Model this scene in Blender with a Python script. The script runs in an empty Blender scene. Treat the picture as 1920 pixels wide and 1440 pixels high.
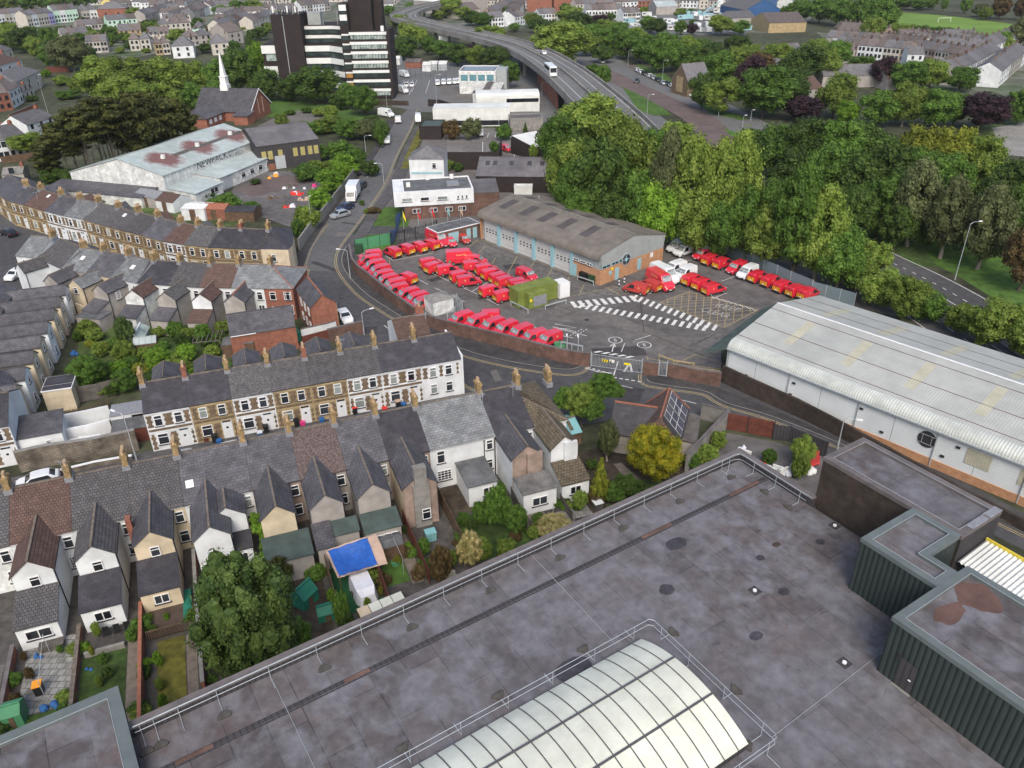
import bpy, math, random
from mathutils import Vector, Matrix
R=math.radians
SC=bpy.context.scene
COL=SC.collection
# ---------------------------------------------------------------- camera, sky, sun
FPX,PITCH,ROLL,CH=1482.7,0.51969,-0.01526,50.0
F_=Vector((0,math.cos(PITCH),-math.sin(PITCH))); X_=Vector((1,0,0)); U_=X_.cross(F_)
R2=math.cos(ROLL)*X_+math.sin(ROLL)*U_; U2=-math.sin(ROLL)*X_+math.cos(ROLL)*U_
cd=bpy.data.cameras.new('camera'); cam=bpy.data.objects.new('camera',cd); COL.objects.link(cam)
cd.sensor_width=36; cd.lens=FPX/1920*36; cd.clip_end=5000; cd.clip_start=0.5
m3=Matrix((R2,U2,-F_)).transposed(); cam.matrix_world=Matrix.Translation((0,0,CH))@m3.to_4x4()
SC.camera=cam
SUN_EL,SUN_AZ=R(46),R(178)   # soft light through thin cloud, from behind the camera
wd=bpy.data.worlds.new('World'); SC.world=wd; wd.use_nodes=True
nt=wd.node_tree; bg=nt.nodes['Background']; st=nt.nodes.new('ShaderNodeTexSky'); st.sky_type='NISHITA'; st.sun_disc=False
st.sun_elevation=SUN_EL; st.sun_rotation=SUN_AZ; st.air_density=1.0; st.dust_density=4.0; st.ozone_density=1.2
nt.links.new(st.outputs[0],bg.inputs[0]); bg.inputs[1].default_value=0.135
sd=bpy.data.lights.new('sun','SUN'); sd.energy=1.4; sd.angle=R(30); sd.color=(1,.93,.84)
so=bpy.data.objects.new('sun',sd); COL.objects.link(so)
sdir=Vector((math.sin(SUN_AZ)*math.cos(SUN_EL),math.cos(SUN_AZ)*math.cos(SUN_EL),math.sin(SUN_EL)))
so.rotation_euler=sdir.to_track_quat('Z','Y').to_euler(); so.location=(0,0,200)
SC.view_settings.view_transform='Standard'; SC.view_settings.look='None'; SC.view_settings.exposure=0.62; SC.view_settings.gamma=1
SC.render.engine='CYCLES'
SC.cycles.max_bounces=5; SC.cycles.diffuse_bounces=2; SC.cycles.glossy_bounces=2; SC.cycles.transmission_bounces=3; SC.cycles.transparent_max_bounces=6
SC.cycles.use_denoising=True
try: SC.cycles.denoiser='OPENIMAGEDENOISE'
except Exception: pass

def W(x,y,z=0.0):
    """point of the place at height z that the photograph shows at pixel x,y (1920 wide)"""
    d=(x-960)*R2-(y-720)*U2+FPX*F_; t=(z-CH)/d.z
    return Vector((d.x*t,d.y*t,z))
def depth(p): return (Vector(p)-Vector((0,0,CH))).dot(F_)
def topz(b,yt,z0=0.0):
    """height of a thing standing at point b whose top shows at image row yt"""
    lo,hi=z0,z0+80
    for _ in range(40):
        m=(lo+hi)/2; c=Vector((b[0],b[1],m-CH)); y=720-FPX*c.dot(U2)/c.dot(F_)
        if y>yt: lo=m
        else: hi=m
    return lo

# ---------------------------------------------------------------- materials
MATS={}
def node(nt,t,**k):
    n=nt.nodes.new(t)
    for a,b in k.items():
        if a in n.inputs.keys(): n.inputs[a].default_value=b
        else: setattr(n,a,b)
    return n
def c4(c): return (c[0],c[1],c[2],1)
def mat(name,col,rough=.8,var=.25,scale=1.5,col2=None,pat=None,pcol=None,ps=(1,1),pm=.02,bump=0.0,metal=0,spec=.3,obj_rand=0.0,big=0.0,bigscale=.15,thr=None,coat=0,detail=5):
    """procedural material: base colour mottled by noise, optional pattern in metres (brick = courses, ribs = corrugation, planks)"""
    if name in MATS: return MATS[name]
    m=bpy.data.materials.new(name); m.use_nodes=True; nt=m.node_tree; L=nt.links
    b=nt.nodes['Principled BSDF']; b.inputs['Roughness'].default_value=rough; b.inputs['Metallic'].default_value=metal
    b.inputs['Specular IOR Level'].default_value=spec
    if coat: b.inputs['Coat Weight'].default_value=coat; b.inputs['Coat Roughness'].default_value=.15
    tc=node(nt,'ShaderNodeTexCoord')
    n1=node(nt,'ShaderNodeTexNoise',Scale=scale,Detail=float(detail),Roughness=.62); L.new(tc.outputs['Object'],n1.inputs['Vector'])
    c2=col2 or tuple(max(0,v*(1-var)) for v in col); c1=col if col2 else tuple(v*(1+var*.6) for v in col)
    cr=node(nt,'ShaderNodeValToRGB'); t0,t1=thr or (.36,.64); cr.color_ramp.elements[0].position=t0; cr.color_ramp.elements[1].position=t1
    cr.color_ramp.elements[0].color=c4(c2); cr.color_ramp.elements[1].color=c4(c1)
    L.new(n1.outputs[0],cr.inputs[0]); out=cr.outputs[0]; hgt=n1.outputs[0]
    if big:
        n2=node(nt,'ShaderNodeTexNoise',Scale=bigscale,Detail=3.0); L.new(tc.outputs['Object'],n2.inputs['Vector'])
        mr=node(nt,'ShaderNodeMapRange'); mr.inputs[1].default_value=.35; mr.inputs[2].default_value=.65; mr.inputs[3].default_value=1-big; mr.inputs[4].default_value=1+big
        L.new(n2.outputs[0],mr.inputs[0]); mx=node(nt,'ShaderNodeVectorMath',operation='SCALE'); L.new(out,mx.inputs[0]); L.new(mr.outputs[0],mx.inputs['Scale']); out=mx.outputs[0]
    if pat:
        uv=tc.outputs['UV']
        if pat=='brick':
            bt=node(nt,'ShaderNodeTexBrick'); bt.inputs['Scale'].default_value=1; bt.inputs['Brick Width'].default_value=ps[0]; bt.inputs['Row Height'].default_value=ps[1]
            bt.inputs['Mortar Size'].default_value=pm; bt.inputs['Mortar Smooth'].default_value=.2; bt.inputs['Bias'].default_value=0
            bt.inputs['Color1'].default_value=(1.13,1.13,1.13,1); bt.inputs['Color2'].default_value=(.87,.87,.87,1); 
            pc=pcol or tuple(v*.35 for v in col); bt.inputs['Mortar'].default_value=(0,0,0,1)
            L.new(uv,bt.inputs['Vector'])
            mu=node(nt,'ShaderNodeMix',data_type='RGBA',blend_type='MULTIPLY'); mu.inputs[0].default_value=1; L.new(out,mu.inputs[6]); L.new(bt.outputs[0],mu.inputs[7])
            mm=node(nt,'ShaderNodeMix',data_type='RGBA'); L.new(bt.outputs['Fac'],mm.inputs[0]); L.new(mu.outputs[2],mm.inputs[6]); mm.inputs[7].default_value=c4(pc); out=mm.outputs[2]; hgt=None
            if bump:
                iv=node(nt,'ShaderNodeMath',operation='SUBTRACT'); iv.inputs[0].default_value=1; L.new(bt.outputs['Fac'],iv.inputs[1]); hgt=iv.outputs[0]
        elif pat in('ribs','planks','vribs'):
            wv=node(nt,'ShaderNodeTexWave',wave_type='BANDS',bands_direction='Y' if pat=='vribs' else 'X'); wv.inputs['Scale'].default_value=math.pi/10/ps[0]*1.0 *2/ (2); wv.inputs['Distortion'].default_value=0
            wv.inputs['Scale'].default_value=.314159/ps[0]
            L.new(uv,wv.inputs['Vector']); r2=node(nt,'ShaderNodeValToRGB')
            r2.color_ramp.elements[0].position=0; r2.color_ramp.elements[0].color=c4(pcol or tuple(v*.55 for v in col)); r2.color_ramp.elements[1].position=pm; r2.color_ramp.elements[1].color=(1,1,1,1)
            L.new(wv.outputs[0],r2.inputs[0])
            mm=node(nt,'ShaderNodeMix',data_type='RGBA'); mr=node(nt,'ShaderNodeMapRange'); mr.inputs[1].default_value=0; mr.inputs[2].default_value=pm; mr.inputs[3].default_value=1; mr.inputs[4].default_value=0
            L.new(wv.outputs[0],mr.inputs[0]); L.new(mr.outputs[0],mm.inputs[0]); L.new(out,mm.inputs[6]); mm.inputs[7].default_value=c4(pcol or tuple(v*.55 for v in col)); out=mm.outputs[2]; hgt=wv.outputs[0]
    if obj_rand:
        oi=node(nt,'ShaderNodeObjectInfo'); mr=node(nt,'ShaderNodeMapRange'); mr.inputs[3].default_value=1-obj_rand; mr.inputs[4].default_value=1+obj_rand; L.new(oi.outputs['Random'],mr.inputs[0])
        mx=node(nt,'ShaderNodeVectorMath',operation='SCALE'); L.new(out,mx.inputs[0]); L.new(mr.outputs[0],mx.inputs['Scale']); out=mx.outputs[0]
    L.new(out,b.inputs['Base Color'])
    if bump and hgt is not None:
        bp=node(nt,'ShaderNodeBump',Strength=min(1,bump)); bp.inputs['Distance'].default_value=.04; L.new(hgt,bp.inputs['Height']); L.new(bp.outputs[0],b.inputs['Normal'])
    MATS[name]=m; return m
# stone, render, roofs
mat('asphalt',(.07,.071,.075),.9,.22,.9,big=.16,bigscale=.06)
mat('asphalt_old',(.112,.106,.104),.9,.25,.7,big=.2,bigscale=.09)
mat('asphalt_patch',(.135,.127,.12),.9,.2,.8,big=.12)
mat('teal_glass',(.11,.24,.28),.2,.3,1,spec=.6)
mat('yard_concrete',(.175,.165,.158),.9,.2,.7,big=.18,bigscale=.08,pat='brick',ps=(6,6),pm=.05,pcol=(.1,.1,.09))
mat('motorway',(.13,.133,.133),.85,.12,.5,big=.1,bigscale=.03)
mat('pavement',(.085,.082,.083),.9,.25,.8,big=.15,pat='brick',ps=(.9,.6),pm=.02,pcol=(.05,.05,.05))
mat('pave_tar',(.05,.048,.05),.92,.25,.8,big=.15)
mat('red_road',(.12,.092,.087),.9,.15,.5,big=.12)
mat('kerb',(.2,.195,.18),.85,.2,2)
mat('concrete',(.22,.215,.2),.85,.2,1.2,big=.15)
mat('concrete_dark',(.13,.125,.12),.9,.3,1.2,big=.2)
mat('white_line',(.62,.62,.6),.7,.25,2.5)
mat('worn_line',(.42,.42,.4),.8,.3,2.5,col2=(.2,.2,.19))
mat('yellow_line',(.36,.29,.15),.8,.3,2.5)
mat('yellow_paint',(.6,.48,.05),.6,.15,2)
mat('ground',(.055,.062,.035),1,.5,.35,big=.3,bigscale=.03)
mat('soil',(.05,.04,.03),1,.5,.8,big=.3)
mat('lawn',(.062,.125,.022),1,.35,.7,big=.22,bigscale=.12)
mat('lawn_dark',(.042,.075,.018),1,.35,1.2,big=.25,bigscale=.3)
mat('lawn_dry',(.12,.115,.022),1,.3,1.2,big=.25,bigscale=.3)
mat('pitch',(.12,.21,.035),1,.14,.05,big=.1,bigscale=.02)
mat('road_worn',(.105,.107,.11),.9,.15,.8,big=.12,bigscale=.05)
mat('town_mix',(.15,.145,.135),1,.2,.05,col2=(.05,.085,.03),big=.25,bigscale=.1)
mat('scrub',(.07,.105,.03),1,.5,.3,big=.3,bigscale=.05)
mat('slate',(.088,.086,.096),.62,.28,1.1,obj_rand=.16,pat='brick',ps=(.55,.33),pm=.018,pcol=(.03,.03,.035),bump=.3,big=.14,bigscale=.5)
mat('slate_light',(.175,.185,.19),.62,.25,1.1,obj_rand=.1,pat='brick',ps=(.5,.3),pm=.02,pcol=(.07,.075,.08),bump=.3,big=.14,bigscale=.5)
mat('slate_dark',(.05,.048,.056),.6,.25,1.1,obj_rand=.12,pat='brick',ps=(.5,.3),pm=.012,pcol=(.025,.025,.03),bump=.25,big=.14,bigscale=.5)
mat('slate_mossy',(.13,.13,.125),.7,.5,3.5,col2=(.06,.058,.064),pat='brick',ps=(.5,.3),pm=.016,pcol=(.03,.03,.035),bump=.3)
mat('tile_grey',(.098,.094,.096),.75,.28,1.6,obj_rand=.12,pat='brick',ps=(.3,.3),pm=.028,pcol=(.03,.03,.034),bump=.5)
mat('tile_brown',(.125,.078,.062),.75,.28,1.6,obj_rand=.1,pat='brick',ps=(.3,.3),pm=.028,pcol=(.045,.03,.028),bump=.5)
mat('tile_olive',(.135,.112,.075),.8,.35,2,obj_rand=.1,pat='brick',ps=(.32,.34),pm=.03,pcol=(.045,.038,.03),bump=.5)
mat('tile_far',(.125,.105,.1),.8,.25,.8,obj_rand=.25)
mat('slate_far',(.125,.123,.13),.75,.25,.8,obj_rand=.22)
mat('pebble_roof',(.115,.088,.082),.85,.6,6,big=.1)
mat('ridge_tile',(.16,.135,.11),.85,.35,3)
mat('ridge_red',(.3,.12,.075),.85,.2,3)
mat('lead',(.22,.23,.25),.5,.2,3)
mat('render_white',(.62,.65,.665),.8,.1,.8,big=.09,bigscale=.35)
mat('far_cream',(.46,.44,.39),.85,.12,.8)
mat('render_dirty',(.58,.6,.59),.85,.25,1.2,big=.15,bigscale=.5)
mat('render_cream',(.55,.47,.34),.85,.12,.8,big=.08,bigscale=.4)
mat('render_grey',(.33,.31,.29),.85,.15,1,big=.1,bigscale=.4)
mat('render_pink',(.28,.215,.18),.85,.2,1,big=.15,bigscale=.5)
mat('bath_stone',(.36,.285,.16),.85,.25,1.5,big=.12,bigscale=.5)
mat('pennant',(.17,.118,.075),.9,.4,1.2,pat='brick',ps=(.45,.18),pm=.02,pcol=(.13,.11,.08),bump=.3)
mat('stone_wall',(.15,.13,.105),.9,.5,.9,pat='brick',ps=(.5,.2),pm=.02,pcol=(.07,.06,.05),bump=.3,big=.3,bigscale=.5)
mat('brick_red',(.27,.095,.06),.9,.3,1.5,pat='brick',ps=(.3,.12),pm=.014,pcol=(.2,.13,.1),big=.15)
mat('brick_brown',(.14,.08,.062),.9,.35,1.2,pat='brick',ps=(.3,.12),pm=.014,pcol=(.11,.08,.07),big=.25,bigscale=.4)
mat('brick_dark',(.05,.038,.03),.92,.4,1.2,pat='brick',ps=(.24,.09),pm=.012,pcol=(.04,.032,.028),big=.3,bigscale=.25)
mat('brick_orange',(.46,.245,.13),.88,.15,1.5,pat='brick',ps=(.4,.15),pm=.014,pcol=(.33,.2,.13),big=.08)
mat('chim_buff',(.33,.235,.115),.9,.5,2.5,pat='brick',ps=(.28,.12),pm=.016,pcol=(.18,.13,.07))
mat('pot',(.5,.36,.22),.85,.3,3)
mat('frame_white',(.72,.73,.74),.5,.06,3)
mat('frame_dark',(.03,.03,.035),.5,.1,3)
mat('glass',(.028,.034,.042),.12,.6,.8,spec=.6,obj_rand=.5)
mat('glass_curtain',(.26,.3,.29),.25,.35,1.6,spec=.5,obj_rand=.35)
mat('glass_orange',(.4,.22,.07),.3,.4,1.6)
mat('door_white',(.62,.64,.66),.5,.06,2)
mat('black_pipe',(.018,.018,.02),.5,.1,3)
mat('metal_roof_pale',(.37,.378,.35),.5,.1,.6,pat='ribs',ps=(.3,),pm=.5,pcol=(.33,.36,.36),big=.1,bigscale=.15,bump=.35)
mat('metal_roof_edge',(.5,.53,.5),.5,.15,.8,pat='ribs',ps=(.3,),pm=.5,pcol=(.35,.37,.34),big=.12,bigscale=.2,bump=.4)
mat('rooflight',(.42,.41,.32),.5,.15,.8,pat='ribs',ps=(.3,),pm=.4,pcol=(.36,.35,.27))
mat('clad_white',(.62,.66,.67),.5,.06,.5,big=.05,bigscale=.2,pat='vribs',ps=(.4,),pm=.1,pcol=(.55,.59,.6))
mat('clad_grey',(.3,.33,.33),.6,.1,.7,big=.06)
mat('asbestos',(.165,.148,.128),.9,.25,.5,pat='ribs',ps=(.35,),pm=.35,pcol=(.12,.108,.095),big=.16,bigscale=.15,bump=.2)
mat('asbestos_dark',(.085,.078,.078),.85,.25,.6,pat='ribs',ps=(.35,),pm=.35,pcol=(.055,.05,.05))
mat('asbestos_grey',(.135,.13,.14),.9,.25,.5,pat='ribs',ps=(.35,),pm=.35,pcol=(.1,.098,.105),big=.2,bigscale=.15)
mat('sheet_teal',(.38,.435,.43),.6,.15,.5,pat='ribs',ps=(.8,),pm=.12,pcol=(.24,.31,.31),big=.12,bigscale=.1)
mat('rust_stain',(.115,.068,.058),.85,.3,.5)
mat('sheet_white',(.6,.62,.6),.55,.12,.5,pat='ribs',ps=(.4,),pm=.2,pcol=(.5,.52,.5),big=.1)
mat('clad_green_dark',(.036,.05,.046),.55,.12,.8,pat='ribs',ps=(.35,),pm=.42,pcol=(.012,.016,.018),bump=.5)
mat('coping_green',(.115,.138,.138),.5,.12,1)
mat('coping',(.135,.12,.118),.6,.2,1.2,big=.1)
mat('clad_charcoal',(.05,.048,.052),.8,.2,.7,pat='ribs',ps=(.35,),pm=.4,pcol=(.03,.029,.031))
mat('boarding',(.35,.31,.12),.8,.15,2)
mat('shutter',(.4,.43,.45),.5,.08,1,pat='vribs',ps=(.12,),pm=.3,pcol=(.3,.33,.35))
mat('dock_door',(.5,.5,.49),.5,.06,1,pat='vribs',ps=(.7,),pm=.1,pcol=(.38,.38,.37))
mat('pale_blue',(.27,.45,.5),.5,.08,2)
mat('black_brick',(.026,.019,.019),.85,.3,.4,pat='brick',ps=(.5,.2),pm=.02,pcol=(.035,.028,.028))
mat('band_white',(.66,.69,.68),.6,.08,.6)
mat('tower_glass',(.05,.075,.075),.15,.7,.35,spec=.6,col2=(.02,.03,.03),obj_rand=.2)
mat('blind_glass',(.42,.5,.47),.3,.3,.6,col2=(.12,.17,.16))
mat('van_red',(.6,.022,.045),.3,.05,1,spec=.6,obj_rand=.07,coat=1)
mat('van_red_dull',(.42,.045,.04),.5,.15,2,spec=.4)
mat('car_white',(.68,.7,.71),.3,.04,1,spec=.5,coat=.5)
mat('car_silver',(.4,.43,.45),.35,.05,1,metal=.4,spec=.5,coat=.4)
mat('car_black',(.012,.013,.018),.25,.1,1,spec=.6,coat=.6)
mat('car_blue',(.02,.03,.08),.3,.1,1,spec=.5,coat=.5)
mat('tyre',(.014,.014,.015),.9,.2,3)
mat('rim',(.3,.31,.32),.4,.1,3,metal=.5)
mat('car_glass',(.02,.024,.028),.08,.2,1,spec=.8)
mat('windscreen',(.36,.39,.38),.12,.3,2,spec=.9,col2=(.1,.12,.12),coat=1)  # pale mottled base colour stands in for sky reflected in the glass
mat('lamp_glass',(.6,.6,.58),.2,.1,3)
mat('lamp_red',(.35,.01,.01),.3,.1,3)
mat('chev_yellow',(.75,.62,.02),.5,.05,2)
mat('chev_red',(.5,.02,.02),.5,.05,2)
mat('emblem_yellow',(.75,.6,.25),.5,.05,2)
mat('plate',(.7,.7,.65),.5,.05,2)
mat('bumper',(.03,.03,.032),.7,.1,3)
mat('galv',(.42,.46,.48),.45,.12,3,metal=.3)
mat('galv_dark',(.12,.16,.19),.5,.12,3,metal=.2)
mat('fence_blue',(.15,.2,.22),.5,.1,2)
mat('fence_black',(.02,.021,.022),.6,.1,2)
mat('container_green',(.16,.2,.045),.6,.18,.9,big=.1,bigscale=.5)
mat('cabinet_green',(.025,.065,.03),.6,.1,2)
mat('shed_green',(.07,.24,.12),.6,.12,1)
mat('shed_teal',(.2,.42,.45),.6,.12,1,pat='ribs',ps=(.25,),pm=.3,pcol=(.13,.3,.33))
mat('tarp_green',(.02,.16,.11),.6,.2,1)
mat('timber',(.13,.085,.055),.85,.35,1.2,pat='ribs',ps=(.15,),pm=.3,pcol=(.07,.045,.03))
mat('timber_grey',(.125,.115,.105),.88,.35,1.2,pat='ribs',ps=(.15,),pm=.3,pcol=(.05,.046,.042))
mat('timber_red',(.12,.04,.028),.8,.3,1.2)
mat('deck',(.09,.065,.05),.85,.3,1.2,pat='vribs',ps=(.15,),pm=.25,pcol=(.04,.03,.025))
mat('felt_green',(.06,.085,.078),.85,.25,.8)
mat('felt_grey',(.115,.12,.125),.8,.3,.9,big=.15,bigscale=.5)
mat('tarp_blue',(.02,.1,.4),.4,.2,2.2,spec=.5,bump=1)
mat('canvas_beige',(.45,.33,.26),.8,.12,1.5)
mat('cover_white',(.6,.62,.68),.55,.08,2)
mat('slabs',(.25,.25,.24),.85,.35,1.2,pat='brick',ps=(.6,.6),pm=.03,pcol=(.09,.1,.07),big=.15,bigscale=.4)
mat('path',(.17,.145,.12),.9,.25,1.5)
mat('patio',(.075,.07,.065),.9,.35,1.2,big=.2,bigscale=.4)
mat('artificial_grass',(.015,.075,.03),1,.15,2)
mat('bin_black',(.015,.016,.018),.5,.1,3)
mat('orange',(.75,.3,.03),.5,.1,3); mat('red_plain',(.6,.03,.02),.5,.1,3); mat('pink',(.6,.04,.2),.5,.1,3)
mat('blue_plain',(.03,.12,.32),.5,.15,3); mat('purple',(.09,.03,.25),.6,.1,3)
mat('solar',(.035,.035,.07),.2,.2,1,spec=.6,pat='brick',ps=(1.0,1.6),pm=.05,pcol=(.55,.57,.6))
mat('skylight_grp',(.62,.64,.55),.35,.1,.7,spec=.4,big=.07,bigscale=.25)
mat('skylight_bar',(.085,.085,.095),.5,.1,3)
mat('rubber',(.07,.066,.06),.9,.3,2)
mat('rail_steel',(.4,.44,.47),.4,.08,3,metal=.3)
mat('white_plastic',(.66,.67,.66),.5,.08,2)
mat('spire_white',(.72,.73,.73),.5,.05,2)
mat('cabin_blue',(.045,.1,.22),.6,.1,1); mat('blue_shed',(.03,.09,.22),.6,.1,.3)
mat('hedge_core',(.04,.055,.02),1,.4,2)
def rustmat():
    m=bpy.data.materials.new('rust_soft'); m.use_nodes=True; nt=m.node_tree; L=nt.links; b=nt.nodes['Principled BSDF']; b.inputs['Roughness'].default_value=.7
    tc=node(nt,'ShaderNodeTexCoord'); n=node(nt,'ShaderNodeTexNoise',Scale=.45,Detail=7.0,Distortion=.6); L.new(tc.outputs['Object'],n.inputs['Vector'])
    ln=node(nt,'ShaderNodeVectorMath',operation='LENGTH'); mp=node(nt,'ShaderNodeMapping'); mp.inputs['Scale'].default_value=(.2,.2,0); L.new(tc.outputs['Object'],mp.inputs[0]); L.new(mp.outputs[0],ln.inputs[0])
    a=node(nt,'ShaderNodeMath',operation='MULTIPLY_ADD'); L.new(n.outputs[0],a.inputs[0]); a.inputs[1].default_value=-1.1; L.new(ln.outputs['Value'],a.inputs[2])
    r=node(nt,'ShaderNodeValToRGB'); r.color_ramp.elements[0].position=.0; r.color_ramp.elements[1].position=.42; r.color_ramp.elements[0].color=(.17,.085,.08,1); r.color_ramp.elements[1].color=(.38,.435,.43,1); L.new(a.outputs[0],r.inputs[0]); L.new(r.outputs[0],b.inputs['Base Color']); MATS['rust_soft']=m
rustmat()
# big felt roof: sheets, seams, damp bloom
def felt():
    m=bpy.data.materials.new('roof_felt'); m.use_nodes=True; nt=m.node_tree; L=nt.links; b=nt.nodes['Principled BSDF']; b.inputs['Roughness'].default_value=.62; b.inputs['Specular IOR Level'].default_value=.35
    tc=node(nt,'ShaderNodeTexCoord')
    def noise(s,d,dist=0,stretch=None):
        n=node(nt,'ShaderNodeTexNoise',Scale=s,Detail=float(d),Distortion=float(dist),Roughness=.62)
        if stretch:
            mp=node(nt,'ShaderNodeMapping'); mp.inputs['Scale'].default_value=stretch; L.new(tc.outputs['Object'],mp.inputs[0]); L.new(mp.outputs[0],n.inputs['Vector'])
        else: L.new(tc.outputs['Object'],n.inputs['Vector'])
        return n.outputs[0]
    def ramp(src,p0,p1,a,bb):
        r=node(nt,'ShaderNodeValToRGB'); r.color_ramp.elements[0].position=p0; r.color_ramp.elements[1].position=p1; r.color_ramp.elements[0].color=c4(a); r.color_ramp.elements[1].color=c4(bb); L.new(src,r.inputs[0]); return r.outputs[0]
    def mix(f,a,bb,mode='MIX'):
        x=node(nt,'ShaderNodeMix',data_type='RGBA',blend_type=mode)
        if isinstance(f,float): x.inputs[0].default_value=f
        else: L.new(f,x.inputs[0])
        for i,v in((6,a),(7,bb)):
            if isinstance(v,tuple): x.inputs[i].default_value=c4(v)
            else: L.new(v,x.inputs[i])
        return x.outputs[2]
    bt=node(nt,'ShaderNodeTexBrick'); mp=node(nt,'ShaderNodeMapping'); mp.inputs['Rotation'].default_value=(0,0,R(90)); L.new(tc.outputs['Object'],mp.inputs[0]); L.new(mp.outputs[0],bt.inputs['Vector'])
    for k,v in(('Scale',1),('Brick Width',7.5),('Row Height',2.05),('Mortar Size',.03),('Mortar Smooth',.3)): bt.inputs[k].default_value=v
    bt.offset=.37; bt.inputs['Color1'].default_value=(.082,.072,.072,1); bt.inputs['Color2'].default_value=(.122,.108,.108,1); bt.inputs['Mortar'].default_value=(.03,.028,.03,1)
    base=mix(.8,bt.outputs[0],ramp(noise(.8,10,.2),.3,.7,(.75,.75,.75),(1.2,1.2,1.2)),'MULTIPLY')
    bloom=ramp(noise(.5,12,.35,(1,.8,1)),.44,.62,(0,0,0),(.85,.85,.85)); o=mix(bloom,base,(.165,.167,.186))
    b2=ramp(noise(.09,4),.42,.62,(0,0,0),(.85,.85,.85)); o=mix(b2,o,mix(.5,o,(.155,.156,.176)))
    brown=ramp(noise(.12,5,.6),.56,.72,(0,0,0),(.5,.5,.5)); o=mix(brown,o,(.12,.092,.088))
    o=mix(.75,o,ramp(noise(1.6,7),.3,.72,(.68,.68,.68),(1.22,1.22,1.22)),'MULTIPLY')
    dk=ramp(noise(.55,6,1.5),.66,.71,(0,0,0),(.7,.7,.7)); o=mix(dk,o,(.05,.047,.052))
    L.new(o,b.inputs['Base Color']); MATS['roof_felt']=m
felt()
def leafmat(name,a,bb,tr=.25):
    m=bpy.data.materials.new(name); m.use_nodes=True; nt=m.node_tree; L=nt.links; b=nt.nodes['Principled BSDF']; b.inputs['Roughness'].default_value=.6; b.inputs['Specular IOR Level'].default_value=.18
    tc=node(nt,'ShaderNodeTexCoord'); n=node(nt,'ShaderNodeTexNoise',Scale=3.5,Detail=6.0); L.new(tc.outputs['Object'],n.inputs['Vector'])
    r=node(nt,'ShaderNodeValToRGB'); r.color_ramp.elements[0].position=.38; r.color_ramp.elements[1].position=.62; r.color_ramp.elements[0].color=c4(a); r.color_ramp.elements[1].color=c4(bb); L.new(n.outputs[0],r.inputs[0])
    oi=node(nt,'ShaderNodeObjectInfo'); mr=node(nt,'ShaderNodeMapRange'); mr.inputs[3].default_value=.78; mr.inputs[4].default_value=1.25; L.new(oi.outputs['Random'],mr.inputs[0])
    mx=node(nt,'ShaderNodeVectorMath',operation='SCALE'); L.new(r.outputs[0],mx.inputs[0]); L.new(mr.outputs[0],mx.inputs['Scale']); L.new(mx.outputs[0],b.inputs['Base Color'])
    t=node(nt,'ShaderNodeBsdfTranslucent'); L.new(mx.outputs[0],t.inputs[0]); ms=node(nt,'ShaderNodeMixShader'); ms.inputs[0].default_value=tr
    L.new(b.outputs[0],ms.inputs[1]); L.new(t.outputs[0],ms.inputs[2]); L.new(ms.outputs[0],nt.nodes['Material Output'].inputs[0]); MATS[name]=m
leafmat('leaf_dark',(.03,.06,.012),(.075,.128,.024)); leafmat('leaf_mid',(.05,.1,.015),(.105,.195,.032)); leafmat('leaf_light',(.085,.145,.02),(.19,.255,.048))
leafmat('leaf_yellow',(.11,.14,.015),(.23,.25,.03)); leafmat('leaf_olive',(.06,.08,.03),(.125,.145,.06)); leafmat('leaf_purple',(.022,.012,.018),(.05,.028,.034),.15)
leafmat('leaf_gold',(.12,.14,.01),(.3,.27,.015)); leafmat('leaf_conifer',(.028,.055,.014),(.08,.125,.03),.15); leafmat('leaf_cypress',(.026,.036,.01),(.08,.085,.02),.12)
leafmat('leaf_lime',(.07,.15,.012),(.16,.28,.03)); leafmat('leaf_bronze',(.06,.045,.02),(.13,.09,.035)); leafmat('petal_white',(.3,.32,.26),(.6,.58,.5)); leafmat('petal_cream',(.2,.2,.06),(.5,.42,.2))
mat('bark',(.09,.075,.06),.95,.4,2); mat('bark_pale',(.2,.18,.15),.95,.3,2)

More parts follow.
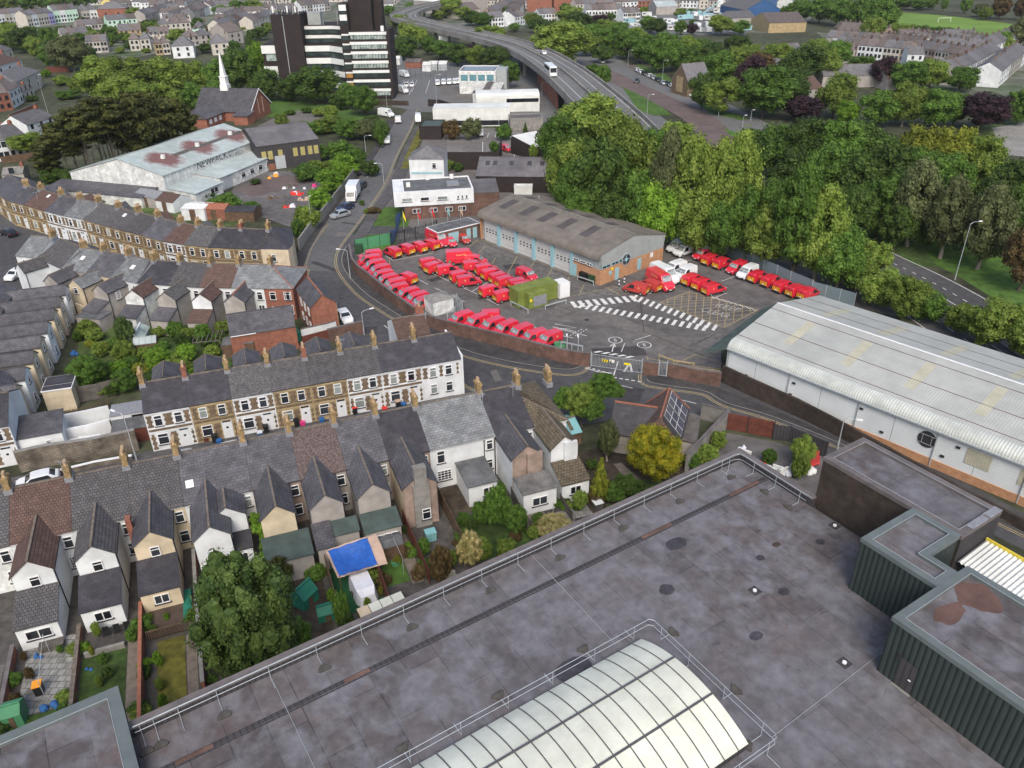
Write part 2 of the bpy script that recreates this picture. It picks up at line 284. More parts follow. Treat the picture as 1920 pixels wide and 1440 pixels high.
# ---------------------------------------------------------------- mesh builder
class MB:
    def __init__(s): s.v=[]; s.f=[]; s.m=[]
    def face(s,pts,mi=0):
        i=len(s.v); s.v+= [tuple(p) for p in pts]; s.f.append(tuple(range(i,i+len(pts)))); s.m.append(mi); return s
    def box(s,x0,x1,y0,y1,z0,z1,mi=0,top=None):
        if x0>x1:x0,x1=x1,x0
        if y0>y1:y0,y1=y1,y0
        i=len(s.v); s.v+=[(x0,y0,z0),(x1,y0,z0),(x1,y1,z0),(x0,y1,z0),(x0,y0,z1),(x1,y0,z1),(x1,y1,z1),(x0,y1,z1)]
        for q,(a,b,c,d) in enumerate(((3,2,1,0),(4,5,6,7),(0,1,5,4),(1,2,6,5),(2,3,7,6),(3,0,4,7))):
            s.f.append((i+a,i+b,i+c,i+d)); s.m.append(top if (top is not None and q==1) else mi)
        return s
    def prism(s,poly,z0,z1,mi=0,top=None):
        poly=[(p[0],p[1]) for p in poly]
        if sum((poly[k][0]*poly[(k+1)%len(poly)][1]-poly[(k+1)%len(poly)][0]*poly[k][1]) for k in range(len(poly)))<0: poly=poly[::-1]
        n=len(poly); i=len(s.v); s.v+=[(x,y,z0) for x,y in poly]+[(x,y,z1) for x,y in poly]
        for k in range(n): a,b=i+k,i+(k+1)%n; s.f.append((a,b,b+n,a+n)); s.m.append(mi)
        s.f.append(tuple(i+n+k for k in range(n))); s.m.append(mi if top is None else top)
        s.f.append(tuple(i+n-1-k for k in range(n))); s.m.append(mi); return s
    def loft(s,secs,mi=0,cap=True,closed=True):
        n=len(secs[0]); i=len(s.v)
        for q in secs: s.v+=[tuple(p) for p in q]
        for a in range(len(secs)-1):
            for k in range(n if closed else n-1):
                k2=(k+1)%n; s.f.append((i+a*n+k,i+a*n+k2,i+(a+1)*n+k2,i+(a+1)*n+k)); s.m.append(mi)
        if cap:
            s.f.append(tuple(i+n-1-k for k in range(n))); s.m.append(mi); j=i+(len(secs)-1)*n; s.f.append(tuple(j+k for k in range(n))); s.m.append(mi)
        return s
    def tube(s,p0,p1,r0,r1=None,n=8,mi=0):
        p0,p1=Vector(p0),Vector(p1); r1=r0 if r1 is None else r1; d=(p1-p0).normalized(); a=d.orthogonal().normalized(); b=d.cross(a)
        return s.loft([[p+ (a*math.cos(2*math.pi*k/n)+b*math.sin(2*math.pi*k/n))*r for k in range(n)] for p,r in((p0,r0),(p1,r1))],mi)
    def path(s,pts,r,n=6,mi=0):
        for a,b in zip(pts,pts[1:]): s.tube(a,b,r,r,n,mi)
        return s
    def ribbon(s,pts,w,z,mi=0,off=0.0):
        """flat strip of width w along points"""
        pts=[Vector((p[0],p[1])) for p in pts]; L=[];Rr=[]
        for k,p in enumerate(pts):
            d=(pts[min(k+1,len(pts)-1)]-pts[max(k-1,0)]).normalized(); n=Vector((-d.y,d.x)); L.append(p+n*(off+w/2)); Rr.append(p+n*(off-w/2))
        for k in range(len(pts)-1): s.face([(Rr[k].x,Rr[k].y,z),(Rr[k+1].x,Rr[k+1].y,z),(L[k+1].x,L[k+1].y,z),(L[k].x,L[k].y,z)],mi)
        return s
    def build(s,name,mats,parent=None,loc=(0,0,0),rz=0,smooth=False,kind=None):
        me=bpy.data.meshes.new(name); me.from_pydata(s.v,[],s.f)
        if isinstance(mats,str): mats=[mats]
        for q in mats: me.materials.append(MATS[q])
        me.polygons.foreach_set('material_index',s.m)
        if smooth: me.polygons.foreach_set('use_smooth',[True]*len(s.f))
        me.update(); uv=me.uv_layers.new(name='UVMap').data; vs=me.vertices
        for p in me.polygons:
            n=p.normal
            if abs(n.z)>.995: t=Vector((1,0,0)); w=Vector((0,1,0))
            else: t=Vector((-n.y,n.x,0)).normalized(); w=n.cross(t)
            for li in p.loop_indices:
                co=vs[me.loops[li].vertex_index].co; uv[li].uv=(co.dot(t),co.dot(w))
        o=bpy.data.objects.new(name,me); COL.objects.link(o); o.location=loc; o.rotation_euler=(0,0,rz)
        if parent is not None: o.parent=parent
        if kind: o['kind']=kind
        return o
def tag(o,label=None,cat=None,group=None,kind=None):
    if label:
        o['label']=label
        if len(label.split())>16 or len(label.split())<4: print('LABELLEN',label)
    if cat: o['category']=cat
    if group: o['group']=group
    if kind: o['kind']=kind
    return o
def thing(name,label,cat,loc=(0,0,0),rz=0,group=None):
    o=bpy.data.objects.new(name,None); COL.objects.link(o); o.empty_display_size=.2; o.location=loc; o.rotation_euler=(0,0,rz); return tag(o,label,cat,group)
def inst(src,parent=None,loc=(0,0,0),rz=0,mats=None,scale=None):
    o=src.copy(); COL.objects.link(o); o.parent=parent; o.location=loc; o.rotation_euler=(0,0,rz)
    if scale: o.scale=scale
    if mats:
        for i,q in enumerate(mats):
            if q: o.material_slots[i].link='OBJECT'; o.material_slots[i].material=MATS[q]
    return o
KIDS={}
def kids(o):
    return KIDS.get(o.name) or KIDS.setdefault(o.name,[c for c in bpy.data.objects if c.parent==o])
def dup(root,loc,rz,label=None,group=None,scale=None,swap=None,parent=None):
    r=root.copy(); COL.objects.link(r); r.location=loc; r.rotation_euler=(0,0,rz)
    if parent: r.parent=parent
    if scale: r.scale=(scale,)*3 if isinstance(scale,(int,float)) else scale
    if label: r['label']=label
    if group: r['group']=group
    def rec(src,dst):
        for ch in kids(src):
            c=ch.copy(); COL.objects.link(c); c.parent=dst
            if swap and ch.type=='MESH':
                for i,sl in enumerate(c.material_slots):
                    nm=sl.material.name if sl.material else ''
                    if nm in swap: sl.link='OBJECT'; sl.material=MATS[swap[nm]]
            rec(ch,c)
    rec(root,r); return r
def ordn(i):
    w=['first','second','third','fourth','fifth','sixth','seventh','eighth','ninth','tenth','eleventh','twelfth','thirteenth','fourteenth','fifteenth','sixteenth','seventeenth','eighteenth','nineteenth','twentieth']
    if i<20: return w[i]
    t=['twenty','thirty','forty','fifty','sixty','seventy','eighty','ninety'][(i+1)//10-2]; u=(i+1)%10
    return t+('-'+w[u-1] if u else 'th') if u else {'twenty':'twentieth','thirty':'thirtieth','forty':'fortieth','fifty':'fiftieth','sixty':'sixtieth'}.get(t,t)
def px(pts,z=0): return [W(a,b,z) for a,b in pts]
def angle(a,b): return math.atan2(b[1]-a[1],b[0]-a[0])
def sheet(name,pts,z,m,kind='structure',h=None):
    """ground sheet from photo outline; its z counts the layers, 4 mm or more apart"""
    P=px(pts); b=MB()
    if h: b.prism([(p.x,p.y) for p in P],z-h,z,0)
    else:
        q=[(p.x,p.y,z) for p in P]
        ar=sum(q[k][0]*q[(k+1)%len(q)][1]-q[(k+1)%len(q)][0]*q[k][1] for k in range(len(q)))
        b.face(q if ar>0 else q[::-1])
    o=b.build(name,m); o['kind']=kind; return o
def subdiv(pts,n=6):
    """smooth open curve through points (Catmull-Rom)"""
    P=[Vector((p[0],p[1])) for p in pts]; out=[]
    for i in range(len(P)-1):
        p0=P[max(i-1,0)];p1=P[i];p2=P[i+1];p3=P[min(i+2,len(P)-1)]
        for k in range(n):
            t=k/n; out.append(.5*((2*p1)+(p2-p0)*t+(2*p0-5*p1+4*p2-p3)*t*t+(-p0+3*p1-3*p2+p3)*t**3))
    out.append(P[-1]); return out
# ---------------------------------------------------------------- ground, roads, yards
b=MB(); b.face([(-2600,-400,0),(2600,-400,0),(2600,4200,0),(-2600,4200,0)]); b.build('ground','ground',kind='structure')
b=MB(); b.prism([(p.x,p.y) for p in px([(640,440),(625,500),(650,560),(720,620),(860,690),(1000,720),(1120,720),(1250,745),(1360,790),(1480,820),(1600,870),(1800,970),(2150,1150),(2150,1080),(1800,900),(1500,770),(1350,700),(1210,690),(1100,680),(1000,650),(860,610),(740,550),(680,490),(670,440)])],-.2,.009); b.build('road','asphalt',kind='structure')
RE=[(785,205),(775,237),(747,293),(727,343),(680,413),(645,460),(635,485),(640,510),(670,547),(700,570),(740,595),(790,627),(865,662),(940,682),(1015,695),(1065,700),(1087,696),(1097,687)]
RE2=[(1207,703),(1212,719),(1255,727),(1320,737),(1361,759),(1448,785),(1580,839),(1700,895),(1872,977),(1920,1000),(2150,1110)]
LE=[(765,205),(735,235),(716,270),(700,295),(683,317),(640,375),(598,433),(577,470),(565,507),(575,560),(630,610),(680,660),(760,720),(860,760),(960,790),(1050,800),(1136,790),(1240,790),(1313,788),(1400,808),(1480,828),(1560,860),(1700,930),(1900,1020),(2150,1150)]
def poly(name,pts2,z,m,kind='structure'):
    b=MB(); q=[(p[0],p[1],z) for p in pts2]
    ar=sum(q[k][0]*q[(k+1)%len(q)][1]-q[(k+1)%len(q)][0]*q[k][1] for k in range(len(q)))
    b.face(q if ar>0 else q[::-1]); o=b.build(name,m); o['kind']=kind; return o
sR=subdiv(px(RE),5); sR2=subdiv(px(RE2),5); sL=subdiv(px(LE),3)
poly('road',sR+sR2+sL[::-1],.02,'asphalt')
poly('road',subdiv(px(RE[:8]),5)+subdiv(px(LE[:9]),3)[::-1],.0235,'road_worn')
rp_=random.Random(9)
for k,(x,y) in enumerate(((690,360),(660,420),(640,440),(700,300),(735,260),(610,500),(640,560),(690,620),(760,650),(850,690),(930,705),(1000,720),(1060,735),(1180,745),(1260,760),(1350,780),(1420,800),(1530,850),(900,560),(830,520),(1000,560),(1100,600),(1200,640),(960,500),(1240,600),(1160,660),(880,600),(1300,560),(1060,580),(760,560))):
    c=W(x,y); a=rp_.uniform(0,3); w=rp_.uniform(.3,1.4); l=rp_.uniform(.6,4.0) if k%3 else .35; w=w if k%3 else .35; b=MB(); q=[c+Matrix.Rotation(a,3,'Z')@Vector((sx*l+rp_.uniform(-.1,.1),sy*w,0)) for sx,sy in((-1,-1),(1,-1),(1,1),(-1,1))]; b.face([(v.x,v.y,.0272) for v in q]); b.build('road_patch' if k%3 else 'manhole_cover',('pave_tar' if k%2 else 'asphalt_patch') if k%3 else 'bumper',kind='structure')
# street between the two nearest terraces, and the street behind
U20=Vector((math.cos(R(20)),math.sin(R(20)))); N20=Vector((-math.sin(R(20)),math.cos(R(20))))
T2A=Vector((-40.4,73.5))
def st(a,c): q=T2A+U20*a-N20*c; return (q.x,q.y)
poly('side_street',[st(-45,0),st(38,0),st(38,12),st(-45,12)],.016,'asphalt')
for c0,c1,nm in((0.0,1.5,'pavement'),(8.9,10.4,'pavement')):
    b=MB(); b.prism([st(-45,c0),st(35,c0),st(35,c1),st(-45,c1)],.0,.12); b.build(nm,'pavement',kind='structure')
T3E=[(-60,330),(-20,352),(14,376),(46,384),(83,395),(119,404),(156,411),(190,421),(228,431),(265,440),(306,452),(345,458),(391,463),(437,465),(489,467),(540,465)]
T4E=[(29,479),(71,483),(116,503),(162,511),(208,520),(257,530),(316,534),(374,538),(434,539),(494,540),(548,540)]
t3=px(T3E,5.1); t4=px(T4E,5.1)
poly('side_street',t3+[W(575,480)]+[W(565,507)]+t4[::-1]+[W(0,640),W(-80,640)],.014,'asphalt')
poly('side_street',px([(-60,420),(60,440),(60,500),(20,560),(0,600),(-80,700)]),.018,'asphalt')
# pavements with kerbs
WB=[(657,478),(662,505),(690,532),(740,572),(786,605),(800,612),(865,632),(940,650),(1015,670),(1077,684),(1107,686)]
wb=subdiv(px(WB),4); kb=subdiv(px([(650,462),(641,485),(648,510),(678,544),(708,567),(748,592),(797,622),(868,656),(942,676),(1016,689),(1062,694),(1084,690),(1097,683)]),4)
b=MB(); b.prism([(p.x,p.y) for p in wb+kb[::-1]],0,.13); b.build('pavement','pave_tar',kind='structure')
b=MB(); b.ribbon(kb,.16,.135); b.build('kerb','kerb',kind='structure')
rb=px([(1215,701),(1240,705),(1350,730),(1500,790),(1600,835),(1800,925),(2150,1085)]); kb2=subdiv(px([(1213,712),(1222,719),(1258,725),(1322,735),(1363,757),(1450,783),(1582,836),(1702,892),(1874,974),(2150,1105)]),4)
b=MB(); b.prism([(p[0],p[1]) for p in rb+[Vector((p.x,p.y,0)) for p in kb2[::-1]]],0,.13); b.build('pavement','pave_tar',kind='structure')
b=MB(); b.ribbon(kb2,.16,.135); b.build('kerb','kerb',kind='structure')
lb=px([(733,222),(712,262),(690,295),(675,317),(632,375),(588,433),(560,470),(552,500)]); lk=px([(742,230),(721,268),(703,297),(686,319),(643,377),(601,435),(580,472),(569,505)])
b=MB(); b.prism([(p[0],p[1]) for p in lb+lk[::-1]],0,.12); b.build('pavement','pave_tar',kind='structure')
b=MB(); b.ribbon(lk,.15,.125); b.build('kerb','kerb',kind='structure')
rp=px([(782,237),(800,240),(775,290),(757,343),(712,400),(690,440),(662,462),(652,462),(684,413),(731,343),(751,293),(777,240)])
b=MB(); b.prism([(p[0],p[1]) for p in rp],0,.12); b.build('pavement','pavement',kind='structure')
# yellow lines
def yl(pts,off,w=.11,z=.028):
    b=MB(); s=subdiv(px(pts),5)
    for o in off: b.ribbon(s,w,z,0,o)
    b.build('yellow_lines','yellow_line',kind='structure')
yl(RE,(-.35,-.65)); yl(RE2,(-.35,-.65)); yl([(572,505),(585,465),(606,433),(617,420)],(.0,.3)); yl([(862,716),(872,725),(888,734),(905,745)],(0,.3)); yl([(577,505),(570,530)],(0,.3))
b=MB()
for a,c in(((800,695),(880,735)),((1160,722),(1340,765)),((720,610),(820,690)),((690,330),(640,410))):
    A,B_=W(*a),W(*c); n=int((B_-A).length/4)
    for k in range(0,n,2): b.ribbon([A.lerp(B_,k/n),A.lerp(B_,(k+.45)/n)],.1,.029)
b.ribbon(px([(1097,690),(1120,697),(1148,700)]),.15,.029)
for a,c in(((1102,689),(1148,702)),((1150,708),(1207,717))):
    A,B_=W(*a),W(*c)
    for k in range(5): b.ribbon([A.lerp(B_,k/5),A.lerp(B_,(k+.55)/5)],.2,.03)
b.ribbon(px([(1159,678),(1148,712)]),.14,.031)
b.build('road_markings','white_line',kind='structure')
def tri(pts,w,z,m,name='road_markings'):
    b=MB(); b.ribbon(px(pts),w,z); return b.build(name,m,kind='structure')
tri([(1181,681),(1170,697),(1185,698),(1181,681)],.28,.033,'white_line')
# ---- depot yard
poly('car_park',px([(655,470),(664,500),(700,532),(745,566),(792,600),(870,628),(945,645),(1018,665),(1080,680),(1107,684),(1203,700),(1240,702),(1352,722),(1352,640),(1500,545),(1700,600),(1560,485),(1420,450),(1260,425),(1130,440),(900,395),(800,415),(700,440)]),.012,'asphalt_old')
poly('car_park',px([(1040,560),(1110,572),(1195,608),(1290,640),(1350,650),(1350,690),(1270,660),(1190,622),(1150,612),(1040,602)]),.024,'asphalt_patch')
poly('car_park',px([(870,570),(905,565),(1000,600),(1010,630),(940,612),(880,590)]),.0245,'asphalt_patch')
poly('car_park',px([(1290,646),(1352,616),(1352,690),(1295,672)]),.0265,'concrete_dark')
poly('car_park',px([(900,455),(1124,545),(1180,530),(1175,548),(1110,560),(900,480)]),.0255,'concrete_dark')
b=MB()
def bars(pa,pb,n,dx,dy,L=1.15,w=.62):
    A,B_=W(*pa),W(*pb); D=(W(pa[0]+dx,pa[1]+dy)-W(*pa)).normalized(); D=Vector((D.x,D.y,0)); S=(B_-A).normalized()
    for k in range(n):
        c=A.lerp(B_,k/(n-1)); q=[c-D*L-S*w/2,c-D*L+S*w/2,c+D*L+S*w/2,c+D*L-S*w/2]
        b.face([(p.x,p.y,.034+.0004*(k%3)) for p in q])
c4p=lambda x,y:(1040+x/4,400+y/4)
bars(c4p(145,685),c4p(590,640),9,5,6); bars(c4p(200,693),c4p(1125,862),18,-6,6,.95,.5); bars(c4p(600,632),c4p(1200,858),14,-6,6,1.0,.5); bars(c4p(1187,630),c4p(1490,722),8,5,3,.6,.4)
bars(c4p(325,1040),c4p(560,1078),5,3,-.6,.5,.55)
for a,c in(((240,865),(160,915)),((225,862),(215,885))): pass
b.build('yard_markings','white_line',kind='structure')
b=MB()
for pts in([(1040,615),(1080,625),(1100,630)],[(860,598),(850,590)],[(1036,613),(1080,622)],[(1012,621),(1074,634)]): b.ribbon(px(pts),.12,.032)
c3=lambda x,y:(640+x/4,400+y/4)
for a,c in(((300,295),(380,350)),((420,290),(470,330)),((540,260),(600,305)),((630,262),(690,290)),((570,490),(650,535)),((700,560),(790,600)),((840,622),(925,665)),((700,460),(1050,620)),((1050,620),(1180,690)),((930,560),(1020,520)),((975,590),(1110,510)),((1390,840),(1530,878)),((380,355),(680,300)),((800,500),(860,480))):
    b.ribbon(px([c3(*a),c3(*c)]),.1,.03)
for a,c in(((1160,350),(1050,290)),((1290,600),(1180,640)),((680,610),(780,580)),((1350,475),(1250,510)),((830,400),(1040,345)),((1280,400),(1390,470)),((1460,500),(1550,545)),((1560,545),(1650,590)),((610,950),(720,915)),((500,1040),(525,975))): b.ribbon(px([c4p(*a),c4p(*c)]),.1,.03)
b.build('bay_lines','white_line',kind='structure')
b=MB()
for a,c in(((980,220),(1060,200)),((1060,200),(1760,480)),((1085,240),(1030,300)),((1160,330),(1130,380)),((1320,320),(1250,450)),((1450,360),(1390,450)),((1580,420),(1530,500)),((1710,475),(1650,590)),((1820,540),(1780,620)),((1640,640),(1950,575)),((1020,200),(960,250)),((360,350),(370,440))):
    b.ribbon(px([c3(*a),c3(*c)]),.1,.031)
A,B_,C_,D_=[W(*c4p(*q)) for q in((790,668),(1010,588),(1530,722),(1270,858))]
def bil(u,v): q=A.lerp(B_,v).lerp(D_.lerp(C_,v),u); return q
for p,q in((A,B_),(B_,C_),(C_,D_),(D_,A)): b.ribbon([p,q],.13,.031)
n=9
for k in range(-4,n+1):
    for sgn in(1,-1):
        pts=[]
        for t in range(41):
            v=t/40; u=(k/n+v*.45) if sgn>0 else (k/n+.45*(1-v))
            if 0<=u<=1: pts.append(bil(u,v))
        if len(pts)>1: b.ribbon([pts[0],pts[-1]],.09,.0315 if sgn>0 else .0322)
for a,c in(((660,0),(0,0)),): pass
for k in range(4): b.ribbon(px([c4p(400+k*50,560+k*14),c4p(480+k*30,610-k*30)]),.08,.031)
b.ribbon(px([c4p(380,560),c4p(500,615),c4p(560,590),c4p(440,548),c4p(380,560)]),.1,.0318)
for a,c in(((700,1090),(880,1120)),((700,1100),(690,1070)),((880,1140),(1060,1060)),((1060,1060),(1260,1130)),((1000,1140),(1250,1170))): b.ribbon(px([c4p(*a),c4p(*c)]),.1,.031)
b.build('yellow_hatching','yellow_line',kind='structure')
def text(s,size,name,m,parent=None,org=(0,0,0),xd=(1,0,0),yd=(0,0,1),sy=1.0,ext=.0,kind=None,align='LEFT',sx=1.0):
    cu=bpy.data.curves.new('t','FONT'); cu.body=s; cu.size=size; cu.align_x=align; cu.extrude=ext; cu.resolution_u=2
    to=bpy.data.objects.new('t',cu); COL.objects.link(to); dg=bpy.context.evaluated_depsgraph_get(); me=bpy.data.meshes.new_from_object(to.evaluated_get(dg)); bpy.data.objects.remove(to)
    xd=Vector(xd).normalized(); yd=Vector(yd).normalized(); zd=xd.cross(yd)
    M=Matrix.Translation(Vector(org))@Matrix((xd*sx,yd*sy,zd)).transposed().to_4x4(); me.transform(M)
    if not me.uv_layers: me.uv_layers.new(name='UVMap')
    me.materials.clear(); me.materials.append(MATS[m]); me.name=name
    o=bpy.data.objects.new(name,me); COL.objects.link(o); o.parent=parent
    if kind:o['kind']=kind
    return o
def flat_text(s,a,c,hgt,z,m='white_line',name='road_lettering',sy=1):
    A,B_=W(*a),W(*c); xd=(B_-A); w=xd.length; xd.z=0; yd=Vector((-xd.y,xd.x,0))
    o=text(s,hgt,name,m,None,(0,0,0),(1,0,0),(0,1,0),kind='structure'); bw=max(v.co.x for v in o.data.vertices)
    o.data.transform(Matrix.Diagonal((w/bw,sy,1,1))); o.location=(A.x,A.y,z); o.rotation_euler=(0,0,math.atan2(xd.y,xd.x)); return o
flat_text('KEEP',c4p(1195,700),c4p(1375,745),3.0,.038,sy=.8,m='worn_line'); flat_text('CLEAR',c4p(1085,730),c4p(1295,790),3.0,.038,sy=.8,m='worn_line')
for cx,cy in((455,952),(672,988)):
    c=W(*c4p(cx,cy)); b=MB(); ring=[c+Vector((math.cos(t*math.pi/10)*.95,math.sin(t*math.pi/10)*.95,0)) for t in range(21)]; b.ribbon(ring,.12,.032); b.build('speed_roundel','white_line',kind='structure')
    o=text('5',1.1,'speed_roundel_number','white_line',None,(0,0,0),(1,0,0),(0,1,0),kind='structure',align='CENTER'); o.location=(c.x,c.y-.4,.033)
tri([c4p(430,1040),c4p(445,985)],.14,.033,'white_line'); tri([c4p(415,1000),c4p(447,975),c4p(455,1002)],.14,.0345,'white_line')
b=MB()
for a,c in(((640,640),(668,885)),((0,520),(330,610)),((330,610),(560,635)),((668,885),(1250,1130)),((0,785),(160,740)),((0,690),(150,740)),((1000,1005),(1210,905)),((200,700),(0,640))): b.ribbon(px([c4p(*a),c4p(*c)]),.12,.029)
b.build('drain_channel','brick_dark',kind='structure')
tri([c4p(0,830),c4p(165,860),c4p(0,870)],.12,.033,'white_line')
for k in range(5):
    for j in(0,1): tri([c4p(242-k*20+j*-38,870+k*11-j*0),c4p(232-k*20-j*38,876+k*11)],.13,.034+.001*j,'white_line')
# ---- grass verges by the road, side yards
sheet('grass_verge',[(665,442),(745,437),(740,470),(668,472)],.03,'lawn')
sheet('grass_verge',[(700,390),(745,388),(770,400),(765,425),(690,424)],.031,'lawn')
sheet('grass_verge',[(793,226),(812,226),(790,262),(768,300),(757,300),(775,262)],.126,'lawn_dry')
sheet('grass_verge',[(757,302),(768,302),(768,317),(752,317)],.126,'lawn_dry')
sheet('path',[(690,424),(768,425),(790,440),(745,437),(668,440)],.0335,'asphalt')
sheet('forecourt',[(660,472),(690,400),(735,320),(780,300),(800,240),(1040,240),(1040,400),(900,440),(740,470)],.009,'asphalt_patch')
sheet('car_park',[(838,248),(1010,246),(1020,297),(940,297),(838,312)],.028,'yard_concrete')
sheet('car_park',[(745,110),(1010,130),(1015,215),(790,210),(735,200)],.015,'motorway')
sheet('car_park',[(820,160),(1020,165),(1025,200),(840,203)],.026,'asphalt_patch')
sheet('works_yard',[(440,350),(500,322),(600,318),(600,345),(585,400),(555,430),(500,410),(420,380)],.02,'asphalt_old')
sheet('works_yard',[(515,330),(560,330),(560,350),(470,370),(440,355)],.03,'red_road')
b=MB()
for k in range(11): b.ribbon(px([(860+k*14,250),(858+k*14,258)]),.15,.033)
b.ribbon(px([(905,266),(905,290)]),.15,.033); b.ribbon(px([(958,262),(965,295)]),.15,.033)
for k in range(4): b.ribbon(px([(748+k*8,172),(758+k*8,150)]),.15,.033)
b.ribbon(px([(806,150),(798,175)]),.15,.033); b.ribbon(px([(775,160),(767,178)]),.15,.033)
b.build('bay_lines','white_line',kind='structure')
# ---- church lawn, sports field, far roads
sheet('lawn',[(470,187),(560,184),(640,200),(720,225),(728,240),(690,232),(600,215),(575,208),(520,222),(480,215)],.02,'lawn')
sheet('car_park',[(540,208),(600,208),(620,235),(560,242),(480,238)],.022,'asphalt_patch')
sheet('sports_field',[(1680,22),(1780,30),(1900,45),(1850,82),(1700,80),(1672,50)],.02,'pitch')
sheet('waste_ground',[(1860,240),(1920,230),(1990,260),(1990,300),(1880,290)],.02,'concrete')
sheet('waste_ground',[(1800,200),(1900,190),(1990,230),(1880,300),(1850,260)],.012,'scrub')
# dual carriageway at the right
def road(pts,w,z,m,name='road',n=5): b=MB(); s=subdiv(px(pts),n); b.ribbon(s,w,z); b.build(name,m,kind='structure'); return s
DC=[(1330,330),(1390,368),(1460,410),(1540,452),(1620,492),(1705,535),(1800,592),(1950,690)]
s=road(DC,16,.02,'asphalt'); 
b=MB()
for off in(-5.2,-1.8,1.8,5.2):
    if abs(off)<2: b.ribbon(s,.12,.03,0,off)
L_=0
for off in(-4.3,4.3):
    pts=s; acc=0
    for k in range(len(pts)-1):
        a,c=pts[k],pts[k+1]; l=(c-a).length; m_=max(1,int(l/6))
        for j in range(m_): b.ribbon([a.lerp(c,j/m_),a.lerp(c,(j+.4)/m_)],.14,.03,0,off)
b.ribbon(s,.15,.031,0,-7.6); b.ribbon(s,.15,.031,0,7.6)
b.build('lane_lines','white_line',kind='structure')
b=MB(); b.ribbon(s,1.1,.12); b.build('central_reservation','concrete_dark',kind='structure')
sheet('grass_verge',[(1560,405),(1700,470),(1800,520),(1990,640),(1990,540),(1800,440),(1650,400)],.018,'lawn')
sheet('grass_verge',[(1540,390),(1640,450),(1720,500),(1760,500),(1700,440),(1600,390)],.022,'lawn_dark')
# junction road by the tree belt
J1=[(1085,80),(1110,105),(1150,130),(1225,165),(1300,192),(1353,220),(1400,245),(1480,275)]
road(J1,20,.016,'motorway'); 
s=road([(1120,130),(1165,152),(1225,180),(1285,208),(1323,232),(1348,265),(1352,310)],10,.03,'red_road','ramp')
road([(1110,125),(1150,165),(1190,200),(1220,225),(1260,255)],9,.024,'motorway')
road([(1180,122),(1230,145),(1280,170),(1330,195)],5,.037,'red_road','pavement')
sheet('grass_verge',[(1166,163),(1195,176),(1232,196),(1262,216),(1225,217),(1196,206)],.04,'lawn')
sheet('grass_verge',[(1195,120),(1250,140),(1275,170),(1240,158),(1195,135)],.039,'lawn')
sheet('grass_verge',[(1290,180),(1350,205),(1410,222),(1390,226),(1330,212)],.041,'lawn')
sheet('grass_verge',[(1357,240),(1385,250),(1400,262),(1370,256)],.042,'lawn')
road([(965,95),(980,140),(1010,180),(1040,220),(1050,245)],9,.02,'motorway')
# ---------------------------------------------------------------- generic building pieces
MESH={}
def cached(key,fn,mats,smooth=False):
    if key in MESH: return MESH[key]
    b=MB(); fn(b); o=b.build(key if isinstance(key,str) else str(key[0]),mats,smooth=smooth); me=o.data; bpy.data.objects.remove(o); MESH[key]=me; return me
def put(me,name,parent=None,loc=(0,0,0),rz=0,mats=None,scale=None):
    o=bpy.data.objects.new(name,me); COL.objects.link(o); o.parent=parent; o.location=loc; o.rotation_euler=(0,0,rz)
    if scale: o.scale=scale
    if mats:
        for i,q in enumerate(mats):
            if q: o.material_slots[i].link='OBJECT'; o.material_slots[i].material=MATS[q]
    return o
def window(par,x,y,z,w,h,rz=0,curtain=False,style='sash',frame='frame_white',glass=None):
    """outward is local -y; x is the centre, z the sill"""
    w=round(w,2);h=round(h,2)
    def fr(b):
        t=.07; b.box(-w/2,-w/2+t,-.07,0,0,h); b.box(w/2-t,w/2,-.07,0,0,h); b.box(-w/2+t,w/2-t,-.07,0,0,t); b.box(-w/2+t,w/2-t,-.07,0,h-t,h)
        if style=='sash': b.box(-w/2+t,w/2-t,-.065,0,h*.66,h*.66+.06)
        if style=='pair': b.box(-.04,.04,-.065,0,t,h-t)
        if style=='grid':
            for k in(1,2,3): b.box(-w/2+w*k/4-.025,-w/2+w*k/4+.025,-.065,0,t,h-t)
            for k in(1,2,3): b.box(-w/2+t,w/2-t,-.06,0,h*k/4-.02,h*k/4+.02)
        b.box(-w/2-.08,w/2+.08,-.13,0,-.09,-.0,1)
    o=put(cached(('window',w,h,style),fr,['frame_white','frame_dark']),'window',par,(x,y,z),rz,[frame,None])
    def gl(b): b.box(-w/2+.05,w/2-.05,-.03,-.005,.05,h-.05)
    put(cached(('pane',w,h),gl,['glass']),'pane',o,(0,0,0),0,['glass_curtain' if curtain else (glass or None)])
    return o
def door(par,x,y,z,rz=0,m='door_white',w=.95,h=2.05):
    def f(b): b.box(-w/2-.07,-w/2,-.06,0,0,h+.42); b.box(w/2,w/2+.07,-.06,0,0,h+.42); b.box(-w/2,w/2,-.06,0,h+.36,h+.42); b.box(-w/2,w/2,-.05,0,0,h)
    o=put(cached(('door',w,h),f,['door_white']),'door',par,(x,y,z),rz,[m])
    def g(b): b.box(-w/2+.03,w/2-.03,-.045,-.002,h+.05,h+.34)
    put(cached(('fanlight',w,h),g,['glass']),'fanlight',o)
    def g2(b): b.tube((0,-.062,h*.68),(0,-.03,h*.68),.15,.15,10)
    put(cached(('door_pane',),g2,['glass']),'door_pane',o,(0,0,0)); return o
def pots(par,x,y,z,n,along='y'):
    def f(b): b.tube((0,0,0),(0,0,.42),.13,.11,8); b.tube((0,0,.38),(0,0,.45),.14,.14,8)
    me=cached(('chimney_pot',),f,['pot'],False)
    for k in range(n):
        d=(k-(n-1)/2)*.3; put(me,'chimney_pot',par,(x,y+d,z) if along=='y' else (x+d,y,z))
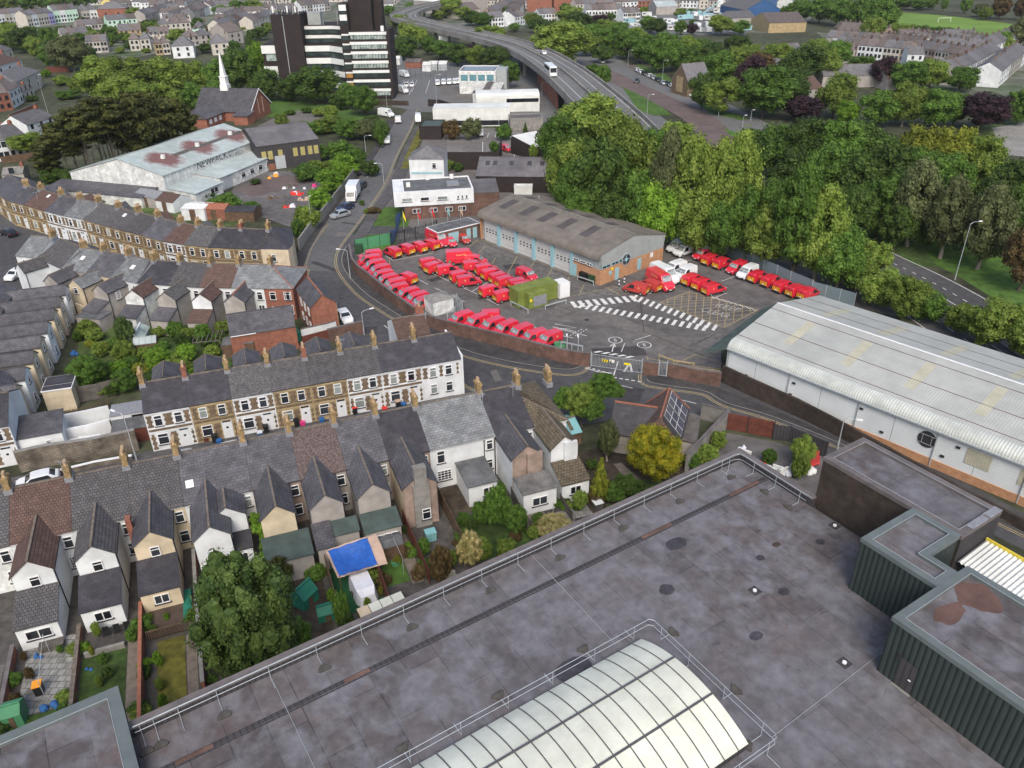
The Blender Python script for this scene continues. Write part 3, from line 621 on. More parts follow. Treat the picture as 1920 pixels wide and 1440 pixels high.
def chimney(par,x,y,z0,z1,sx=.5,sy=1.1,m='chim_buff',n=3):
    b=MB(); b.box(x-sx/2,x+sx/2,y-sy/2,y+sy/2,z0,z1-.3); b.box(x-sx/2-.06,x+sx/2+.06,y-sy/2-.06,y+sy/2+.06,z1-.3,z1-.12); b.box(x-sx/2,x+sx/2,y-sy/2,y+sy/2,z1-.12,z1)
    b.box(x-sx/2-.1,x+sx/2+.1,y-sy/2-.12,y+sy/2+.12,z0,z0+.55,1)
    o=b.build('chimney',[m,'lead'],par); pots(o,x,y,z1,n,'y' if sy>=sx else 'x'); return o
def slab(b,a0,a1,c1,c0,t=.09,mi=0):
    """roof slope: eave edge a0-a1, ridge edge c0-c1 (c0 above a0), thickness t upward"""
    up=Vector((0,0,t)); q=[Vector(v) for v in(a0,a1,c1,c0)]; top=[v+up for v in q]; i=len(b.v); b.v+=[tuple(v) for v in q+top]
    for f in((3,2,1,0),(4,5,6,7),(0,1,5,4),(1,2,6,5),(2,3,7,6),(3,0,4,7)): b.f.append(tuple(i+k for k in f)); b.m.append(mi)
def gable_block(par,x0,x1,y0,y1,he,hr,wall,roof,axis='y',wname='wall',rname='roof',he2=None,ov=.18,barge=None,ridge='ridge_tile',inset=.0,split=None,ge=None):
    """block with a pitched roof. axis = direction the ridge runs. split = ridge position"""
    g=.01; b=MB()
    if axis=='y':
        xm=(x0+x1)/2 if split is None else split; hb=he if he2 is None else he2
        def sec(y): return [(x0,y,0),(x1,y,0),(x1,y,hb),(xm,y,hr),(x0,y,he)]
        b.loft([sec(y0),sec(y1)]) ; wo=b.build(wname,wall,par)
        s1=(hr-he)/(xm-x0); s2=(hr-hb)/(x1-xm); b=MB(); e0=y0-(ov if ge is None else ge); 
        slab(b,(x0-ov,y1,he-s1*ov),(x0-ov,e0,he-s1*ov),(xm,e0,hr),(xm,y1,hr)); slab(b,(x1+ov,e0,hb-s2*ov),(x1+ov,y1,hb-s2*ov),(xm,y1,hr),(xm,e0,hr))
        b.box(xm-.1,xm+.1,e0-.01,y1,hr+.02,hr+.15,1); ro=b.build(rname,[roof,ridge],par)
    else:
        ym=(y0+y1)/2 if split is None else split; hb=he if he2 is None else he2
        def sec(x): return [(x,y0,0),(x,y0,he),(x,ym,hr),(x,y1,hb),(x,y1,0)]
        b.loft([sec(x0+g),sec(x1-g)]); wo=b.build(wname,wall,par)
        s1=(hr-he)/(ym-y0); s2=(hr-hb)/(y1-ym); b=MB(); xa,xb=x0+.012-inset,x1-.012+inset
        slab(b,(xa,y0-ov,he-s1*ov),(xb,y0-ov,he-s1*ov),(xb,ym,hr),(xa,ym,hr)); slab(b,(xb,y1+ov,hb-s2*ov),(xa,y1+ov,hb-s2*ov),(xa,ym,hr),(xb,ym,hr))
        b.box(xa,xb,ym-.1,ym+.1,hr+.02,hr+.15,1); ro=b.build(rname,[roof,ridge],par)
    return wo,ro
def lean(par,x0,x1,y0,y1,zl,zh,wall,roof,wname='lean_to_wall',rname='lean_to_roof',ov=.12,flat=False):
    """single storey block from y0 (far, high) to y1 (near, low)"""
    b=MB()
    def sec(x): return [(x,y0,0),(x,y0,zh),(x,y1,zl),(x,y1,0)]
    b.loft([sec(x0),sec(x1)]); b.build(wname,wall,par); s=(zh-zl)/(y1-y0); b=MB()
    slab(b,(x0-ov,y1-ov,zl-abs(s)*ov+.02),(x1+ov,y1-ov,zl-abs(s)*ov+.02),(x1+ov,y0-.02,zh+.02),(x0-ov,y0-.02,zh+.02),.1); b.build(rname,roof,par)
def tooth(b,x0,x1,z0,z1,y,l=True,r=True,t=.28,d=.1):
    """stone panel with toothed quoin edges, standing 2 cm proud"""
    n=max(2,int((z1-z0)/t)); h=(z1-z0)/n
    for k in range(n):
        dd=d if k%2 else 0; b.box(x0+(dd if l else 0),x1-(dd if r else 0),y-.025,y-.002,z0+k*h,z0+(k+1)*h)
def stone_front(par,w,dress,cur=False,single=False):
    """two storeys of brown stone between pale dressings"""
    s=w/4.6
    P=[(.12*s,.72*s,3.15,4.65),(1.86*s,2.74*s,3.15,4.65),(3.88*s,w-.1,3.15,4.65),(.1,w-.1,2.62,2.92),(.12*s,.6*s,.3,2.25),(2.05*s,2.85*s,.3,2.25),(4.2*s,w-.1,.3,2.2)]
    for k,(a,c,z0,z1) in enumerate(P):
        if c-a<.2: continue
        b=MB(); tooth(b,a,c,z0,z1,0,k not in(3,) ,k not in(3,)) ; b.build('stone_panel','pennant',par)
    if dress!='render':
        b=MB(); b.box(.02,w-.02,-.06,-.001,2.42,2.6); b.box(.02,w-.02,-.06,-.001,2.94,3.05); b.box(.02,w-.02,-.1,-.001,4.78,4.95); b.build('string_course',dress,par)
def facade_front(par,w,wall,stone,rnd,y=0,rz=0,doorm='door_white'):
    s=w/4.6
    for x in(1.28*s,3.32*s): window(par,x,y,3.25,.85,1.35,rz,rnd.random()<.3)
    window(par,1.32*s,y,.85,1.15,1.4,rz,rnd.random()<.4); door(par,3.5*s,y,.12,rz,doorm)
    if stone: stone_front(par,w,wall)
ALLH=[]
def house(p0,p1,label,roof='slate',wall='render_white',near='rear',he=5.1,hr=7.0,dn=4.0,df=4.0,hf=5.1,chim=True,chm='chim_buff',stone=False,outr=None,fouter=None,rnd=None,group=None,hipr=False,cur=False,facade=True,farfac=False,rl=None,pipe=True,chx=None,chh=1.35,ridge='ridge_tile',cat='house',name='terraced_house',ext=0.0):
    p0=Vector((p0[0],p0[1]));p1=Vector((p1[0],p1[1])); w=(p1-p0).length; rz=math.atan2(p1.y-p0.y,p1.x-p0.x); rnd=rnd or random.Random(int(abs(p0.x*31+p0.y*17)))
    t=thing(name,label,cat,(p0.x,p0.y,0),rz,group)
    if hipr:
        b=MB(); b.box(0.01,w,0,dn+df,0,he); b.build('wall',wall,t); b=MB(); o=.18; e=he-.05; xr=w-dn*.95; T=.1
        A=(0.012,-o,e);B=(w+o,-o,e);C=(w+o,dn+df+o,e);D=(0.012,dn+df+o,e);r0=(0.012,dn,hr);r1=(xr,dn,hr)
        for q in((A,B,r1,r0),(C,D,r0,r1),(B,C,r1)): b.face(q)
        b.face((A,D,C,B)[::1]); b.face((A,r0,D)); b.path([r1,B],.08,6,1); b.path([r1,C],.08,6,1); b.path([r0,r1],.09,6,1); b.build('roof',[roof,ridge],t)
    else: gable_block(t,0,w,0,dn+df,he,hr,wall,roof,'x',he2=hf,split=dn,ridge=ridge,inset=ext)
    if chim: chimney(t,(w-.02 if chx is None else chx),dn,hr-.35,hr+chh+rnd.uniform(-.15,.15),m=chm,n=rnd.choice([2,3,4]))
    if near=='front':
        if facade: facade_front(t,w,wall,stone,rnd)
    if rl: 
        for (fx,fy) in rl:
            y=dn*fy; z=he+(hr-he)*fy; b=MB(); s=(hr-he)/dn; yy=.35
            slab(b,(w*fx-.35,y-yy,z-s*yy+.1),(w*fx+.35,y-yy,z-s*yy+.1),(w*fx+.35,y+yy,z+s*yy+.1),(w*fx-.35,y+yy,z+s*yy+.1),.07); b.build('rooflight','lead' if rnd.random()<.0 else 'frame_white',t)
    return t,w,rz,rnd
def outrigger(t,x0,x1,L,he=4.8,hr=6.05,wall='render_white',roof='slate',lean_=None,win=True,inner=2.2,gwin=True,back=1.8,barge=None,ridge='ridge_tile',hip=False,hside=False,wm=None,frontwall=None,pipe='black_pipe'):
    """rear wing running towards the viewer from the house wall at y=0"""
    if hip:
        b=MB(); b.box(x0,x1,-L,-.01,0,he); b.build('rear_wing_wall',wall,t); b=MB(); o=.18; xm=(x0+x1)/2; yr=-L+(x1-x0)*.45
        A=(x0-o,-L-o,he);B=(x1+o,-L-o,he);C=(x1+o,back,he);D=(x0-o,back,he);r0=(xm,yr,hr);r1=(xm,back,hr)
        for q in((A,B,r0),(B,C,r1,r0),(D,A,r0,r1),(A,D,C,B)): b.face(q)
        b.path([r0,r1],.09,6,1); b.path([r0,A],.07,5,1); b.path([r0,B],.07,5,1); b.build('rear_wing_roof',[roof,ridge],t)
    else:
        g=t; b=MB(); xm=(x0+x1)/2
        def sec(y): return [(x0,y,0),(x1,y,0),(x1,y,he),(xm,y,hr),(x0,y,he)]
        b.loft([sec(-L),sec(-.01)]); b.build('rear_wing_wall',wall,t)
        if frontwall: bb=MB(); bb.face([(x0+.01,-L-.012,.05),(x1-.01,-L-.012,.05),(x1-.01,-L-.012,he-.03),(xm,-L-.012,hr-.05),(x0+.01,-L-.012,he-.03)]); bb.build('rear_wing_gable',frontwall,t)
        s=(hr-he)/(xm-x0); b=MB(); o=.14; e0=-L-.1
        slab(b,(x0-o,back*(.35),he-s*o),(x0-o,e0,he-s*o),(xm,e0,hr),(xm,back,hr)); slab(b,(x1+o,e0,he-s*o),(x1+o,back*.35,he-s*o),(xm,back,hr),(xm,e0,hr))
        b.box(xm-.09,xm+.09,e0-.01,back,hr+.02,hr+.14,1); b.build('rear_wing_roof',[roof,ridge],t)
    if gwin: window(t,xm if not isinstance(gwin,(int,float)) or gwin is True else x0+gwin,-L-.013,3.35,.8,1.05,0)
    if pipe: b=MB(); b.path([(x1+.06,-L+.15,.1),(x1+.06,-L+.15,he-.15)],.05,6); b.path([(x1+.14,-L-.1,he-.12),(x1+.14,0,he-.12)],.06,6); b.path([(x0-.14,-L-.1,he-.12),(x0-.14,0,he-.12)],.06,6); b.build('gutter_pipe',pipe,t)
    if lean_:
        l=lean_; xa=l.get('x0',x0);xb=l.get('x1',x1); lean(t,xa,xb,-L-.02,-L-l['L'],l.get('zl',2.25),l.get('zh',3.2),l.get('wall',wall),l['roof'])
        if l.get('win',1): window(t,(xa+xb)/2+l.get('wx',0),-L-l['L'],.95,l.get('ww',1.5),l.get('wh',.95),0,style='pair')
def wallrun(name,label,pts,h,th,m,cop=None,cat='wall',z0=0,group=None,ch=.08,steps=None):
    P=[Vector((p[0],p[1])) for p in pts]; b=MB(); Lp=[];Rp=[]
    for k,p in enumerate(P):
        d=(P[min(k+1,len(P)-1)]-P[max(k-1,0)]).normalized(); n=Vector((-d.y,d.x)); Lp.append(p+n*th/2); Rp.append(p-n*th/2)
    H=h if isinstance(h,(list,tuple)) else [h]*len(P)
    def run(b,e,za,zb,mi):
        secs=[]
        for k,p in enumerate(P):
            n=(Lp[k]-Rp[k]).normalized()*e; l=Lp[k]+n;r=Rp[k]-n; A0=za if za is not None else H[k]; B0=H[k] if zb is None else H[k]+zb
            secs.append([(r.x,r.y,A0),(l.x,l.y,A0),(l.x,l.y,B0),(r.x,r.y,B0)])
        b.loft(secs,mi)
    run(b,0,z0,None,0); o=b.build(name,m)
    if cop: b=MB(); run(b,.04,None,ch,0); b.build('coping',cop,o)
    return tag(o,label,cat,group)
def fence(label,pts,h,m='timber',post=True,name='fence',th=.05,z0=0,step=1.9,pm=None,cat='fence',group=None,openr=False):
    P=[Vector((p[0],p[1])) for p in pts]; t=thing(name,label,cat,(P[0].x,P[0].y,z0),0,group)
    for a,c in zip(P,P[1:]):
        l=(c-a).length; rz=math.atan2(c.y-a.y,c.x-a.x); loc=(a.x-P[0].x,a.y-P[0].y,0)
        if openr:
            b=MB()
            for zz in(.25*h,.85*h): b.box(0,l,-.02,.02,zz,zz+.05)
            k=0
            while k*openr<l: b.box(k*openr,k*openr+.07,-.035,-.022,.08,h); k+=1
            b.build('pale_panel',m,t,loc,rz)
        else: b=MB(); b.box(0,l,-th/2,th/2,.05,h); b.build('panel',m,t,loc,rz)
        if post:
            n=max(1,int(l/step)); n=min(n,30)
            def f(b): b.box(-.05,.05,-.055,.055,0,1)
            me=cached(('post',),f,['timber'])
            for k in range(n+1): put(me,'post',t,(loc[0]+math.cos(rz)*l*k/n,loc[1]+math.sin(rz)*l*k/n,0),rz,[pm or m],(1,1,h+.08))
    return t
# ---------------------------------------------------------------- terraces
rn=random.Random(5)
NAMER={'slate':'dark slate','slate_light':'pale grey slate','slate_dark':'near black slate','tile_grey':'grey tiled','tile_brown':'red brown tiled','tile_olive':'olive brown tiled','slate_mossy':'lichen speckled slate','pebble_roof':'rough brown'}
NAMEW={'render_white':'white','render_cream':'cream','render_grey':'grey rendered','render_dirty':'weathered white','bath_stone':'buff stone','brick_red':'red brick','render_pink':'pinkish brown rendered'}
# row T1: backs of the near terrace
e1=[(-100,1047),(18,1020),(136,992),(247,966),(345,946),(473,918),(563,900),(650,882),(729,862),(807,846),(929,817),(1002,800),(1062,786)]
P=[W(x,y,5.0) for x,y in e1]; base=P[1]; line=[]
U=(P[-1]-P[1]); U.z=0; U.normalize()
for p in P: d=(p-base).dot(U); q=base+U*d; line.append(Vector((q.x,q.y)))
T1R=['tile_grey','tile_brown','tile_grey','tile_grey','slate','slate','pebble_roof','slate','slate_dark','slate_light','slate_dark','tile_olive']
T1W=['render_dirty','render_white','render_white','render_cream','render_white','render_pink','render_grey','render_grey','render_pink','render_white','render_white','render_white']
wh=['behind the bushes at the picture edge','with brown tiled lean-to and patio','with smooth dark lean-to roof','with small brick flue on its wing','with dormer-like wing beside the big conifer','with ivy climbing its rear wing','above the blue tarpaulin yard','with glass lean-to behind it','with tall stained stack on its wing','with wide rear wall and flat extension','with brown wing and flat extension','at the road corner, hipped']
def wing(i,l,r,**k):
    """rear wing from the photo's gable corners l,r (z 4.8)"""
    t,o,rz=T1[i]; a=W(*l,4.8);c=W(*r,4.8); M=Matrix.Rotation(-rz,2); a2=M@(Vector((a.x,a.y))-o); c2=M@(Vector((c.x,c.y))-o)
    L=-(a2.y+c2.y)/2; outrigger(t,a2.x,c2.x,L,**k); return a2.x,c2.x,L
T1=[]
for i in range(12):
    t,w,rz,r=house(line[i],line[i+1],f'{NAMER[T1R[i]]} roofed {NAMEW[T1W[i]]} terraced house '+wh[i],roof=T1R[i],wall=T1W[i],he=5.0,hr=7.35 if i<11 else 6.9,dn=5.0,df=3.8,hf=5.2,chim=i not in(9+3,),group='houses of the nearest terrace',hipr=(i==11),chh=1.5,rl=[(.12,.35)] if i==4 else None)
    T1.append((t,line[i],rz))
    xw=w-.62
    if i not in(9,):
        window(t,xw,0,3.2,.78,1.25,0,r.random()<.3); window(t,xw,0,.9,.85,1.3,0,False,'grid' if i==1 else 'sash')
    b=MB(); b.box(.05,w-.05,-.16,-.04,4.86,4.96); b.build('gutter','frame_white' if T1W[i] in('render_white','render_cream') else 'black_pipe',t)
wing(1,(20,1084),(98,1064),wall='render_white',roof='tile_brown',lean_=dict(L=3.6,roof='tile_grey',wall='render_white',ww=1.9))
wing(2,(140,1056),(215,1035),wall='render_white',roof='tile_grey',lean_=dict(L=3.5,roof='slate_dark',ww=1.3))
x0,x1,L=wing(3,(250,1030),(322,1006),wall='render_cream',roof='slate',lean_=dict(L=3.4,roof='slate_dark',ww=1.2))
b=MB(); b.box(x0-.55,x0-.1,-1.6,-.9,3.2,5.9); b.build('side_flue','brick_red',T1[3][0])
x0,x1,L=wing(4,(363,1019),(431,998),wall='render_white',roof='slate',gwin=False)
t=T1[4][0]; gable_block(t,x0+1.4,x1+1.5,-L+2.4,-.0,4.75,5.9,'render_white','slate','y',ov=.1); window(t,x0+1.2,-L,2.0,1.3,.55,0,style='none'); lean(t,x1+.05,x1+1.5,-L+2.4,-L+.6,2.3,2.9,'render_white','slate_dark'); window(t,x1+.8,-L+.6,.5,.5,1.4,0,style='none')
x0,x1,L=wing(5,(489,978),(552,960),wall='render_cream',roof='slate',gwin=False); lean(T1[5][0],x0-.2,x1+.8,-L-.02,-L-3.4,2.5,2.75,'render_grey','felt_green'); window(T1[5][0],x0+.5,-L-3.4,.9,.7,1.1)
x0,x1,L=wing(6,(582,957),(642,940),wall='render_grey',roof='slate',gwin=False); lean(T1[6][0],x0-.1,x0+1.4,-L-.02,-L-3.0,2.5,3.1,'render_grey','slate')
lean(T1[6][0],x0+1.5,x1+.9,-L-.02,-L-1.7,2.5,2.9,'render_grey','felt_green')
x0,x1,L=wing(7,(671,936),(730,920),wall='render_grey',roof='slate',gwin=False); lean(T1[7][0],x0,x1+.3,-L-.02,-L-2.3,2.4,2.9,'render_grey','felt_green')
for k in range(4): window(T1[7][0],x0+.45+k*.72,-L-2.3,.2,.62,1.7,style='none')
x0,x1,L=wing(8,(757,920),(817,900),wall='render_pink',roof='slate',gwin=False); b=MB(); xm=(x0+x1)/2; b.box(xm-.75,xm+.85,-L-.28,-L-.01,0,5.0); b.box(xm-.55,xm+.65,-L-.35,-L+.35,5.0,7.0); b.build('wing_stack','concrete',T1[8][0]); window(T1[8][0],xm+.35,-L-.3,.9,.85,1.25)
b=MB(); b.face([(x0-.012,-L+.02,.05),(x0-.012,-.1,.05),(x0-.012,-.1,4.75),(x0-.012,-L+.02,4.75)][::-1]); b.build('wing_side_render','render_cream',T1[8][0])
t=T1[9][0]; w=(line[10]-line[9]).length; window(t,1.1,0,3.1,.85,1.5); window(t,w-.65,0,3.4,.7,1.2); window(t,1.35,0,.9,1.5,1.25,style='grid'); window(t,w-.7,0,1.0,.7,1.2)
lean(t,2.6,w-1.4,-.02,-4.2,2.45,2.7,'render_white','felt_grey'); window(t,w-2.3,-4.2,1.0,1.2,1.0,style='pair'); b=MB(); b.path([(w-1.25,-.1,.1),(w-1.25,-.1,4.9)],.05); b.path([(w-.1,-.1,.1),(w-.1,-.1,5)],.06); b.build('drainpipe','black_pipe',t)
x0,x1,L=wing(10,(962,865),(1015,846),wall='render_white',roof='slate',gwin=False,frontwall='render_pink'); t=T1[10][0]; xm=(x0+x1)/2; b=MB(); b.box(xm-.1,x1-.1,-L-.3,-L-.013,0,5.2); b.build('wing_stack','render_pink',t); lean(t,x0,x1+.25,-L-.31,-L-3.0,2.55,2.75,'render_white','concrete_dark'); window(t,xm+.1,-L-3.0,.9,1.6,1.0,style='pair')
x0,x1,L=wing(11,(1035,846),(1082,830),wall='render_white',roof='tile_olive',gwin=False,lean_=dict(L=2.8,roof='tile_olive',win=1,ww=1.2)); b=MB(); b.box((x0+x1)/2-.1,x1-.2,-L-.28,-L-.013,0,5.4); b.build('wing_stack','render_white',T1[11][0])
# leaning telly aerials on stacks
def aerial(p,z,rz,label):
    t=thing('tv_aerial',label,'aerial',(p[0],p[1],z),rz,'television aerials on chimneys'); b=MB(); b.tube((0,0,0),(0,0,1.3),.02,.02,5); b.build('mast','galv',t); b=MB(); b.tube((-.5,0,1.25),(.6,0,1.25),.012,.012,4)
    for k in range(6): b.tube((-.4+k*.18,-.25,1.25),(-.4+k*.18,.25,1.25),.008,.008,4)
    b.build('boom','galv',t)
# row T2: fronts across the street
e2=[(267.5,775),(353.75,757.5),(433.75,743.75),(511,733.75),(582.5,723.75),(650,711),(717,701),(791,686),(864,671)]
P=[W(x,y,5.15) for x,y in e2]; U=(P[-1]-P[0]); U.z=0; U.normalize(); L2=[]
for p in P: q=P[0]+U*((p-P[0]).dot(U)); L2.append(Vector((q.x,q.y)))
R2_=['slate_dark','slate_dark','slate_mossy','tile_grey','tile_grey','tile_grey','slate_dark','slate_dark']; W2=['render_white','bath_stone','render_white','bath_stone','bath_stone','render_white','render_white','render_white']
l2=['white quoined end house beside the alley','all buff stone house second from the alley','white quoined house with lichen speckled roof','buff quoined house with black and white door, mid terrace','buff quoined house with orange topped bin outside','white quoined house with red lidded bin outside','white quoined house with oval door light near the corner','white corner house with four windows and bare gable']
for i in range(8):
    t,w,rz,r=house(L2[i],L2[i+1],l2[i],roof=R2_[i],wall=W2[i],near='front',he=5.15,hr=6.95,dn=3.6,df=3.8,hf=5.1,stone=(i<7),group='houses facing the near side street',chim=False,chm='chim_buff',facade=(i<7),chh=1.3,ext=.0)
    if i==0: chimney(t,.25,3.6,6.5,8.5,m='chim_buff',n=2)
    if i<7: chimney(t,w,3.6,6.5,8.35+r.uniform(-.1,.2),m='brick_red' if i in(0,3) else 'chim_buff',n=r.choice([2,3]))
    if i==7:
        for x,z in((1.35,3.2),(3.3,3.2),(1.35,.9),(3.3,.9)): window(t,x,0,z,.85,1.3,0,x<2)
        b=MB(); tooth(b,.1,.7,3.1,4.6,0); tooth(b,2.15,2.6,3.1,4.6,0); tooth(b,4.3,4.6,3.1,4.6,0); b.build('stone_panel','pennant',t)
        b=MB(); b.box(w-.02,w+.22,-.15,7.4,0,5.6); b.build('gable_parapet','render_white',t)
    # rear wing behind, hipped
    if i<6:
        y0=7.4; b=MB(); b.box(.6,3.6,y0+.01,y0+4,0,4.7); b.build('rear_wing_wall','render_grey',t); b=MB(); A=(.45,y0-1,4.7);B=(3.75,y0-1,4.7);C=(3.75,y0+4.15,4.7);D=(.45,y0+4.15,4.7);r0=(2.1,y0-1.5,6.25);r1=(2.1,y0+2.6,6.25)
        for q in((B,C,r1,r0),(C,D,r1),(D,A,r0,r1),(A,B,r0)): b.face(q)
        b.path([r0,r1],.08,5,1); b.path([r1,C],.07,5,1); b.path([r1,D],.07,5,1); b.build('rear_wing_roof',['slate','ridge_tile'],t)
# rear block of the corner, with red stack
A,B_=W(700,655,5),W(745,672,5)
t=thing('corner_annexe','brown tiled annexe with red brick stack beside the road bend','building',(-14.8,92.2,0),R(20)); gable_block(t,0,4.5,0,6,4.2,5.7,'render_white','tile_brown','x',ov=.1); chimney(t,3.9,3.2,5.3,6.9,sx=1.1,sy=.5,m='brick_red',n=1)
# row T3 : fronts of the upper terrace
P3=[Vector((p.x,p.y)) for p in px(T3E[1:],5.1)]
R3=['slate','slate','tile_brown','slate','slate_light','slate_mossy','tile_grey','tile_grey','slate','tile_brown','slate_mossy','slate_dark','slate_dark','slate_light']
W3=['bath_stone','bath_stone','bath_stone','render_white','render_white','bath_stone','bath_stone','bath_stone','bath_stone','render_white','bath_stone','bath_stone','bath_stone','render_white']
def polyrow(P): # mean frames: keep houses touching along the curve
    return [(P[i],P[i+1]) for i in range(len(P)-1)]
T3=[]
for i,(a,c) in enumerate(polyrow(P3)[:-1]):
    R_=R3[i] ; t,w,rz,r=house(a,c,f'{NAMER[R_]} roofed {"white dressed" if W3[i]=="render_white" else "buff"} stone house, {ordn(i)} from left in upper terrace',roof=R_,wall=W3[i],near='front',he=5.1,hr=7.0,dn=4.1,df=4,stone=True,group='stone fronted houses of the upper terrace',chm='brick_red' if i==11 else 'chim_buff',rl=[(.55,.75)] if i==2 else ([(.55,.7)] if i==6 else None),rnd=random.Random(i+40),chh=1.2)
    T3.append(t)
    if i%2==0: b=MB(); b.box(1,w-1.2,8.2,11.5,0,3.6); b.build('rear_wing_wall','render_grey',t); b=MB(); m_=w/2; b.face([(.8,8,3.6),(m_,8,5),(m_,11.7,5),(.8,11.7,3.6)][::-1]); b.face([(w-1,8,3.6),(m_,8,5),(m_,11.7,5),(w-1,11.7,3.6)]); b.face([(.8,11.6,3.6),(w-1,11.6,3.6),(m_,11.6,5)]); b.build('rear_wing_roof','tile_brown' if i%4 else 'slate',t)
# its corner house: cream, splayed, hipped dark roof
Aq=W(489,467,5.1);Bq=W(558,462,5.1);Cq=W(585,440,4.8);Dq=W(560,415,5);Eq=W(515,402,5)
t=thing('corner_house','cream splayed corner house with near black hipped roof','house',(Aq.x,Aq.y,0),0,None)
loc=[(q.x-Aq.x,q.y-Aq.y) for q in (Aq,W(540,468,5.1),W(606/1.0*0+548,461,5.0),W(551,445,4.8),W(547,432,4.6),W(490,437,5.1))]
b=MB(); b.prism(loc,0,5.05); b.build('wall','render_cream',t); b=MB(); r0=(loc[0][0]+.1,(loc[0][1]+loc[5][1])/2+.2,7.1); r1=((loc[2][0]+loc[5][0])/2-.3,(loc[2][1]+loc[5][1])/2+.3,7.1)
lz=[(x,y,5.07) for x,y in loc]; b.face([lz[0],lz[1],r1,r0]); b.face([lz[1],lz[2],r1]); b.face([lz[2],lz[3],r1]); b.face([lz[3],lz[4],r1]); b.face([lz[4],lz[5],r0,r1]); b.face([lz[5],lz[0],r0]); b.face(lz[::-1]); b.build('roof','slate_dark',t); window(t,(loc[0][0]+loc[1][0])/2-.3,(loc[0][1]+loc[1][1])/2-.02,3.0,.8,1.2)
# row T4 : backs of the second terrace
P4=[Vector((p.x,p.y)) for p in px(T4E,5.1)]
R4=['slate_light','tile_grey','slate_light','slate','slate_light','slate_dark','tile_grey','tile_brown','slate_light','slate_light']
W4=['render_white','render_white','render_grey','render_cream','render_white','render_white','render_white','render_white','render_white','brick_red']
WG=[None,('render_white','tile_grey'),('render_grey','slate'),('render_cream','slate_light'),('render_grey','slate'),('render_dirty','tile_brown'),('render_grey','slate_mossy'),('render_grey','tile_brown'),('render_grey','slate'),None]
for i,(a,c) in enumerate(polyrow(P4)):
    t,w,rz,r=house(a,c,f'{NAMER[R4[i]]} roofed {NAMEW[W4[i]]} house with rear wing, {ordn(i)} from left in second terrace',roof=R4[i],wall=W4[i],he=5.1,hr=7.05,dn=4.2,df=3.9,group='houses of the second terrace seen from behind',chim=i<9,rl=[(.45,.55)] if i in(4,2) else None,rnd=random.Random(i+80),hipr=(i==9),chh=1.25,ridge='ridge_red' if i==9 else 'ridge_tile')
    if i: window(t,w-.75,0,3.2,.85,1.3); window(t,w-.75,0,.9,.95,1.5,0,False,'pair')
    if i==0:
        window(t,1.4,0,3.0,.5,1.5); window(t,3.2,0,3.0,.6,1.5)
    if WG[i]:
        x1=3.2; outrigger(t,.35,x1,3.8,he=4.5,hr=5.6,wall=WG[i][0],roof=WG[i][1],gwin=(i in(3,)),frontwall='render_white' if i in(7,) else None,ridge='ridge_red' if i==8 else 'ridge_tile',back=1.5)
        if i in(4,5,6,7): lean(t,.35,x1,-3.82,-6.4,2.3,3.2,WG[i][0],'slate' if i!=7 else 'tile_brown')
        if i==4: window(t,x1+.02,-2.0,2.9,.8,1.3,R(90),style='grid')
    if i==9: 
        for x in(1.2,3.3): window(t,x,0,3.2,.9,1.3); window(t,x,0,.8,.9,1.3)
# red brick gabled wing at the corner
g1=W(676-4,0,0)
A=W(583,575,4.9);B_=W(605,595,4.6)
gl=W(582,576,4.8);gr=W(630,566,4.8);
t=thing('corner_building','red brick gabled corner building beside the bend, white car outside','building',(W(582,576,4.8).x,W(582,576,4.8).y,0),angle(gl,gr))
w=(gr-gl).length; gable_block(t,0,w,0,7.5,4.8,6.3,'brick_red','slate','y',ov=.15,ridge='ridge_red')
for k in range(3): window(t,-.013,1.3+k*2,3.0,.75,1.3,R(-90)); window(t,-.013,1.3+k*2,.8,.75,1.2,R(-90))
b=MB()
for k in range(12): b.box(w-.02,w+.03,-.03,.3 if k%2 else .18,k*.4,k*.4+.38)
b.build('quoins','bath_stone',t)
# long red brick store with slate roof
a=W(418,586,3.6);c=W(420,612,3.6);q0=W(430,628,3.6);q1=W(554,609,3.6)
t=thing('brick_store','long red brick store with purple slate roof and stained wall','building',(q0.x,q0.y,0),angle(q0,q1)); w=(q1-q0).length; gable_block(t,0,w,0,5.6,3.4,5.3,'brick_red','slate','x',ov=.12,ridge='slate'); b=MB(); b.box(.1,3.4,-.2,-.05,3.28,3.38); b.build('gutter','frame_white',t)
# row T5 : terrace at the left edge, rear wings pointing right
g5=[(126,541),(120,552),(109,571),(99,596),(87,618),(74,642),(62,674),(46,705),(26,737)]
G5=[W(x,y,4.8) for x,y in g5]; U5=(G5[-2]-G5[1]); U5.z=0; U5.normalize(); n5=Vector((-U5.y,U5.x,0)); n5=n5 if n5.x>0 else -n5
o5=G5[1]-n5*7.2
T5=[]
for i in range(9):
    a=o5+U5*(4.45*(i)); c=o5+U5*(4.45*(i-1))
    roof='slate' if i not in(1,7) else ('tile_grey' if i==1 else 'tile_brown')
    t,w,rz,r=house(c if False else a,c,f'weathered slate house with cream rear wing, {ordn(i)} from top of left-edge terrace',roof=roof,wall='render_white',he=5.0,hr=6.9,dn=4,df=4,group='terrace running down the left edge',rl=[(.3,.5)] if i in(0,1,2) else None,rnd=random.Random(i+8),chh=1.2)
    outrigger(t,.5,3.3,7.2,he=4.6,hr=5.5,wall='render_cream' if i%3 else 'render_white',roof='slate',gwin=True,back=1.0,ridge='slate'); 
    window(t,3.32,-2.0,2.9,.6,1.1,R(90)); window(t,3.32,-4.6,3.0,.6,1.1,R(90)); window(t,3.32,-3.4,.9,.6,1.1,R(90)); window(t,1.9,-7.213,.8,.8,1.2)
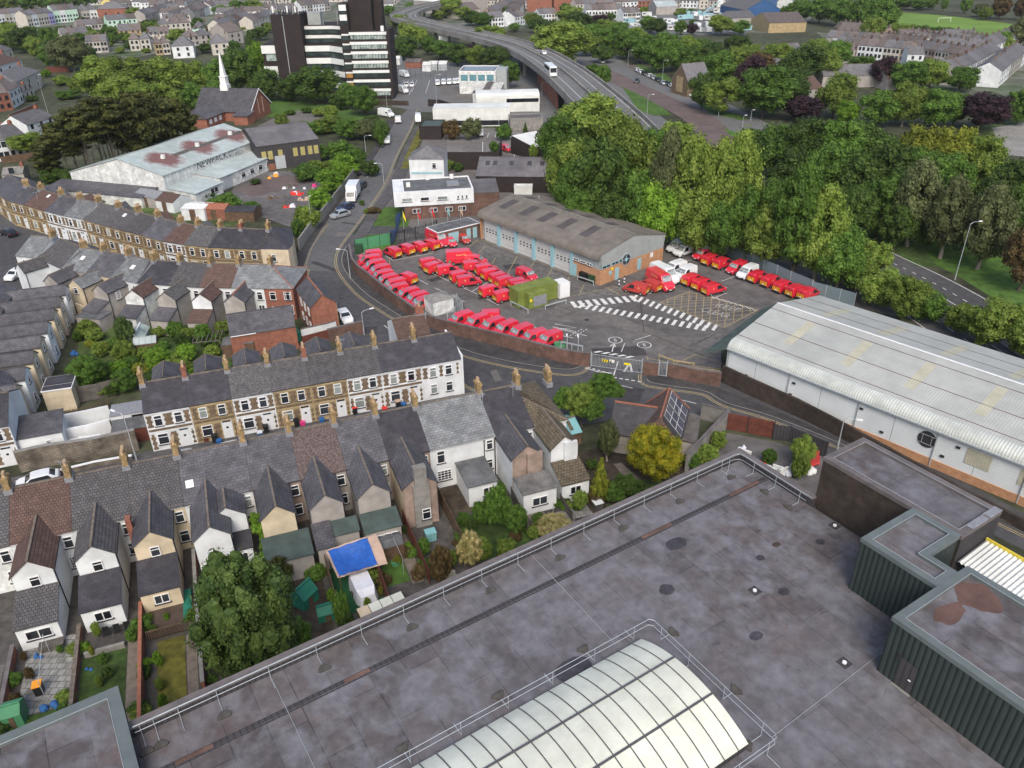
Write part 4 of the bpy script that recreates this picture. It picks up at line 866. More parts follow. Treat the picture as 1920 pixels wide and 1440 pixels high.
# end house at the lower left, stone front and white gable
q1=W(16,797,5.0); q0=q1-Vector((U20.x,U20.y,0))*4.6
t,w,rz,r=house(q0,q1,'stone fronted end house with blue slate roof and white gable',roof='slate_dark',wall='render_white',near='front',he=5,hr=6.9,dn=4,df=4,stone=True,chim=False)
lean(t,w+.05,w+4.4,4.2,.6,2.7,3.6,'render_white','slate'); window(t,w+2.9,.6,1.3,.55,.7)
gable_block(t,.6,3.4,8.01,12.5,4.7,5.8,'render_cream','slate','y',ov=.1,wname='rear_wing_wall',rname='rear_wing_roof')
b=MB(); b.box(w-8,w+4.4,.05,.3,0,1.1); 
# flat roofed cream extension with butterflies
a=W(78,736,3.0);c=W(133,728,3.0); t=thing('flat_roofed_extension','cream flat roofed extension with white edged black roof','extension',(a.x,a.y,0),angle(a,c)); w=(c-a).length; b=MB(); b.box(0,w,0,3.6,0,3.0); b.build('wall','render_cream',t); b=MB(); b.box(-.1,w+.1,-.1,3.7,3.01,3.12,1); b.box(0,w,.05,1.1,3.13,3.2,0); b.box(0,w,1.3,3.5,3.13,3.2,0); b.build('roof',['slate_dark','frame_white'],t)
# ---------------------------------------------------------------- delivery depot
A=W(901.7,448.3);B_=W(1124.6,535.8); 
rzD=angle(A,B_); LD=(B_-A).length; WD=15.6
t=thing('delivery_depot','long depot shed with rolled brown roof and five white dock doors','depot',(A.x,A.y,0),rzD)
HE=4.9;HR=6.55
def prof(o=0): # cross-section y,z with rolled eave at the dock side
    pts=[(-.55-o,HE-.45)]
    for k in range(6): a=math.pi*(1-.5*k/5); pts.append((.75+math.cos(a)*1.3,HE-.45+math.sin(a)*1.15))
    pts+= [(WD*.5,HR+.35),(WD+.3,HE+.2)]; return pts
b=MB(); sec=lambda x:[(x,y,z) for y,z in prof()]+[(x,y,z-.15) for y,z in prof()[::-1]]
b.loft([sec(-.25),sec(LD+.15)]); b.box(-.25,LD+.15,WD*.5-.12,WD*.5+.12,HR+.36,HR+.44,1); b.build('roof',['asbestos','concrete'],t,smooth=False)
for k,(fx) in enumerate((.06,.24,.4,.56,.74)):
    for side in(0,1):
        y0,y1=(WD*.18,WD*.42) if side==0 else (WD*.56,WD*.72); zf=lambda y:(HE+.7+(HR+.35-HE-.7)*(y-.75)/(WD*.5-.75)) if y<WD*.5 else (HR+.35+(HE+.2-HR-.35)*(y-WD*.5)/(WD*.5+.3))
        b=MB(); q=[(LD*fx,y0,zf(y0)+.02),(LD*fx+1.9,y0,zf(y0)+.02),(LD*fx+1.9,y1,zf(y1)+.02),(LD*fx,y1,zf(y1)+.02)]; b.face(q); b.build('roof_panel','asbestos_dark',t)
b=MB(); b.box(0,LD*.79,.6,WD-.02,0,HE-.6); b.build('rear_wall','clad_grey',t)
b=MB(); b.box(LD*.79,LD,-.0,WD,0,2.65); b.build('brick_wall','brick_orange',t); b=MB(); b.box(-.1,.0,0,WD,0,HE-.5); b.build('end_wall','brick_orange',t)
b=MB(); b.prism([(0,0)],0,0) if False else None
def gab(x0,x1,e=0): return None
b=MB(); pr=[(0,2.66),(.0,HE-.35)]+[(y,z-.17) for y,z in prof()[3:]]+[(WD,2.66)]
b.loft([[(LD-.12,y,z) for y,z in pr],[(LD-.02,y,z) for y,z in pr]]); b.build('gable_cladding','clad_grey',t)
b=MB(); b.box(LD*.79,LD-.02,.02,.2,2.66,HE-.3); b.build('front_cladding','clad_grey',t)
for k in range(5):
    x0=.5+k*(LD*.79-.6)/5; wd=(LD*.79-.6)/5
    b=MB(); b.box(x0+.35,x0+wd-.35,.3,.5,0,HE-.75); dd=b.build('dock_door','dock_door',t)
    b=MB()
    for r_ in(0,1):
        for c_ in range(4):
            cx=x0+.35+(wd-.7)*(.17+.22*c_)
            b.box(cx-.22,cx+.22,.27,.299,1.75+r_*.5,1.95+r_*.5)
    b.build('door_lights','glass',dd)
    b=MB(); b.box(x0+wd-.35,x0+wd+.35,-.1,.6,0,HE-.6); b.build('door_jamb','pale_blue',t)
b=MB(); b.box(.0,LD*.79,-.25,.55,HE-.75,HE-.4); b.build('fascia','concrete',t)
for x in(2.5,4.1,5.6): window(t,LD*.79+x-1.6,0,2.75,1.2,.45,0,style='pair')
def rwin(y,z,w_,h_,nm='window',m='glass',fm='pale_blue'):
    b=MB(); b.box(LD,LD+.05,y-w_/2,y+w_/2,z,z+h_); o=b.build(nm,fm,t); b=MB()
    n=max(1,int(w_/.7))
    for k in range(n): b.box(LD+.05,LD+.06,y-w_/2+.06+k*w_/n,y-w_/2-.04+(k+1)*w_/n,z+.06,z+h_-.06)
    b.build('pane',m,o)
rwin(1.3,2.75,1.8,.45);rwin(3.4,2.8,1.5,.45);rwin(4.9,2.85,1.0,.45)
b=MB(); b.tube((LD-.05,6.0,3.0),(LD+.1,6.0,3.0),1.05,1.05,24); rw=b.build('round_window','galv',t); b=MB(); b.tube((LD+.1,6.0,3.0),(LD+.12,6.0,3.0),.92,.92,24); b.build('pane','glass',rw); b=MB(); b.box(LD+.12,LD+.16,5.1,6.9,2.97,3.03); b.box(LD+.12,LD+.16,5.97,6.03,2.1,3.9); b.tube((LD+.121,6,3),(LD+.15,6,3),.32,.32,16); b.build('glazing_bars','pale_blue',rw)
b=MB(); b.box(LD,LD+.06,3.5,4.4,.05,2.1); b.build('door','pale_blue',t); b=MB(); b.box(LD,LD+.06,9.0,9.9,.3,2.3); b.build('door','pale_blue',t)
b=MB(); b.box(LD,LD+.04,12.2,12.9,1.7,2.5); b.build('sign','frame_white',t); b=MB(); b.box(LD,LD+.04,2.0,2.7,1.3,1.9); b.build('sign','pale_blue',t); b=MB(); b.box(LD,LD+.04,2.55,3.0,2.0,2.4); b.build('sign','chev_yellow',t)
b=MB(); b.box(LD*.79+.3,LD*.79+1.1,-.06,0,.05,2.1); b.build('door','pale_blue',t)
b=MB(); b.tube((3,12,HE+.5),(3,12,HE+1.6),.09,.09); b.build('flue','galv',t)
# ---------------------------------------------------------------- pale warehouse on the right
a0=W(1362.6,700,0); a1=W(1364,651,4.6);
gA=W(1364,650,4.6); gB=W(1915,866,4.6); gC=W(1640,757,4.6)
rzW=angle(gA,gB); WW=21.5; LW=75
t=thing('pale_warehouse','very long pale ribbed roof warehouse with round window in white wall','warehouse',(gA.x,gA.y,0),rzW)
ridge=W(1476,562,7.4); rr=Matrix.Rotation(-rzW,2)@Vector((ridge.x-gA.x,ridge.y-gA.y)); yr=10.2; HWR=7.5
b=MB()
pr=[(-.35,4.6)]
for k in range(7): a=math.pi*(1-.5*k/6)*1.0; pr.append((1.0+math.cos(a)*1.35,4.6+math.sin(a)*1.0+.05*k/6))
pr+= [(yr,HWR),(WW,5.2)]
sec=lambda x:[(x,y,z) for y,z in pr]+[(x,y,z-.18) for y,z in pr[::-1]]
i0=len(b.m); b.loft([sec(.2),sec(LW)]); n=len(pr)*2
for k in range(n): b.m[k]=1 if k<7 else 0
b.box(.2,LW,yr-.14,yr+.14,HWR+.01,HWR+.06,2); b.build('roof',['metal_roof_pale','metal_roof_edge','frame_white'],t)
zf=lambda y:5.65+(HWR-5.65)*(y-1.0)/(yr-1.0) if y<yr else HWR+(5.2-HWR)*(y-yr)/(WW-yr)
x=5.5
for k in range(9):
    for (ya,yb) in((3.2,8.6),(11.6,18.5)):
        b=MB(); b.face([(x,ya,zf(ya)+.02),(x+1.15,ya,zf(ya)+.02),(x+1.15,yb,zf(yb)+.02),(x,yb,zf(yb)+.02)]); b.build('rooflight','rooflight',t)
    x+=7.4
for y in(1.7,5.0,8.8,13.5,17.5):
    b=MB(); b.box(.2,LW,y-.035,y+.035,zf(y)-.02,zf(y)+.03); b.build('roof_seam','rust_stain',t)
b=MB(); b.box(0.2,LW,.0,WW-.2,1.0,4.62); b.build('wall','clad_white',t)
b=MB(); b.box(0.1,LW+.1,-.1,WW-.1,0,1.0); b.build('brick_plinth','brick_orange',t)
b=MB(); b.box(.2,LW,-.5,-.3,4.45,4.62); b.build('gutter','galv',t)
for k in range(9):
    x=.25+k*8.6; b=MB(); b.tube((x,-.12,.1),(x,-.12,4.5),.07,.07,6); b.build('downpipe','galv',t)
for x in(8.6*.5,8.6*1.5,8.6*2.5,8.6*3.5): b=MB(); b.box(x-.02,x+.02,-.012,-.001,1.0,4.5); b.build('panel_joint','galv_dark',t)
for x,z in((3.2,1.7),(9.5,3.2),(9.3,1.6),(17.8,3.4),(20.5,1.6),(28.2,3.4),(27,1.7),(36,1.6)): b=MB(); b.box(x-.2,x+.2,-.14,-.001,z,z+.22); b.build('bulkhead_light','bumper',t)
# round window: find along wall from photo
q=W(1746,816,3.1); xl=(Matrix.Rotation(-rzW,2)@Vector((q.x-gA.x,q.y-gA.y))).x
b=MB(); b.tube((xl,-.09,3.0),(xl,.05,3.0),.95,.95,28); rw=b.build('round_window','bumper',t); b=MB(); b.box(xl-.5,xl-.46,-.13,-.09,2.45,3.55); b.box(xl+.46,xl+.5,-.13,-.09,2.45,3.55); b.box(xl-.8,xl+.8,-.13,-.09,2.45,2.49); b.box(xl-.8,xl+.8,-.13,-.09,3.5,3.54); b.build('window_bars','galv',rw)
for (pa,pb) in(((1821,835),(1851,880)),((1916,880),(1935,930))):
    q=W(*pa,3.8); x0=(Matrix.Rotation(-rzW,2)@Vector((q.x-gA.x,q.y-gA.y))).x; b=MB(); b.box(x0,x0+2.4,-.05,-.001,2.1,3.9); b.build('louvre','rooflight',t)
# lean-to canopy at its left gable
b=MB(); y0,y1=-.2,16
b.face([(-2.4,-1.2,3.5),(.15,-.3,4.7),(.15,yr,HWR-.1),(-1.6,yr-.2,6.2)][::-1]); b.face([(-1.6,yr-.2,6.2),(.15,yr,HWR-.1),(.15,WW-1,5.3),(-1.4,WW-2,4.6)][::-1]); b.face([(-2.4,-1.2,3.2),(.15,-.3,4.4),(.15,-.3,4.7),(-2.4,-1.2,3.5)]); b.build('verge_canopy','felt_green',t)
b=MB(); b.loft([[(.19,0,0),(.19,0,4.6),(.19,yr,HWR-.2),(.19,WW-.2,5.1),(.19,WW-.2,0)],[(.4,0,0),(.4,0,4.6),(.4,yr,HWR-.2),(.4,WW-.2,5.1),(.4,WW-.2,0)]]); b.build('gable_wall','clad_white',t)
# ---------------------------------------------------------------- the big flat roof under the camera
KX,KY=18.73,53.88; RZ=R(32.4); DZ=12.0
t=thing('flat_roofed_block','vast flat felt roofed block with parapet, vaulted skylight and green plant rooms','building',(KX,KY,0),RZ)
BR=t
def loc(px_,z):
    w=W(px_[0],px_[1],z); d=Matrix.Rotation(-RZ,2)@Vector((w.x-KX,w.y-KY)); return d.x,d.y
b=MB(); b.box(-47.4,0,-62,0,0,DZ-.3); b.box(0.02,4.5,-62,-7.8,0,DZ); b.build('wall','clad_charcoal',t)
b=MB(); b.box(-47.4,-.5,-62,-.5,DZ-.25,DZ); b.build('roof_deck','roof_felt',t)
b=MB(); b.box(-47.4,.06,-.5,.06,DZ-.3,DZ+.62); b.box(-.5,.06,-7.7,-.501,DZ-.3,DZ+.62); b.build('parapet','clad_charcoal',t)
b=MB(); b.box(-47.4,.1,-.52,.1,DZ+.625,DZ+.69); b.box(-.52,.1,-7.72,-.521,DZ+.625,DZ+.69); b.build('parapet_coping','coping',t)
b=MB(); b.tube((-47.3,-.47,DZ+.73),(-.45,-.47,DZ+.73),.018,.018,5); b.tube((-.45,-.47,DZ+.73),(-.45,-7.6,DZ+.73),.018,.018,5); b.build('coping_bead','galv',t)
b=MB(); b.box(-47.3,-.6,-3.5,-3.2,DZ+.003,DZ+.02); b.box(-47.3,-.6,-3.66,-3.54,DZ+.003,DZ+.012); b.build('roof_gutter','clad_charcoal',t)
rnf=random.Random(3)
for (u0,v0,sx,sy,m) in((-24.5,10.0,1.3,.8,'slate_dark'),(-11.8,5.2,.9,.6,'slate_dark'),(-15.5,8.2,.6,.5,'slate_dark'),(-8,9.5,.35,.3,'slate_dark'),(-9.2,12.6,.45,.35,'slate_dark'),(-3.2,10.7,.4,.3,'slate_dark'),(-6.0,9.2,.35,.25,'brick_dark'),(-13.6,14.2,.5,.35,'slate_dark')):
    b=MB(); n=18; b.face([(u0+math.cos(6.283*k/n)*sx*rnf.uniform(.85,1.05),-v0+math.sin(6.283*k/n)*sy*rnf.uniform(.85,1.05),DZ+.006) for k in range(n)]); b.build('roof_patch',m,t)
for a,c,w_ in(((643,1273),(690,1250),.3),((1200,1005),(1256,980),.28),((1370,930),(1425,905),.3),((330,1437),(400,1400),.3)):
    x0,y0=loc(a,DZ);x1,y1=loc(c,DZ); b=MB(); b.box(x0,x1,-3.53,-3.25,DZ+.021,DZ+.026); b.build('damp_streak','brick_brown',t)
for (q) in((1415,1108),(1583,1243),(1565,986)):
    x,y=loc(q,DZ); b=MB(); b.box(x-.35,x+.35,y-.35,y+.35,DZ+.004,DZ+.013); o=b.build('drain_outlet','clad_charcoal',t); b=MB(); b.tube((x,y,DZ+.01),(x,y,DZ+.1),.13,.13,12); b.build('outlet_cap','frame_white',o)
for a,c in(((992,1030),(1150,1205)),((503,1255),(590,1440)),((1447,1383),(1655,1222))):
    x0,y0=loc(a,DZ+.3 if a[1]<1300 and a[0]!=1447 else DZ);x1,y1=loc(c,DZ); b=MB(); b.tube((x0,y0,DZ+.03),(x1,y1,DZ+.03),.014,.014,5); b.build('conductor_cable','galv',t)
# plant rooms
def room(poly,zt,wallm,cop,name='plant_room',mw=None,cw=.45):
    b=MB(); b.prism(poly,DZ-.2,zt-.25); o=b.build(name,wallm,t)
    # parapet ring
    P=[Vector(p) for p in poly]; ar=sum(P[k].x*P[(k+1)%len(P)].y-P[(k+1)%len(P)].x*P[k].y for k in range(len(P)));
    if ar<0:P=P[::-1]
    n=len(P); inn=[];out=[]
    for k in range(n):
        e1=(P[k]-P[k-1]).normalized(); e2=(P[(k+1)%n]-P[k]).normalized(); n1=Vector((-e1.y,e1.x)); n2=Vector((-e2.y,e2.x)); bis=(n1+n2); bis=bis/(1+n1.dot(n2)); inn.append(P[k]+bis*cw); out.append(P[k]-bis*.05)
    b=MB()
    for k in range(n):
        k2=(k+1)%n; a_,b_,c_,d_=out[k],out[k2],inn[k2],inn[k]
        b.face([(a_.x,a_.y,zt),(b_.x,b_.y,zt),(c_.x,c_.y,zt),(d_.x,d_.y,zt)]); b.face([(d_.x,d_.y,zt),(c_.x,c_.y,zt),(c_.x,c_.y,zt-.24),(d_.x,d_.y,zt-.24)]); b.face([(a_.x,a_.y,zt-.3),(b_.x,b_.y,zt-.3),(b_.x,b_.y,zt),(a_.x,a_.y,zt)])
    b.build('coping',cop,o); b=MB(); b.face([(p.x,p.y,zt-.22) for p in inn]); b.build('felt_deck','roof_felt',o)
    b=MB(); 
    for k in range(n): k2=(k+1)%n; b.tube((inn[k].x,inn[k].y,zt+.015),(inn[k2].x,inn[k2].y,zt+.015),.017,.017,5)
    b.build('coping_bead','rail_steel',o); return o
r1=room([(-.02,-7.6),(4.55,-7.6),(4.55,-18.1),(-.02,-18.1)],16.3,'brick_dark','coping','plant_room')
b=MB(); b.box(4.551,4.6,-18.05,-7.65,0,16); b.box(-.02,4.6,-18.16,-18.101,DZ,16); b.build('cladding','clad_charcoal',r1)
b=MB(); b.box(3.2,4.62,-18.16,-17.6,16.305,16.33); b.box(1.2,3.0,-18.16,-17.64,16.305,16.335) ; b.build('coping_patch','lead',r1)
r2=room([(-5.42,-14.75),(-.03,-14.75),(-.03,-18.0),(-3.35,-18.0),(-3.35,-19.85),(-5.42,-19.85)],16.32,'clad_green_dark','coping_green')
r3=room([(-9.7,-19.9),(-2.4,-19.9),(-2.4,-45),(-9.7,-45)],16.35,'clad_green_dark','coping_green')
# the stain on the nearest plant room roof
b=MB(); n=26; b.face([(-4.1+math.cos(6.283*k/n)*1.2*(1+.12*math.sin(6.283*k/n*3)+.08*math.sin(6.283*k/n*7)),-21.6+math.sin(6.283*k/n)*1.25*(1+.12*math.cos(6.283*k/n*4)),16.14) for k in range(n)]); b.build('rust_stain','rust_stain',r3)
b=MB(); b.face([(-6.6+math.cos(6.283*k/n)*1.2*(1+.12*math.sin(6.283*k/n*5)),-21.4+math.sin(6.283*k/n)*.6*(1+.15*math.cos(6.283*k/n*3)),16.143) for k in range(n)]); b.build('rust_stain','rust_stain',r3)
x0,y0=loc((1666,1286),DZ);x1,y1=loc((1695,1311),DZ); b=MB(); b.box(-9.76,-9.7,y1,y0,DZ+.02,DZ+2.05); dd=b.build('door','clad_charcoal',r3); b=MB(); b.box(-9.82,-9.76,y1+.15,y1+.3,DZ+1.0,DZ+1.05); b.build('handle','frame_white',dd); b=MB(); b.box(-9.9,-9.76,y1-.05,y0+.05,DZ,DZ+.06); b.build('threshold','concrete',dd)
b=MB(); b.box(-9.78,-9.702,-21,-20.8,DZ+2.0,DZ+2.3); b.build('wall_light','bumper',r3)
# lower left block
r4=room([(-75,2.35),(-47.42,2.35),(-47.42,-40),(-75,-40)],13.3,'clad_charcoal','coping_green',name='lower_block',cw=.6)
# corrugated canopy with yellow fascia at the right
b=MB(); 
for k in range(30):
    y=-18.3-k*.3; 
    b.face([(0.1,y,14.2),(0.1,y-.15,14.32),(3.2,y-.15,14.62),(3.2,y,14.5)][::-1]); b.face([(0.1,y-.15,14.32),(0.1,y-.3,14.2),(3.2,y-.3,14.5),(3.2,y-.15,14.62)][::-1])
cn=b.build('canopy','sheet_white',t); b=MB(); b.box(3.2,3.32,-28,-18.3,14.3,14.75); b.build('fascia','yellow_paint',cn); b=MB(); b.box(-2.3,.05,-28,-20.1,13.9,14.05); b.build('canopy_gutter','coping_green',cn)
# skylight
XS0,XS1=-62.0,-19.95; V0,V1=10.75,19.35; ch=(V1-V0)/2; RI=1.2; RR=(ch*ch+RI*RI)/(2*RI); half=math.asin(ch/RR); ZB=DZ+.42
def arc(n,off=0):
    return [( -(V0+ch+(RR+off)*math.sin(-half+2*half*k/n)), ZB+RI-RR+(RR+off)*math.cos(-half+2*half*k/n)) for k in range(n+1)]
b=MB(); b.box(XS0,XS1,-V1,-V0,DZ,ZB-.01); sk=b.build('skylight','clad_charcoal',t)
b=MB(); A_=arc(24); b.loft([[(XS0,y,z) for y,z in A_],[(XS1,y,z) for y,z in A_]],closed=True); b.build('glazing','skylight_grp',sk,smooth=False)
x=XS1-.75; k=0
while x>XS0 and k<34:
    b=MB(); o1=arc(18,.035); b.loft([[(x-.035,y,z) for y,z in o1],[(x+.035,y,z) for y,z in o1]],cap=False,closed=False); b.build('glazing_bar','skylight_bar',sk); x-=1.03; k+=1
for f in(1/3,2/3):
    a=-half+2*half*f; y=-(V0+ch+(RR+.05)*math.sin(a)); z=ZB+RI-RR+(RR+.05)*math.cos(a); b=MB(); b.box(XS0,XS1,y-.06,y+.06,z-.03,z+.02); b.build('purlin_bar','skylight_bar',sk)
# guard rails
def fw(b):
    b.loft([[(-.12,-.02,0),(.12,-.02,0),(.12,-.02,.1),(-.12,-.02,.1)],[(-.42,-.42,0),(.42,-.42,0),(.42,-.42,.14),(-.42,-.42,.14)],[(-.3,-.52,0),(.3,-.52,0),(.3,-.52,.12),(-.3,-.52,.12)]])
def fp(b): b.tube((0,0,0),(0,0,1.1),.021,.021,6); b.tube((0,0,.05),(0,-.85,.05),.024,.024,6); b.tube((0,0,.6),(0,.0,.62),.04,.04,6)
MW=cached(('counterweight',),fw,['rubber']); MP=cached(('rail_post',),fp,['rail_steel'])
def rail(label,pts,posts,par_z=DZ,heights=(1.08,.6)):
    """pts in roof coordinates; posts=[(x,y,dir,weighted)]"""
    g=thing('guard_rail',label,'guard rail',(KX,KY,par_z),RZ)
    for h in heights: b=MB(); b.path([(x,y,h) for x,y in pts],.02,6); b.build('rail_tube','rail_steel',g)
    for (x,y,d,wt) in posts:
        p=put(MP,'rail_post',g,(x,y,0),d)
        if wt: put(MW,'counterweight',p,(0,-.75,.0))
    return g
pp=[]
for k in range(9):
    u=-46.0+5.4*k+ (0); 
us=[-46.9,-46.2]+[-42.8,-36.9,-31.1,-25.3,-19.6,-13.9,-8.3,-2.8]
for u in us: pp.append((u,-.75,0,True))
for u in[-44.9,-39.8,-34,-28.2,-22.4,-16.7,-11,-5.5]: pp.append((u,-.75,0,False))
for v in(2.4,4.6,6.9): pp.append((-.95,-v,R(-90),v>2.5))
pp.append((-2.2,-.95,R(-60),False))
rail('silver guard rail along the garden side parapet, on black weights',[(-47.2,-.75),(-1.5,-.75),(-1.05,-.95),(-.95,-1.3),(-.95,-7.5)],pp)
rp=[(-18.9,-20.2),(-18.75,-20.0),(-18.75,-10.5),(-18.95,-10.25),(-62,-10.25)]
pp=[(-18.75,-11.2,R(90),True),(-18.75,-13.6,R(-90),False),(-18.75,-16.4,R(90),True),(-18.75,-19.2,R(-90),True)]
for k in range(14): pp.append((-20.1-3.05*k,-10.25,R(180),k%2==1))
rail('silver guard rail round the corner of the vaulted skylight',rp,pp)
rail('low handrail at the shaded foot of the skylight end',[(-18.9,-20.2),(-26,-20.2)],[(-19.4,-20.2,0,False),(-21.6,-20.2,0,True),(-24,-20.2,0,False)])
# yard between block and road
fence('rusty dark boarded yard gate and fence beside the road',px([(1361,805),(1400,812),(1448,822)]),2.2,'timber_red',name='yard_fence',pm='bumper')
fence('dark panel fence behind the yard shrubs by the road',px([(1448,824),(1478,828),(1547,858)]),2.0,'clad_charcoal',name='yard_fence')
sheet('service_yard',[(1330,830),(1365,812),(1450,828),(1560,862),(1560,960),(1400,960),(1300,880)],.03,'asphalt_old')
wallrun('block_wall','grey concrete block wall slanting up from the big roof to the shed',px([(1285,885),(1364,800)]),2.4,.25,'concrete','coping')
wallrun('rendered_wall','low mossy concrete wall beside the grey lean-to shed',px([(1313,785),(1366,798)]),2.0,.22,'concrete','coping')
# retaining wall along the pale warehouse
wp=px([(1352,715),(1400,738),(1490,778),(1560,812),(1660,862),(1800,935),(1950,1010),(2150,1110)])
wallrun('retaining_wall','long dark brick retaining wall in front of the pale warehouse',wp,[2.3,2.3,2.2,2.0,1.6,1.3,1.1,1.0],.35,'brick_dark',None)
# ---------------------------------------------------------------- vehicles
def car_body(b,S,hw,zlow=.28,tw=.78,mi=0,belt=.98):
    """S: stations (x, top z); cabin narrows above the belt line"""
    secs=[]
    for x,zt,f in S:
        w=hw*f; t=max(0,min(1,(zt-belt)/.7)); wt=w*(1-(1-tw)*t) if zt>belt else w*.97
        zb=min(belt,zt-.04); secs.append([(x,-w*.94,zlow),(x,-w,zlow+.2),(x,-w,zb-.06),(x,-w*.985,zb),(x,-wt,zt-.05),(x,-wt*.9,zt),(x,wt*.9,zt),(x,wt,zt-.05),(x,w*.985,zb),(x,w,zb-.06),(x,w,zlow+.2),(x,w*.94,zlow)])
    b.loft(secs,mi)
def wheels(par,xs,hw,r=.32):
    def f(b): b.tube((0,-.12,0),(0,.12,0),r,r,16)
    def g(b): b.tube((0,-.135,0),(0,.135,0),r*.6,r*.6,12)
    mw=cached(('wheel',r),f,['tyre']); mr=cached(('rim',r),g,['rim'])
    for x in xs:
        for s in(-1,1): w=put(mw,'wheel',par,(x,s*(hw-.085),r)); put(mr,'rim',w)
def quad(par,name,m,pts): b=MB(); b.face(pts); return b.build(name,m,par)
def proto_van(kind,paint):
    """small delivery van / panel van; x forward"""
    t=thing('delivery_van','tmp','van'); 
    if kind=='small':
        hw=.9; S=[(-2.2,1.1,.93),(-2.17,1.72,.96),(-2.0,1.82,1),(-.6,1.86,1),(.45,1.8,1),(.75,1.68,1),(1.3,1.14,1),(1.75,1.04,.97),(2.08,.86,.9),(2.2,.62,.8)]; wx=(-1.35,1.4); r=.32; gl=((.5,1.3),(1.22,.78)); top=1.78
        ws=[(1.29,-.79,1.15),(1.29,.79,1.15),(.77,.7,1.68),(.77,-.7,1.68)]; sw=[(-.05,.99,.05),(1.12,1.0,.05),(.68,1.6,.1),(-.02,1.62,.1)]
    else:
        hw=1.0; S=[(-2.9,1.2,.95),(-2.87,2.3,.97),(-2.65,2.45,1),(1.0,2.47,1),(1.35,2.35,1),(1.95,1.45,1),(2.6,1.18,.96),(2.85,.95,.88),(2.93,.6,.8)]; wx=(-1.75,1.85); r=.35
        ws=[(1.93,-.82,1.5),(1.93,.82,1.5),(1.4,.7,2.3),(1.4,-.7,2.3)]; sw=[(.75,1.3,.06),(1.85,1.32,.06),(1.45,2.0,.14),(.8,2.05,.14)]
    b=MB(); car_body(b,S,hw,tw=.86 if kind=='small' else .88,belt=1.0 if kind=='small' else 1.3); b.build('body',paint,t,smooth=False)
    b=MB(); b.face([(x+.03,y,z+.03) for x,y,z in ws]); b.build('windscreen','windscreen',t)
    for s in(-1,1):
        P=[]
        for x,z,ins in sw:
            tt=max(0,(z-(1.0 if kind=='small' else 1.3))/.7); P.append((x,s*(hw*(1-(.14 if kind=='small' else .12)*tt)+.012),z))
        b=MB(); b.face(P if s<0 else P[::-1]); b.build('side_window','car_glass',t)
        x=S[-2][0]; b=MB(); b.box(x-.12,x+.06,s*hw*.58,s*hw*.86,.68,.85); b.build('headlight','lamp_glass',t)
        b=MB(); b.box(S[0][0]-.03,S[0][0]+.02,s*hw*.78,s*hw*.9,.9,1.35); b.build('tail_light','lamp_red',t)
        b=MB(); b.box((sw[1][0]-.12),(sw[1][0]+.02),s*(hw+.02),s*(hw+.2),1.05,1.22); b.build('mirror','bumper',t)
    x=S[-1][0]; b=MB(); b.box(x-.12,x+.05,-hw*.8,hw*.8,.3,.55); b.build('bumper','bumper',t); b=MB(); b.box(S[0][0]-.06,S[0][0]+.05,-hw*.85,hw*.85,.3,.5); b.build('bumper','bumper',t)
    b=MB(); b.box(x+.0,x+.06,-.26,.26,.42,.53); b.build('number_plate','plate',t)
    b=MB(); b.box(S[0][0]-.07,S[0][0]-.0,-.26,.26,.6,.71); b.build('number_plate','plate',t)
    wheels(t,wx,hw,r)
    for s in(-1,1): b=MB(); b.box(wx[0]+r+.1,wx[1]-r-.1,s*(hw-.02),s*(hw+.012),.28,.42); b.build('sill_trim','bumper',t)
    b=MB(); b.box(S[0][0]-.035,S[0][0]-.028,-.012,.012,.55,1.6 if kind=='small' else 2.2); b.build('door_seam','bumper',t)
    return t,S,hw
def chevrons(t,S,hw,z0=.52,z1=1.2):
    b=MB(); x=S[0][0]-.025; b.face([(x,-hw*.85,z0),(x,-hw*.85,z1),(x,hw*.85,z1),(x,hw*.85,z0)]); c=b.build('chevron_panel','chev_yellow',t); b=MB()
    for s in(-1,1):
        for k in range(3):
            y0=.04+k*.3; q=[(x-.008,s*y0,z1),(x-.008,s*(y0+.16),z1),(x-.008,s*min(hw*.85,y0+.16+.2),z0),(x-.008,s*min(hw*.85,y0+.2),z0)]; b.face(q if s<0 else q[::-1])
    b.build('chevron_stripes','chev_red',c)
def emblem(t,x,hw,z):
    for s in(-1,1):
        b=MB(); y=s*(hw+.015); 
        for dx,dz,w_,h_ in((0,0,.22,.07),(0,.1,.1,.1),(-.02,-.1,.3,.05)): b.face([(x+dx-w_/2,y,z+dz),(x+dx+w_/2,y,z+dz),(x+dx+w_/2,y,z+dz+h_),(x+dx-w_/2,y,z+dz+h_)] if s<0 else [(x+dx+w_/2,y,z+dz),(x+dx-w_/2,y,z+dz),(x+dx-w_/2,y,z+dz+h_),(x+dx+w_/2,y,z+dz+h_)])
        b.build('side_emblem','emblem_yellow',t)
PV,S_,h_=proto_van('small','van_red'); chevrons(PV,S_,h_); emblem(PV,-.9,h_*.985,1.25)
b=MB(); b.box(-.09,.09,-.09,.09,1.845,1.875); 
PW,S_,h_=proto_van('small','car_white')
PB,S_,h_=proto_van('large','van_red'); 
for s in(-1,1): text('Royal Mail',.42,'side_lettering','emblem_yellow',PB,(-1.2 if s<0 else .9,s*(h_*.97+.02),1.75),(1 if s<0 else -1,0,0),(0,0,1))
for s in(-1,1): b=MB(); y=s*(1.0+.012); b.face([(-2.7,y,.6),(-2.1,y,.6),(-2.4,y,1.2)] if s<0 else [(-2.1,y,.6),(-2.7,y,.6),(-2.4,y,1.2)]); b.build('side_flash','shed_green',PB)
PL,S_,h_=proto_van('large','car_white')
